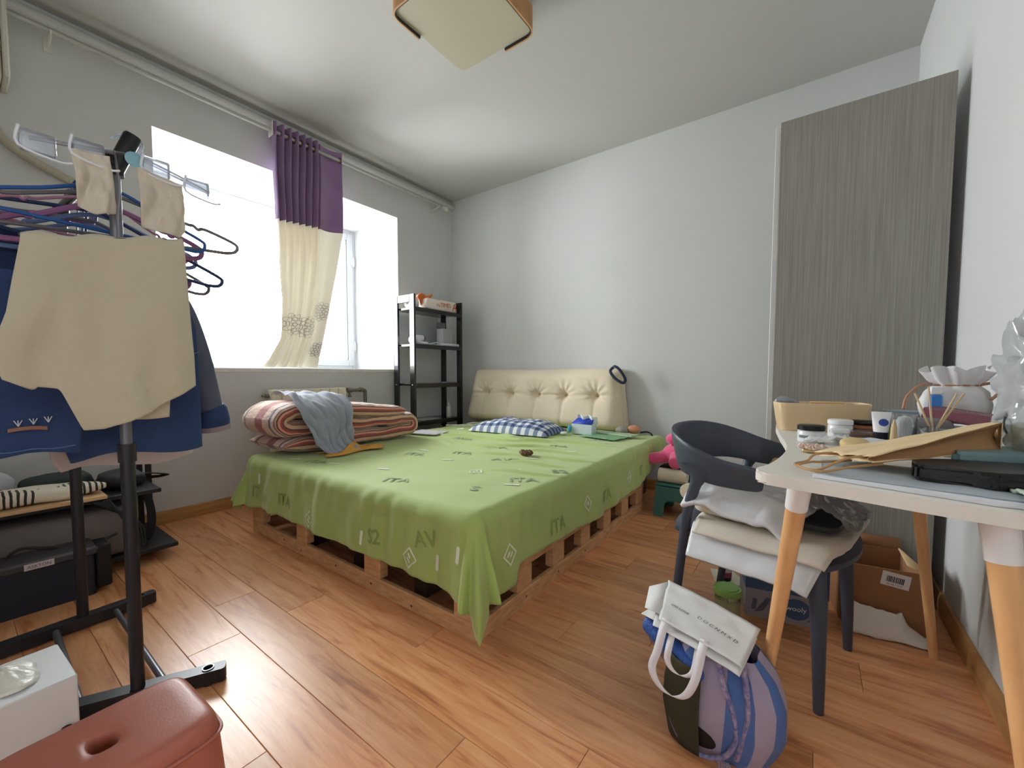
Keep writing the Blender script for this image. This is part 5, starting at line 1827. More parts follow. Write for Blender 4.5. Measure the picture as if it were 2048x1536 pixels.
grid(bm, 30, 30, mailer2)
solid(tag(obj('paper_mailer', bm, m_card, angle=80), 'cream paper mailer on top of the white mailer on the chair', 'mailer'), 0.008, 1.0)
bm = BM()
Mr = Matrix.Rotation(CH, 3, 'Z')
puff(bm, cw(-0.015, -0.055, 0.505), (0.27, 0.30, 0.062), 0.35, 0.3, 44, 18, 0.03, 14, 4, M=Mr)
tag(obj('folded_cushion', bm, mat('cream_cushion', (216, 204, 184), 0.8, sheen=0.2)), 'folded cream seat cushion on the pile on the chair', 'cushion')
bm = BM()
puff(bm, cw(0.145, -0.01, 0.492), (0.17, 0.25, 0.026), 0.4, 0.4, 30, 12, 0.04, 14, 6, M=Mr)
tag(obj('black_folder', bm, mat('black_folder', (30, 30, 36), 0.5)), 'thin black pouch between the mailers and the cushion on the chair', 'pouch')
bm = BM()
def wbag(u, v):
    a, b_ = 2 * u - 1, 2 * v - 1
    p_ = cw(0.005 + 0.150 * a + 0.015 * b_, -0.055 + 0.185 * b_, 0)
    z = 0.553 + 0.012 * nz(u * 4, v * 4, 3.0) + 0.010 * nz(u * 9, v * 9, 8.0) + 0.022 * exp(-((a + 0.55) / 0.3) ** 2)
    edge = max(0, -b_ - 0.62) * 0.16 + max(0, a - 0.6) * 0.10
    return Vector((p_.x, p_.y, z - edge))
grid(bm, 40, 40, wbag)
solid(tag(obj('white_plastic_bag', bm, m_poly, angle=80), 'crumpled white plastic bag topping the pile on the chair', 'plastic bag'), 0.014, 1.0)
bm = text_mesh('L', 0.03, lambda x, y: cw(-0.16 + x, -0.10 + y, 0.60))
bpy.data.meshes  # keep
bm.free()
bm = BM()
def clearp(u, v):
    p_ = cw(0.10 + 0.17 * u, -0.10 + 0.26 * v, 0)
    z = 0.585 - 0.085 * u + 0.016 * nz(u * 4, v * 4, 6.0) + 0.012 * nz(u * 11, v * 11, 2.0)
    return Vector((p_.x, p_.y, z))
grid(bm, 26, 26, clearp)
solid(tag(obj('clear_wrapper', bm, clear_mat('clear_wrap', (210, 214, 222), 0.5, 0.08, 0.25, (200, 204, 212)), angle=80), 'glossy clear plastic wrapper at the right of the chair pile', 'wrapper'), 0.002)
bm = BM(); tube(bm, [cw(-0.262, 0.02, 0.474), cw(-0.255, 0.12, 0.474)], [0.030, 0.028], 16)
bmesh.ops.scale(bm, vec=(1, 1, 1), verts=bm.verts)
tag(obj('rolled_cloth', bm, mat('cream_roll', (212, 198, 172), 0.8)), 'small rolled cream cloth behind the chair seat', 'cloth')
bm = BM()
puff(bm, cw(0.02, 0.165, 0.600), (0.085, 0.05, 0.06), 0.8, 0.8, 20, 12, 0.35, 40, 5)
tag(obj('fur_hair_claw', bm, mat('tan_fur', (206, 168, 116), 0.95, bump=(120, 0.8)), angle=80), 'fuzzy tan ball peeking out under the far chair arm', 'fur ball')

# ------------------------------------------------------------------ desk
DZ = 0.745
dl = [(3.640, -1.455), (3.115, -1.455), (3.118, -1.56), (3.128, -1.66), (3.144, -1.81), (3.164, -1.97), (3.172, -2.08), (3.168, -2.20), (3.152, -2.33), (3.134, -2.392), (3.138, -2.425), (3.165, -2.442), (3.25, -2.460), (3.364, -2.488), (3.460, -2.503), (3.640, -2.512)]
poly = [dl[0]] + [tuple(q[:2]) for q in smooth_path([(*p, 0) for p in dl[1:-1]], 4)] + [dl[-1]]
m_desk = mat('desk_white', (226, 222, 214), 0.4)
desk = thing('writing_desk', 'white kidney-shaped desk with beech legs along the right wall', 'desk', (3.38, -1.98, 0))
bm = BM()
prism(bm, poly, DZ - 0.022, DZ)
es = [e for e in bm.edges if all(abs(v.co.z - DZ) < 1e-5 for v in e.verts) or all(abs(v.co.z - DZ + 0.022) < 1e-5 for v in e.verts)]
bmesh.ops.bevel(bm, geom=es, offset=0.004, segments=2, affect='EDGES')
obj('desktop', bm, m_desk, desk)
m_beech = mat('beech', (222, 174, 122), 0.45, var=(6, 0.7, (202, 150, 98)), stretch=(4, 4, 1))
def desk_leg(a, b_):
    A, B_ = Vector(a), Vector(b_)
    k = A.lerp(B_, 0.085)
    bm = BM(); tube(bm, [k, B_], [0.0185, 0.0115], 18)
    lg = obj('leg', bm, m_beech, desk)
    bm = BM(); tube(bm, [A, k + (B_ - A) * 0.004], [0.0215, 0.0200], 18)
    obj('leg_socket', bm, mat('socket_white', (230, 230, 232), 0.35), lg)
desk_leg((3.207, -2.350, 0.722), (3.132, -2.120, 0))
desk_leg((3.200, -1.58, 0.722), (3.135, -1.50, 0))
desk_leg((3.480, -1.575, 0.722), (3.570, -1.470, 0))
desk_leg((3.450, -2.445, 0.722), (3.530, -2.50, 0))

# ---- on the desk
D0 = DZ + 0.0008
# cream organiser bin
ob = thing('organiser_bin', 'cream oblong organiser bin at the far left corner of the desk', 'bin', (3.245, -1.60, D0))
bm = BM()
oc, oa = Vector((3.243, -1.612)), radians(14)
def bin_ring(z, g, n=40):
    out = []
    for k in range(n):
        c_ = superell(2 * pi * k / n, 0.35)
        q = Matrix.Rotation(oa, 2) @ Vector((c_[0] * (0.116 + g), c_[1] * (0.052 + g)))
        out.append(bm.verts.new((oc.x + q.x, oc.y + q.y, z)))
    return out
rs = [bin_ring(D0, 0.0), bin_ring(D0 + 0.04, 0.006), bin_ring(D0 + 0.09, 0.013), bin_ring(D0 + 0.094, 0.011), bin_ring(D0 + 0.09, 0.009), bin_ring(D0 + 0.006, -0.004)]
for A, B_ in zip(rs, rs[1:]):
    for k in range(40):
        bm.faces.new((A[k], A[(k + 1) % 40], B_[(k + 1) % 40], B_[k]))
bm.faces.new(rs[0][::-1]); bm.faces.new(rs[-1])
obj('bin_shell', bm, mat('cream_plastic', (212, 186, 146), 0.45), ob)
bm = BM()
puff(bm, (3.150, -1.600, D0 + 0.085), (0.07, 0.07, 0.05), 0.8, 0.8, 24, 12, 0.45, 30, 2)
tag(obj('crumpled_bag', bm, clear_mat('grey_film', (200, 204, 212), 0.5, 0.1, 0.45, (190, 194, 204)), angle=80), 'crumpled clear bag sticking out of the organiser bin', 'plastic bag')
bm = BM()
box(bm, -0.05, 0.05, -0.006, 0.006, 0.0, 0.078, bev=0.004, M=Matrix.Translation((3.262, -1.606, D0 + 0.02)) @ Matrix.Rotation(oa, 4, 'Z'))
tag(obj('beige_pouch', bm, mat('beige_pouch', (206, 170, 122), 0.7)), 'beige flat pouch standing inside the organiser bin', 'pouch')
bm = BM()
puff(bm, (3.325, -1.585, D0 + 0.070), (0.045, 0.04, 0.045), 0.8, 0.8, 16, 10, 0.2, 30, 1)
tag(obj('brown_clip', bm, mat('tortoise', (64, 44, 34), 0.3)), 'dark brown hair clip at the right end of the organiser bin', 'hair clip')

def jar(name, label, c, r, h_, lid_h, body_m, lid_m, lid_over=0.001):
    t = thing(name, label, 'jar', (*c, D0))
    bm = BM(); lathe(bm, [(0, 0), (r * 0.92, 0), (r, 0.004), (r, h_ - 0.004), (r * 0.9, h_), (0, h_)], (*c, D0), 28)
    obj('jar_body', bm, body_m, t)
    bm = BM(); lathe(bm, [(0, h_ + 0.0005), (r + lid_over, h_ + 0.0005), (r + lid_over, h_ + lid_h - 0.002), (r - 0.002, h_ + lid_h), (0, h_ + lid_h)], (*c, D0), 28)
    obj('lid', bm, lid_m, t)
    bm = BM()
    tube(bm, [(c[0] + (r + 0.0004) * cos(a), c[1] + (r + 0.0004) * sin(a), D0 + h_ * 0.5) for a in [radians(-140 + 8 * k) for k in range(11)]], 0.004, 6, flat=1.0)
    obj('label_mark', bm, mat('label_grey', (120, 124, 130), 0.5), t)
    return t
m_jar = mat('jar_frost', (214, 216, 218), 0.25)
m_jarw = mat('jar_white', (232, 233, 234), 0.3)
jar('cream_jar', 'frosted cosmetic jar with a black lid on the desk', (3.222, -1.93), 0.032, 0.034, 0.014, m_jar, mat('lid_black', (22, 22, 24), 0.3))
jar('cream_jar', 'larger white cosmetic jar with white lid before the organiser bin', (3.292, -1.775), 0.030, 0.040, 0.014, m_jar, m_jarw)
jar('cream_jar', 'small white-lidded cosmetic jar between the two larger jars', (3.287, -1.885), 0.021, 0.026, 0.012, m_jar, m_jarw)
# wooden hair brush, bristles down
hb = thing('hair_brush', 'oval wooden brush with black pad on the desk', 'brush', (3.345, -1.745, D0))
bm = BM(); puff(bm, (3.345, -1.745, D0 + 0.0325), (0.085, 0.055, 0.016), 0.7, 1.0, 30, 12, M=Matrix.Rotation(radians(-12), 3, 'Z'))
obj('back', bm, mat('walnut', (138, 84, 50), 0.4), hb)
bm = BM(); puff(bm, (3.345, -1.745, D0 + 0.046), (0.078, 0.048, 0.017), 0.8, 1.0, 30, 12, M=Matrix.Rotation(radians(-12), 3, 'Z'))
obj('pad', bm, mat('brush_black', (18, 16, 16), 0.25), hb)
bm = BM(); box(bm, 3.315, 3.375, -1.765, -1.725, D0, D0 + 0.025, bev=0.003)
obj('holder', bm, mat('brown_box', (128, 72, 48), 0.4), hb)
# clear box with brown contents
cb_ = thing('acrylic_box', 'clear acrylic box with brown and gold contents beside the brush', 'box', (3.340, -1.845, D0))
m_acr = clear_mat('acrylic', (244, 246, 248), 0.4, 0.03, 0.08)
part('shell', m_acr, cb_, (3.305, 3.378, -1.872, -1.822, D0, D0 + 0.032), bev=0.002)
part('contents', mat('brown_content', (120, 66, 40), 0.4), cb_, (3.310, 3.350, -1.868, -1.826, D0 + 0.002, D0 + 0.026), bev=0.003)
part('contents_gold', mat('gold_content', (206, 146, 54), 0.3, metal=0.4), cb_, (3.353, 3.364, -1.868, -1.830, D0 + 0.002, D0 + 0.024), bev=0.003)
# olive bottle
bm = BM(); lathe(bm, [(0, 0), (0.014, 0), (0.015, 0.003), (0.015, 0.035), (0.010, 0.042), (0.011, 0.044), (0.011, 0.056), (0, 0.056)], (3.395, -1.735, D0), 16)
tag(obj('olive_bottle', bm, mat('lime_glass', (146, 160, 62), 0.25)), 'small olive green bottle right of the brush', 'bottle')
# white tube standing on a dark cap
tb = thing('cream_tube', 'white cosmetic tube with blue mark standing on its black cap', 'tube', (3.372, -1.885, D0))
bm = BM()
def tbf(u, v):
    a = u * 2 * pi
    return Vector((3.372 + lerp(0.0155, 0.021, v) * cos(a), -1.885 + lerp(0.0145, 0.002, v) * sin(a), D0 + lerp(0.036, 0.090, v)))
grid(bm, 24, 10, tbf, wrapu=True)
obj('tube_body', bm, m_jarw, tb)
bm = BM(); lathe(bm, [(0, 0), (0.0155, 0), (0.0155, 0.036), (0, 0.036)], (3.372, -1.885, D0), 18)
obj('cap', bm, mat('cap_navy', (26, 28, 44), 0.35), tb)
bm = BM(); lathe(bm, [(0, 0.0012), (0.010, 0.001), (0.010, -0.004)], (3.376, -1.8935, D0 + 0.062), 16, Matrix.Rotation(radians(84), 3, 'X'))
obj('blue_mark', bm, mat('mark_blue', (40, 70, 150), 0.5), tb)
# clear beaker holding a white bottle
bk = thing('acrylic_beaker', 'clear acrylic beaker with a white bottle inside, right of the tube', 'beaker', (3.415, -1.90, D0))
bm = BM(); lathe(bm, [(0, 0.002), (0.022, 0.002), (0.024, 0), (0.025, 0.088), (0.024, 0.088), (0.022, 0.004)], (3.415, -1.90, D0), 24)
obj('glass', bm, m_acr, bk)
bm = BM(); lathe(bm, [(0, 0.006), (0.018, 0.006), (0.019, 0.030), (0.018, 0.065), (0.012, 0.080), (0, 0.084)], (3.415, -1.90, D0), 20)
obj('bottle_inside', bm, m_jarw, bk)
# applicator
bm = BM(); tube(bm, [(3.392, -1.935, D0), (3.392, -1.934, D0 + 0.055), (3.392, -1.933, D0 + 0.075)], [0.009, 0.006, 0.002], 12)
tag(obj('makeup_brush', bm, mat('brush_tan', (200, 172, 134), 0.6)), 'small tan makeup brush standing before the clear beaker', 'makeup brush')
# paper strips, tissue and a sponge
sheet_thing('tissue', 'crumpled tissue lying before the black-lidded jar', 'tissue', ((3.205, -2.03, D0 + 0.012), (3.30, -1.94, D0 + 0.020), (3.29, -1.90, D0 + 0.018), (3.215, -1.975, D0 + 0.016)), mat('tissue_paper', (236, 238, 240), 0.9), 0.010, 0.003, 4.4)
sheet_thing('paper_slip', 'folded white paper slip on the desk beside the kraft bag', 'paper', ((3.300, -1.965, D0 + 0.006), (3.425, -1.97, D0 + 0.008), (3.430, -1.915, D0 + 0.020), (3.305, -1.915, D0 + 0.018)), mat('slip_white', (226, 228, 236), 0.7), 0.004, 0.002, 1.4)
bm = BM(); puff(bm, (3.312, -2.005, D0 + 0.012), (0.062, 0.062, 0.024), 0.6, 1.0, 28, 10, M=Matrix.Rotation(radians(15), 3, 'X'))
tag(obj('powder_puff', bm, mat('puff_tan', (208, 180, 132), 0.85)), 'round tan powder puff on the desk by the kraft bag', 'powder puff')
# flower hair claw with beads
hc = thing('flower_hair_clip', 'pale pink flower hair clip with a pearl on the desk', 'hair clip', (3.225, -2.13, D0))
for k, (dx, dy, s_) in enumerate(((-0.014, 0.0, 1.0), (0.012, 0.006, 1.1), (0.0, -0.012, 0.9))):
    bm = BM()
    def pet(u, v, dx=dx, dy=dy, s_=s_):
        a = u * 2 * pi
        r = 0.013 * s_ * v * (1 + 0.35 * cos(5 * a))
        return Vector((3.225 + dx + r * cos(a), -2.13 + dy + r * sin(a), D0 + 0.010 + 0.008 * v ** 2 - 0.004 * cos(5 * a) * v))
    grid(bm, 40, 5, pet, wrapu=True)
    solid(obj('flower', bm, mat('petal_peach', (216, 180, 160), 0.6, var=(60, 0.8, (236, 226, 214))), hc), 0.002)
bm = BM(); box(bm, 3.205, 3.245, -2.137, -2.123, D0, D0 + 0.009, bev=0.002)
obj('clasp', bm, mat('clasp_gold', (200, 172, 120), 0.35, metal=0.5), hc)
bm = BM(); puff(bm, (3.262, -2.115, D0 + 0.005), (0.010, 0.010, 0.010), 1, 1, 12, 8)
obj('pearl', bm, mat('pearl', (232, 226, 232), 0.2), hc)

# documents in a clear sleeve at the desk's near edge
doc = thing('document_sleeve', 'white documents in a clear sleeve along the near edge of the desk', 'documents', (3.38, -2.36, D0))
bm = BM()
prism(bm, [(3.225, -2.425), (3.440, -2.478), (3.580, -2.455), (3.52, -2.25), (3.30, -2.24)], D0, D0 + 0.007)
obj('paper_stack', bm, mat('doc_paper', (224, 226, 232), 0.6), doc)
bm = BM()
def slv(u, v):
    p_ = Vector((lerp(3.24, 3.56, u), lerp(-2.43, -2.26, v) - 0.05 * u * (1 - v), D0 + 0.009 + 0.004 * nz(u * 6, v * 4, 1.0)))
    return p_
grid(bm, 30, 16, slv)
solid(obj('sleeve', bm, clear_mat('sleeve_clear', (240, 244, 246), 0.0, 0.35, 0.62, (222, 228, 234)), doc), 0.001)
# black handbag strap / bag
bm = BM()
prism(bm, round_poly([(3.362, -2.395), (3.45, -2.410), (3.60, -2.36), (3.60, -2.25), (3.42, -2.30), (3.37, -2.33)], 0.015, 3), D0 + 0.010, D0 + 0.038)
bmesh.ops.bevel(bm, geom=bm.edges, offset=0.006, segments=2, affect='EDGES')
tag(obj('black_handbag', bm, mat('black_leather', (20, 18, 22), 0.4, bump=(90, 0.2))), 'flat black leather bag under the kraft paper bag on the desk', 'handbag')
bm = BM()
prism(bm, round_poly([(3.425, -2.30), (3.56, -2.245), (3.585, -2.14), (3.45, -2.18)], 0.02, 3), D0 + 0.0085, D0 + 0.052)
bmesh.ops.bevel(bm, geom=bm.edges, offset=0.006, segments=2, affect='EDGES')
tag(obj('teal_case', bm, mat('dusty_teal', (112, 140, 144), 0.5)), 'dusty teal case under the kraft paper bag on the desk', 'case')
# kraft paper carrier bag lying on its side
m_kr = mat('kraft_paper', (220, 194, 152), 0.7, bump=(200, 0.08), var=(10, 0.4, (210, 182, 138)))
kb = thing('kraft_paper_bag', 'brown kraft paper carrier bag lying on the desk, handles to the left', 'paper bag', (3.38, -2.25, D0 + 0.01))
KA, KB, KC, KD = Vector((3.228, -2.255, 0.768)), Vector((3.312, -2.395, 0.790)), Vector((3.505, -2.215, 0.848)), Vector((3.545, -2.02, 0.834))
dn = Vector((0.004, 0.01, -0.022))
bm = BM()
def ktop(u, v):
    p_ = KA.lerp(KD, u).lerp(KB.lerp(KC, u), v)
    p_.z += 0.004 * nz(u * 4, v * 4) - 0.004 * exp(-((v - 0.5 + 0.2 * u) / 0.02) ** 2)
    return p_
grid(bm, 24, 18, ktop)
solid(obj('front_panel', bm, m_kr, kb, angle=60), 0.0015)
bm = BM()
grid(bm, 20, 6, lambda u, v: ktop(u, 1.0) + Vector((0.018 * sin(v * pi) * -0.4, 0.012 * sin(v * pi), -0.050 * v * (0.25 + 0.75 * u))))
solid(obj('side_gusset', bm, mat('kraft_inside', (150, 112, 74), 0.8), kb), 0.0015)
bm = BM()
grid(bm, 20, 14, lambda u, v: ktop(u, v) + Vector((0.0, 0.0, -0.004 - 0.050 * (0.12 + 0.88 * u) * (0.3 + 0.7 * v))))
solid(obj('back_panel', bm, m_kr, kb, angle=60), 0.0015)
bm = BM()
grid(bm, 14, 6, lambda u, v: ktop(1.0, u) + Vector((0.0, 0.0, -0.052 * v * (0.3 + 0.7 * u))))
solid(obj('base_fold', bm, m_kr, kb, angle=60), 0.0015)
for dz, off_ in ((0.004, Vector((0, 0, 0))), (-0.010, Vector((0.006, -0.010, 0)))):
    a = ktop(0.0, 0.28) + off_ + Vector((0.03, 0, dz)); b_ = ktop(0.0, 0.75) + off_ + Vector((0.03, 0, dz))
    bm = BM()
    mid = (a + b_) / 2 + Vector((-0.100, -0.050, 0)); mid.z = D0 + 0.012
    tube(bm, smooth_path([a, a + Vector((-0.05, -0.02, -0.006)), mid + Vector((0.015, 0.045, 0.002)), mid + Vector((-0.005, 0.0, 0)), mid + Vector((0.03, -0.035, 0.0)), b_ + Vector((-0.045, -0.022, -0.008)), b_], 6), 0.0024, 8)
    obj('handle', bm, mat('kraft_cord', (178, 138, 94), 0.7), kb)

# drawstring pouch, boxes and bags at the back of the desk
dp = thing('drawstring_pouch', 'white organza drawstring pouch at the back right of the desk', 'pouch', (3.56, -1.60, D0))
bm = BM()
def pouch(u, v):
    a = u * 2 * pi
    if v < 0.70:
        r = interp([(0, 0.055), (0.06, 0.070), (0.35, 0.080), (0.58, 0.068), (0.70, 0.045)], v)
    else:
        r = interp([(0.70, 0.045), (0.80, 0.060), (1.0, 0.075)], v)
    r *= 1 + (0.05 + 0.10 * sstep((v - 0.5) / 0.3)) * sin(a * 9 + 4 * v) + 0.05 * nz(cos(a) * 2, sin(a) * 2, v * 4)
    z = D0 + 0.046 + 0.160 * v + 0.010 * sin(a * 5) * sstep((v - 0.8) / 0.2)
    return Vector((3.560 + r * cos(a) * 0.95, -1.60 + r * sin(a) * 0.6, z))
grid(bm, 60, 30, pouch, wrapu=True)
bm.faces.new([bm.verts.new(pouch(k / 20, 0)) for k in range(20)])
obj('pouch_body', bm, mat('organza_white', (222, 220, 220), 0.6, var=(14, 0.5, (206, 204, 206))), dp, angle=80)
bm = BM()
tube(bm, smooth_path([pouch(0.30, 0.70), Vector((3.49, -1.62, D0 + 0.160)), Vector((3.455, -1.635, D0 + 0.125)), Vector((3.445, -1.65, D0 + 0.085))], 5), 0.0045, 6)
tube(bm, smooth_path([pouch(0.0, 0.70), Vector((3.63, -1.62, D0 + 0.165)), Vector((3.640, -1.635, D0 + 0.145)), Vector((3.62, -1.65, D0 + 0.12))], 5), 0.0045, 6)
tube(bm, [pouch(k / 24, 0.70) for k in range(24)], 0.003, 6, closed=True)
obj('drawstring', bm, mat('ribbon_copper', (166, 122, 96), 0.4), dp)
bm = BM()
box(bm, -0.075, 0.075, -0.055, 0.055, 0, 0.030, bev=0.002, M=Matrix.Translation((3.560, -1.715, D0 + 0.058)) @ Matrix.Rotation(radians(-24), 4, 'Z') @ Matrix.Rotation(radians(8), 4, 'Y'))
mb = tag(obj('gift_box', bm, mat('maroon_card', (122, 70, 82), 0.5)), 'flat maroon gift box with pale lettering before the drawstring pouch', 'box')
Mx = Matrix.Translation((3.560, -1.715, D0 + 0.058)) @ Matrix.Rotation(radians(-24), 4, 'Z') @ Matrix.Rotation(radians(8), 4, 'Y')
bm = text_mesh('GOOD', 0.030, lambda x, y: Mx @ Vector((x + 0.005, y - 0.01, 0.0308)))
obj('lettering', bm, mat('print_silver', (214, 196, 200), 0.5), mb, smooth=False, weld=False)
bm = BM()
box(bm, -0.07, 0.07, -0.05, 0.05, 0, 0.044, bev=0.003, M=Matrix.Translation((3.560, -1.715, D0)) @ Matrix.Rotation(radians(-20), 4, 'Z'))
tag(obj('white_flat_carton', bm, m_jarw), 'flat white carton under the maroon gift box on the desk', 'carton')
bm = BM()
box(bm, -0.05, 0.05, -0.035, 0.035, 0, 0.075, bev=0.003, M=Matrix.Translation((3.455, -1.56, D0)) @ Matrix.Rotation(radians(10), 4, 'Z'))
tag(obj('grey_blue_box', bm, mat('grey_blue_card', (148, 160, 168), 0.5)), 'grey-blue carton at the back of the desk right of the bin', 'box')
bm = BM()
box(bm, 3.500, 3.525, -1.660, -1.628, D0, D0 + 0.130, bev=0.003)
tb2 = tag(obj('toothpaste_carton', bm, mat('bright_blue_card', (64, 130, 206), 0.4)), 'narrow bright blue carton standing upright left of the pouch', 'carton')
part('white_top', m_jarw, tb2, (3.499, 3.526, -1.661, -1.627, D0 + 0.131, D0 + 0.155))
bm = BM(); puff(bm, (3.480, -1.765, D0 + 0.036), (0.10, 0.06, 0.070), 0.6, 0.6, 28, 14, 0.06, 12, 1)
tag(obj('grey_pouch', bm, mat('grey_fabric', (122, 118, 122), 0.85)), 'small grey fabric pouch behind the diffuser sticks', 'pouch')
bm = BM(); box(bm, 3.412, 3.440, -1.70, -1.672, D0, D0 + 0.062, bev=0.003)
tag(obj('black_bottle', bm, mat('black_gloss', (20, 20, 26), 0.2)), 'small square black bottle between the beaker and the grey pouch', 'bottle')
# reed diffuser
rd = thing('reed_diffuser', 'clear reed diffuser with four pale wooden sticks behind the kraft bag', 'reed diffuser', (3.467, -1.905, D0))
bm = BM(); lathe(bm, [(0, 0.001), (0.026, 0), (0.028, 0.006), (0.026, 0.035), (0.012, 0.048), (0.011, 0.060), (0.009, 0.060), (0.010, 0.046), (0.023, 0.033), (0, 0.006)], (3.467, -1.905, D0), 20)
obj('flask', bm, m_acr, rd)
for tx, ty, tz in ((3.432, -1.90, 0.888), (3.455, -1.905, 0.905), (3.505, -1.905, 0.890), (3.518, -1.90, 0.890)):
    bm = BM(); tube(bm, [(3.467 + (3.467 - tx) * 0.25, -1.905, D0 + 0.012), (tx, ty, tz)], 0.0022, 7)
    obj('reed', bm, mat('reed_wood', (214, 186, 146), 0.7), rd)
# clear tray of plastic, bubble wraps
bm = BM()
def tray(u, v):
    a = u * 2 * pi
    c_ = superell(a, 0.5)
    return Vector((3.525 + 0.085 * c_[0] * (0.9 + 0.1 * v), -1.945 + 0.075 * c_[1] * (0.9 + 0.1 * v), D0 + 0.052 * v + 0.008 * nz(c_[0] * 4, c_[1] * 4, v * 3) * v))
grid(bm, 50, 10, tray, wrapu=True)
solid(tag(obj('clear_pack', bm, clear_mat('pack_clear', (236, 242, 243), 0.3, 0.15, 0.28, (226, 232, 233)), angle=80), 'hazy clear plastic pack behind the kraft paper bag', 'plastic pack'), 0.0015)
def film_blob(name, label, c, dim, seed, haze=0.45, col=(226, 228, 230)):
    bm = BM()
    puff(bm, c, dim, 0.8, 0.8, 60, 44, 0.6, 34, seed)
    return tag(obj(name, bm, clear_mat('film_' + name + str(seed), (232, 236, 238), 0.6, 0.08, haze, col), angle=80), label, 'plastic bag')
film_blob('plastic_bag', 'large crumpled clear plastic bag on the desk at the right wall', (3.588, -2.055, 0.905), (0.085, 0.22, 0.28), 3, 0.5)
film_blob('plastic_bag', 'low crumpled clear plastic bag right of the kraft bag', (3.575, -2.190, 0.80), (0.09, 0.16, 0.095), 7, 0.4, (220, 218, 206))
bm = BM()
tube(bm, smooth_path([(3.560, -2.02, 0.86), (3.545, -2.06, 0.83), (3.550, -2.11, 0.80), (3.575, -2.17, 0.79), (3.60, -2.20, 0.80)], 5), 0.0018, 6)
tag(obj('thin_cable', bm, mat('cable_grey', (70, 72, 78), 0.5)), 'thin dark cord on the clear plastic bags', 'cord')
bm = BM()
box(bm, 3.575, 3.63, -1.86, -1.80, D0, D0 + 0.040, bev=0.004)
tag(obj('black_case', bm, mat('case_black', (24, 24, 26), 0.4)), 'small black case beside the maroon box against the wall', 'case')
bm = BM()
def clothf(u, v):
    return Vector((lerp(3.47, 3.63, u), lerp(-2.500, -2.40, v) + 0.01 * sin(u * 8), D0 + 0.010 + 0.008 * sin(u * 9 + v * 3) * sin(v * pi) + 0.003 * nz(u * 8, v * 8)))
grid(bm, 30, 16, clothf)
solid(tag(obj('sage_cloth', bm, mat('sage_print', (186, 196, 178), 0.8, var=(20, 0.8, (140, 156, 134))), angle=80), 'sage green printed cloth at the near right edge of the desk', 'cloth'), 0.004, 1.0)

# ------------------------------------------------------------------ floor by the desk: boxes, jar, bottle
bb = thing('blue_shoe_box', 'blue and grey carton with white drawings under the desk', 'carton', (3.17, -1.45, 0))
bm = BM()
Mb = Matrix.Translation((3.038, -1.560, 0)) @ Matrix.Rotation(radians(13), 4, 'Z')
box(bm, 0, 0.262, 0, 0.17, 0.0, 0.110, M=Mb)
obj('lower_carton', bm, mat('carton_greyblue', (150, 148, 158), 0.6), bb, smooth=False)
bm = BM()
box(bm, -0.001, 0.263, -0.001, 0.171, 0.1105, 0.226, M=Mb)
obj('upper_carton', bm, mat('carton_blue', (62, 88, 126), 0.6), bb, smooth=False)
bm = BM()
bm.faces.new([bm.verts.new(Mb @ Vector((0.165 + 0.045 * cos(2 * pi * k / 24), -0.0015, 0.058 + 0.040 * sin(2 * pi * k / 24)))) for k in range(24)])
obj('round_print', bm, mat('carton_blue', (62, 88, 126), 0.6), bb, smooth=False)
for pts in ([(0.03, 0.02), (0.06, 0.03), (0.085, 0.08), (0.07, 0.085), (0.05, 0.05)], [(0.02, 0.03), (0.035, 0.03), (0.04, 0.07), (0.025, 0.075)], [(0.20, 0.02), (0.25, 0.015), (0.255, 0.045), (0.22, 0.05)]):
    bm = BM(); bm.faces.new([bm.verts.new(Mb @ Vector((x, -0.0016, z))) for x, z in pts])
    obj('figure_print', bm, mat('carton_print_dark', (92, 94, 112), 0.6), bb, smooth=False)
bm = text_mesh('wooly', 0.026, lambda x, y: Mb @ Vector((0.165 + x, -0.0022, 0.060 + y)))
obj('lettering', bm, m_jarw, bb, smooth=False, weld=False)
bm = text_mesh('cute', 0.020, lambda x, y: Mb @ Vector((0.135 + x, -0.0022, 0.170 + y)))
obj('lettering', bm, mat('print_pale', (170, 176, 194), 0.6), bb, smooth=False, weld=False)
bm = BM()
bm.faces.new([bm.verts.new(Mb @ Vector(p)) for p in ((0.10, 0.0, 0.227), (0.17, 0.0, 0.227), (0.165, -0.045, 0.200))])
solid(obj('torn_flap', bm, mat('flap_cream', (226, 216, 192), 0.7), bb), 0.002)
# open cardboard box with barcode label
cbx = thing('cardboard_box', 'open brown cardboard box with a barcode label in front of the grey cabinet', 'cardboard box', (3.45, -1.22, 0))
Mk = Matrix.Translation((3.333, -1.380, 0)) @ Matrix.Rotation(radians(10), 4, 'Z')
m_cb = mat('cardboard', (158, 112, 78), 0.8, var=(5, 0.5, (142, 98, 66)))
def cpart(name, *q, m=m_cb):
    bm = BM(); box(bm, *q, M=Mk)
    return obj(name, bm, m, cbx, smooth=False)
cpart('front_wall', 0, 0.245, 0, 0.005, 0.004, 0.225)
cpart('rear_wall', 0, 0.245, 0.235, 0.240, 0.004, 0.225)
cpart('side_wall', 0, 0.005, 0.0055, 0.2345, 0.004, 0.225)
cpart('side_wall', 0.240, 0.245, 0.0055, 0.2345, 0.004, 0.225)
cpart('bottom', 0.0, 0.245, 0.0, 0.24, 0.0, 0.0035)
bm = BM()
for q in ([(0.0, 0.2395, 0.226), (0.245, 0.2395, 0.226), (0.24, 0.255, 0.268), (0.005, 0.255, 0.268)],):
    bm.faces.new([bm.verts.new(Mk @ Vector(p)) for p in q])
solid(obj('rear_flap', bm, m_cb, cbx), 0.004)
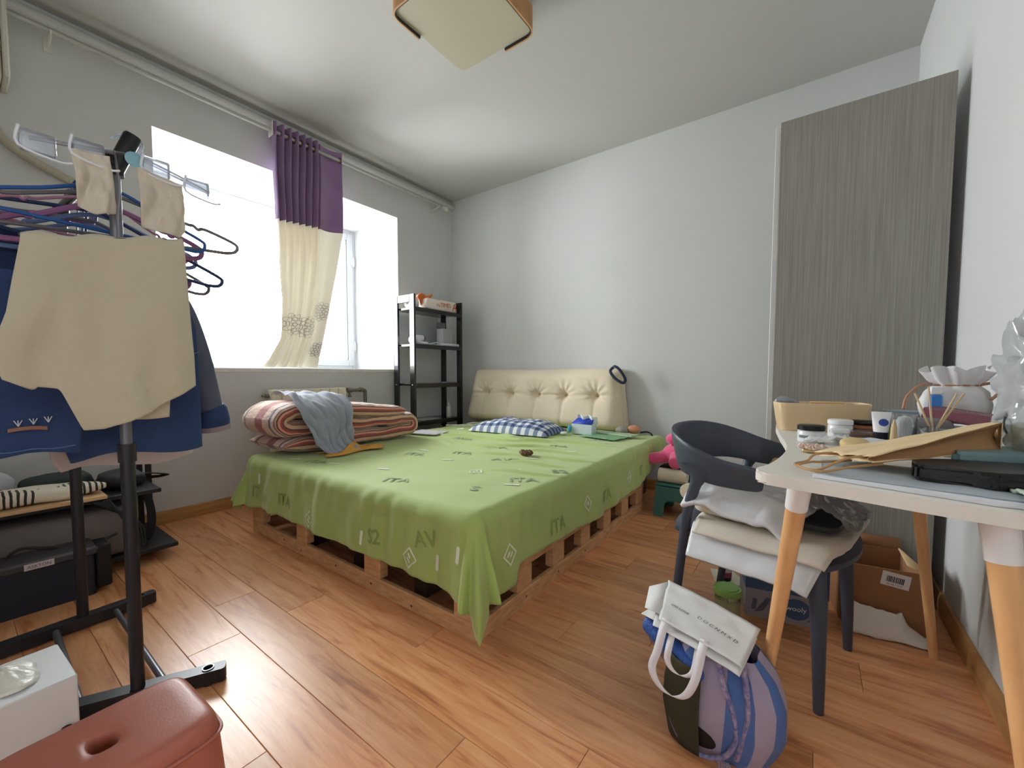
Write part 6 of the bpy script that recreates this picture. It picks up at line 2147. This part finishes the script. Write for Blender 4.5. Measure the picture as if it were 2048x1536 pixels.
bm = BM(); bm.faces.new([bm.verts.new(Mk @ Vector(p)) for p in ((0.243, 0.01, 0.2255), (0.243, 0.12, 0.2255), (0.19, 0.10, 0.275), (0.195, 0.03, 0.24))])
solid(obj('side_flap', bm, mat('cardboard_pale', (214, 184, 140), 0.8), cbx), 0.004)
Ml = Mk @ Matrix.Translation((0.155, -0.0008, 0.188)) @ Matrix.Rotation(radians(8), 4, 'Y')
bm = BM(); box(bm, -0.040, 0.040, -0.001, 0.0, -0.026, 0.026, M=Ml)
lb = obj('shipping_label', bm, mat('label_paper', (226, 222, 224), 0.6), cbx, smooth=False)
bm = BM()
rng = random.Random(3)
x = -0.026
while x < 0.024:
    w = rng.choice((0.0012, 0.002, 0.003))
    box(bm, x, x + w, -0.0016, -0.0012, -0.010, 0.012, M=Ml)
    x += w + rng.choice((0.0012, 0.002))
tag(obj('barcode', bm, mat('label_ink', (60, 56, 60), 0.7), lb, smooth=False), kind='stuff')
bm = text_mesh('JD 280 115 07', 0.0075, lambda x, y: Ml @ Vector((x, -0.0016, y - 0.018)))
obj('lettering', bm, mat('label_ink', (60, 56, 60), 0.7), lb, smooth=False, weld=False)
bm = BM()
def tiss(u, v):
    x = lerp(3.345, 3.575, u)
    y_ = lerp(-1.465, -1.405, v) + 0.035 * u + 0.004 * sin(u * 12)
    top = interp([(0, 0.065), (0.1, 0.095), (0.2, 0.085), (0.3, 0.088), (0.62, 0.075), (0.68, 0.085), (0.75, 0.045), (1.0, 0.006)], u)
    return Vector((x, y_, lerp(0.004, top, v ** 0.8) + 0.003 * nz(u * 12, v * 6)))
grid(bm, 50, 14, tiss)
solid(tag(obj('packing_paper', bm, mat('packing_white', (226, 220, 212), 0.85), angle=80), 'crumpled white packing paper on the floor before the cardboard box', 'paper'), 0.003)
jr = thing('food_jar', 'clear plastic jar with a green lid on the floor under the chair', 'jar', (2.985, -1.625, 0))
bm = BM(); lathe(bm, [(0, 0.002), (0.042, 0), (0.045, 0.006), (0.045, 0.085), (0.040, 0.095), (0.038, 0.095), (0.043, 0.084), (0.043, 0.006)], (2.985, -1.625, 0), 28)
obj('jar_body', bm, clear_mat('jar_plastic', (232, 236, 214), 0.4, 0.04, 0.20, (216, 220, 180)), jr)
bm = BM(); lathe(bm, [(0, 0.122), (0.036, 0.122), (0.038, 0.118), (0.046, 0.120), (0.048, 0.116), (0.048, 0.098), (0.046, 0.096), (0, 0.096)], (2.985, -1.625, 0), 32)
obj('lid', bm, mat('lid_green', (136, 176, 92), 0.45), jr)
bm = BM(); lathe(bm, [(0.0455, 0.02), (0.0458, 0.022), (0.0458, 0.078), (0.0455, 0.08)], (2.985, -1.625, 0), 28)
obj('jar_label', bm, clear_mat('jar_label', (240, 240, 226), 0.2, 0.3, 0.55, (214, 216, 176)), jr)
br_ = thing('brown_bottle', 'small dark glass bottle with white and pink label on the floor', 'bottle', (2.935, -1.305, 0.004))
bm = BM(); lathe(bm, [(0, 0), (0.020, 0), (0.022, 0.004), (0.022, 0.078), (0.012, 0.095), (0.010, 0.100)], (2.935, -1.305, 0.004), 20)
obj('glass', bm, mat('dark_glass', (38, 22, 18), 0.15), br_)
bm = BM(); lathe(bm, [(0.010, 0.098), (0.0125, 0.099), (0.0125, 0.122), (0, 0.124)], (2.935, -1.305, 0.004), 16)
obj('cap', bm, mat('cap_black2', (24, 22, 24), 0.4), br_)
bm = BM(); lathe(bm, [(0.0222, 0.040), (0.0226, 0.041), (0.0226, 0.064), (0.0222, 0.065)], (2.935, -1.305, 0.004), 20)
obj('label_white', bm, mat('label_w', (218, 214, 218), 0.6), br_)
bm = BM(); lathe(bm, [(0.0222, 0.018), (0.0226, 0.019), (0.0226, 0.0385), (0.0222, 0.0395)], (2.935, -1.305, 0.004), 20)
obj('label_pink', bm, mat('label_p', (152, 72, 110), 0.6), br_)
bm = BM()
vs = [(2.855, -1.225), (2.95, -1.20), (3.02, -1.285), (2.99, -1.33), (2.94, -1.36), (2.895, -1.345)]
prism(bm, vs, 0.0006, 0.003)
tag(obj('paper_sheet', bm, mat('sheet_cream', (228, 224, 206), 0.8), smooth=False), 'cream paper sheet on the floor under the dark glass bottle', 'paper')

# ------------------------------------------------------------------ green step stool with roll and pink plush
gs = thing('step_stool', 'teal green plastic step stool at the far side of the bed', 'stool', (2.53, -0.48, 0))
m_gs = mat('teal_plastic_stool', (62, 112, 108), 0.45)
GX0, GX1, GY0, GY1, GZ = 2.415, 2.665, -0.625, -0.34, 0.205
def arch_panel(name, x0, x1, y, th, axis):
    """panel with an arched cut-out"""
    bm = BM()
    L = x1 - x0
    out = [(x0 - 0.010, 0), (x0 + 0.004, GZ - 0.002), (x1 - 0.004, GZ - 0.002), (x1 + 0.010, 0), (x1 - 0.045, 0)]
    for k in range(11):
        a = pi * k / 10
        out.append(((x0 + x1) / 2 + (L / 2 - 0.055) * superell(a, 0.6)[0], 0.03 + 0.085 * superell(a, 0.6)[1]))
    out.append((x0 + 0.045, 0))
    if axis == 'X':
        prism(bm, out, y - th / 2, y + th / 2, lambda a, b_, c_: (a, c_, b_))
    else:
        prism(bm, out, y - th / 2, y + th / 2, lambda a, b_, c_: (c_, a, b_))
    obj(name, bm, m_gs, gs)
arch_panel('front_panel', GX0, GX1, GY0 + 0.004, 0.008, 'X')
arch_panel('rear_panel', GX0, GX1, GY1 - 0.004, 0.008, 'X')
arch_panel('side_panel', GY0 + 0.01, GY1 - 0.01, GX0 + 0.002, 0.008, 'Y')
arch_panel('side_panel', GY0 + 0.01, GY1 - 0.01, GX1 - 0.002, 0.008, 'Y')
part('seat_top', m_gs, gs, (GX0 + 0.001, GX1 - 0.001, GY0 + 0.001, GY1 - 0.001, GZ - 0.001, GZ + 0.014), bev=0.006)
roll('paper_roll', 'thick cream paper roll lying on the teal step stool', (2.510, -0.560, GZ + 0.014 + 0.046), 0.046, 0.175, 'X', mat('cream_paper', (216, 206, 186), 0.85))
bm = BM()
puff(bm, (2.52, -0.43, 0.268), (0.24, 0.15, 0.094), 0.5, 0.5, 30, 14, 0.2, 10, 6)
tag(obj('black_bag', bm, mat('black_cloth', (26, 26, 30), 0.8), angle=70), 'black soft bag on the step stool behind the paper roll', 'bag')
PL0 = set(COL.objects)
# pink plush toy: body, head, arms, legs with darker bow
pt = thing('plush_toy', 'bright pink plush toy with a darker bow on top of the step stool pile', 'plush toy', (2.50, -0.47, 0.31))
m_pk = mat('pink_plush', (226, 84, 134), 0.95, bump=(260, 0.4), sheen=0.6)
bm = BM(); puff(bm, (2.535, -0.47, 0.395), (0.20, 0.17, 0.15), 1, 1, 32, 18, 0.05, 9, 2)
obj('body', bm, m_pk, pt)
bm = BM(); puff(bm, (2.495, -0.44, 0.490), (0.095, 0.09, 0.075), 1, 1, 26, 16, 0.05, 12, 4)
obj('head', bm, m_pk, pt)
bm = BM(); tube(bm, smooth_path([(2.50, -0.49, 0.385), (2.42, -0.51, 0.365), (2.345, -0.52, 0.350), (2.325, -0.52, 0.347)], 5), [0.045] * 4 + [0.040] * 4 + [0.036] * 3 + [0.032] * 3 + [0.026, 0.010], 16)
obj('left_limb', bm, m_pk, pt)
bm = BM(); tube(bm, smooth_path([(2.54, -0.50, 0.40), (2.545, -0.555, 0.375), (2.548, -0.588, 0.356), (2.549, -0.600, 0.352)], 5), [0.045] * 5 + [0.042] * 5 + [0.038] * 3 + [0.034, 0.030, 0.012], 16)
obj('front_limb', bm, m_pk, pt)
bm = BM(); tube(bm, smooth_path([(2.58, -0.47, 0.39), (2.635, -0.485, 0.36), (2.665, -0.49, 0.345)], 5), [0.045] * 4 + [0.040] * 4 + [0.032, 0.026, 0.012], 16)
obj('right_limb', bm, m_pk, pt)
m_bow = mat('bow_crimson', (176, 38, 84), 0.8)
for s_ in (-1, 1):
    bm = BM(); puff(bm, (2.555 + 0.026 * s_, -0.510, 0.466), (0.055, 0.030, 0.034), 0.9, 0.9, 18, 10)
    obj('bow_loop', bm, m_bow, pt)

for o in list(COL.objects):
    if o not in PL0 and o.parent is None:
        o.location.x -= 0.02
BAG0 = set(COL.objects)
# ------------------------------------------------------------------ striped woven bag leaning on the desk leg, paper carrier on top
stripes = []
cols = [(70, 106, 172), (168, 158, 184)]
for k in range(14):
    stripes.append((k / 14 + 0.0001, cols[k % 2]))
stripes[0] = (0.0, cols[0])
m_str = ramp_mat('striped_weave', 'u', stripes, 0.5, 0.1, bumpscale=160, bumpstr=0.4)
m_weave = mat('lilac_braid', (172, 160, 186), 0.55, bump=(90, 0.6), var=(70, 0.9, (92, 96, 160)))
sb = thing('woven_tote_bag', 'slumped blue and lilac striped woven tote bag leaning on the desk leg', 'tote bag', (3.05, -2.33, 0))
bm = BM()
BC = Vector((3.063, -2.335, 0))
def tote(u, v):
    a = u * 2 * pi + radians(170)
    rx = interp([(0, 0.098), (0.08, 0.115), (0.35, 0.125), (0.65, 0.122), (0.85, 0.105), (1.0, 0.075)], v)
    ry = interp([(0, 0.055), (0.1, 0.066), (0.4, 0.072), (0.7, 0.066), (1.0, 0.035)], v)
    c_ = superell(a, 0.75)
    k = 1 + 0.05 * nz(cos(a) * 2.2, sin(a) * 2.2, v * 3) + 0.045 * sin(a * 5 + v * 5) * v
    lean = 0.012 * v
    z = 0.004 + 0.305 * v + 0.012 * sin(a * 2) * v
    # sagging right flank
    p_ = BC + Vector((c_[0] * rx * k + lean + 0.02 * sin(v * pi) * max(0, c_[0]), c_[1] * ry * k - 0.01 * sin(v * pi), z))
    return p_
grid(bm, 84, 34, tote, wrapu=True)
uvl = bm.loops.layers.uv.verify()
bm.faces.new([bm.verts.new(tote(k / 28, 0)) for k in range(28)])
obj('bag_body', bm, m_str, sb, angle=80)
# dark open front with olive lining
bm = BM()
def lining(u, v):
    aa = lerp(radians(196), radians(262), u)
    z = lerp(0.020, 0.265, v)
    rx = interp([(0, 0.112), (0.35, 0.127), (0.65, 0.124), (1, 0.11)], v)
    ry = 0.076
    c_ = superell(aa, 0.75)
    return BC + Vector((c_[0] * rx * 1.03, c_[1] * ry * 1.05 - 0.012, z))
grid(bm, 20, 20, lining)
solid(obj('lining', bm, mat('olive_lining', (62, 60, 38), 0.75, var=(6, 0.8, (34, 30, 28))), sb), 0.003)
bm = BM(); puff(bm, (3.03, -2.402, 0.075), (0.10, 0.020, 0.085), 0.9, 1.0, 26, 12, M=Matrix.Rotation(radians(18), 3, 'Y'))
obj('dark_pocket', bm, mat('pocket_dark', (26, 22, 22), 0.6), sb)
bm = BM()
tube(bm, smooth_path([(2.968, -2.372, 0.250), (2.955, -2.385, 0.16), (2.962, -2.398, 0.075), (2.995, -2.412, 0.030), (3.045, -2.418, 0.022), (3.090, -2.414, 0.045), (3.112, -2.410, 0.10), (3.108, -2.412, 0.17), (3.085, -2.415, 0.245), (3.07, -2.405, 0.315)], 6), 0.0085, 10, flat=0.7)
obj('braided_handle', bm, m_weave, sb)
bm = BM()
tube(bm, smooth_path([(3.118, -2.390, 0.325), (3.135, -2.402, 0.20), (3.128, -2.405, 0.12), (3.115, -2.402, 0.045)], 6), 0.011, 10, flat=0.6)
obj('braided_edge', bm, m_weave, sb)
for k in range(7):
    bm = BM()
    tube(bm, smooth_path([(3.075 + 0.004 * k, -2.412, 0.030), (3.078 + 0.005 * k, -2.418, 0.016), (3.080 + 0.006 * k, -2.424 - 0.002 * (k % 3), 0.004)], 3), 0.0014, 5)
    obj('fringe', bm, m_weave, sb)
# blue rolled fold sticking out on the left
bm = BM()
tube(bm, smooth_path([(2.872, -2.325, 0.288), (2.885, -2.33, 0.286), (2.92, -2.345, 0.270), (2.97, -2.365, 0.250), (3.02, -2.385, 0.232), (3.045, -2.39, 0.225)], 5), [0.010, 0.018, 0.022, 0.025, 0.027] + [0.028] * 17 + [0.024, 0.018, 0.012, 0.006], 16)
obj('rolled_fold', bm, mat('royal_weave', (56, 96, 176), 0.45, bump=(160, 0.4)), sb)
bm = BM()
tube(bm, smooth_path([(2.885, -2.315, 0.262), (2.92, -2.325, 0.236), (2.96, -2.345, 0.205), (2.99, -2.36, 0.185)], 5), [0.012, 0.022, 0.026] + [0.028] * 10 + [0.02, 0.014, 0.008], 16)
obj('under_fold', bm, mat('taupe_weave', (128, 112, 118), 0.6, bump=(160, 0.4)), sb)
# white paper carrier bag lying on top
pb = thing('white_carrier_bag', 'white paper carrier bag with lettering lying on the striped tote', 'paper bag', (3.03, -2.33, 0.30))
QA, QB, QC, QD = Vector((2.935, -2.385, 0.322)), Vector((3.135, -2.43, 0.300)), Vector((3.160, -2.285, 0.328)), Vector((2.905, -2.18, 0.337))
m_wp = mat('white_paper_bag', (224, 223, 222), 0.6, bump=(40, 0.08))
bm = BM()
def pbt(u, v):
    p_ = QA.lerp(QB, u).lerp(QD.lerp(QC, u), v)
    p_.z += 0.008 * sin(u * pi) * 0.6 + 0.004 * nz(u * 4, v * 4, 3.0)
    return p_
grid(bm, 26, 16, pbt)
solid(obj('front_panel', bm, m_wp, pb, angle=60), 0.0015)
bm = BM()
grid(bm, 26, 8, lambda u, v: pbt(u, v * 0.9) + Vector((-0.012 + 0.010 * u, -0.012, -0.010 - 0.006 * (1 - v))))
solid(obj('back_panel', bm, m_wp, pb, angle=60), 0.0015)
bm = BM()
bm.faces.new([bm.verts.new(p) for p in (pbt(0, 0.1), pbt(0, 0.95), Vector((2.868, -2.25, 0.334)), Vector((2.885, -2.345, 0.318)))])
solid(obj('gusset', bm, m_wp, pb), 0.0015)
bm = BM()
bm.faces.new([bm.verts.new(p) for p in (pbt(0.02, 0.02) + Vector((0, 0, -0.014)), pbt(0, 0.6) + Vector((0, 0, -0.016)), Vector((2.872, -2.335, 0.290)))])
solid(obj('gusset_tip', bm, m_wp, pb), 0.0015)
def ptop(s_, c_u, c_v, sc, sp):
    ex = (pbt(c_u + 0.02, c_v) - pbt(c_u - 0.02, c_v)).normalized()
    ey = (pbt(c_u, c_v + 0.02) - pbt(c_u, c_v - 0.02)); ey = (ey - ex * ey.dot(ex)).normalized()
    o_ = pbt(c_u, c_v) + Vector((0, 0, 0.0028))
    obj('lettering', text_mesh(s_, sc, lambda x, y: o_ + ex * x + ey * y, spacing=sp), mat('ink_grey', (72, 74, 80), 0.7), pb, smooth=False, weld=False)
ptop('SMS LOVE', 0.22, 0.42, 0.012, 1.0)
ptop('D O C N M X D', 0.66, 0.42, 0.015, 1.0)
bm = BM()
def ribbon(bm, pts, w, up=Vector((1, 0, 0))):
    P = smooth_path(pts, 6)
    L = []
    for i, p_ in enumerate(P):
        L.append((bm.verts.new(p_ - up * w / 2), bm.verts.new(p_ + up * w / 2)))
    for A, B_ in zip(L, L[1:]):
        bm.faces.new((A[0], A[1], B_[1], B_[0]))
ribbon(bm, [pbt(0.10, 0.06) + Vector((0, 0, 0.002)), pbt(0.10, 0.0) + Vector((-0.004, -0.014, -0.016)), Vector((2.945, -2.425, 0.262)), Vector((2.935, -2.438, 0.215)), Vector((2.955, -2.445, 0.180)), Vector((2.990, -2.448, 0.168)), Vector((3.020, -2.446, 0.185)), Vector((3.040, -2.444, 0.235)), pbt(0.58, 0.0) + Vector((-0.002, -0.014, -0.016)), pbt(0.58, 0.06) + Vector((0, 0, 0.002))], 0.020)
solid(obj('ribbon_handle', bm, mat('white_ribbon', (228, 226, 232), 0.6), pb, angle=80), 0.0015)
bm = BM()
ribbon(bm, [pbt(0.20, 0.02) + Vector((0, 0, -0.012)), Vector((2.972, -2.425, 0.275)), Vector((2.972, -2.432, 0.245)), Vector((2.990, -2.436, 0.226)), Vector((3.015, -2.436, 0.226)), Vector((3.035, -2.434, 0.250)), pbt(0.52, 0.02) + Vector((0, 0, -0.012))], 0.016)
solid(obj('ribbon_handle', bm, mat('white_ribbon', (228, 226, 232), 0.6), pb, angle=80), 0.0015)

# both bags stand a little further back, beside the desk leg
for o in list(COL.objects):
    if o not in BAG0 and o.parent is None:
        o.location += Vector((-0.008, 0.085, 0.0))
        o.scale = (0.97, 0.97, 0.86)
        if o is pb:
            o.scale.z = 0.94
            o.location += Vector((-0.012, 0.0, -0.022))
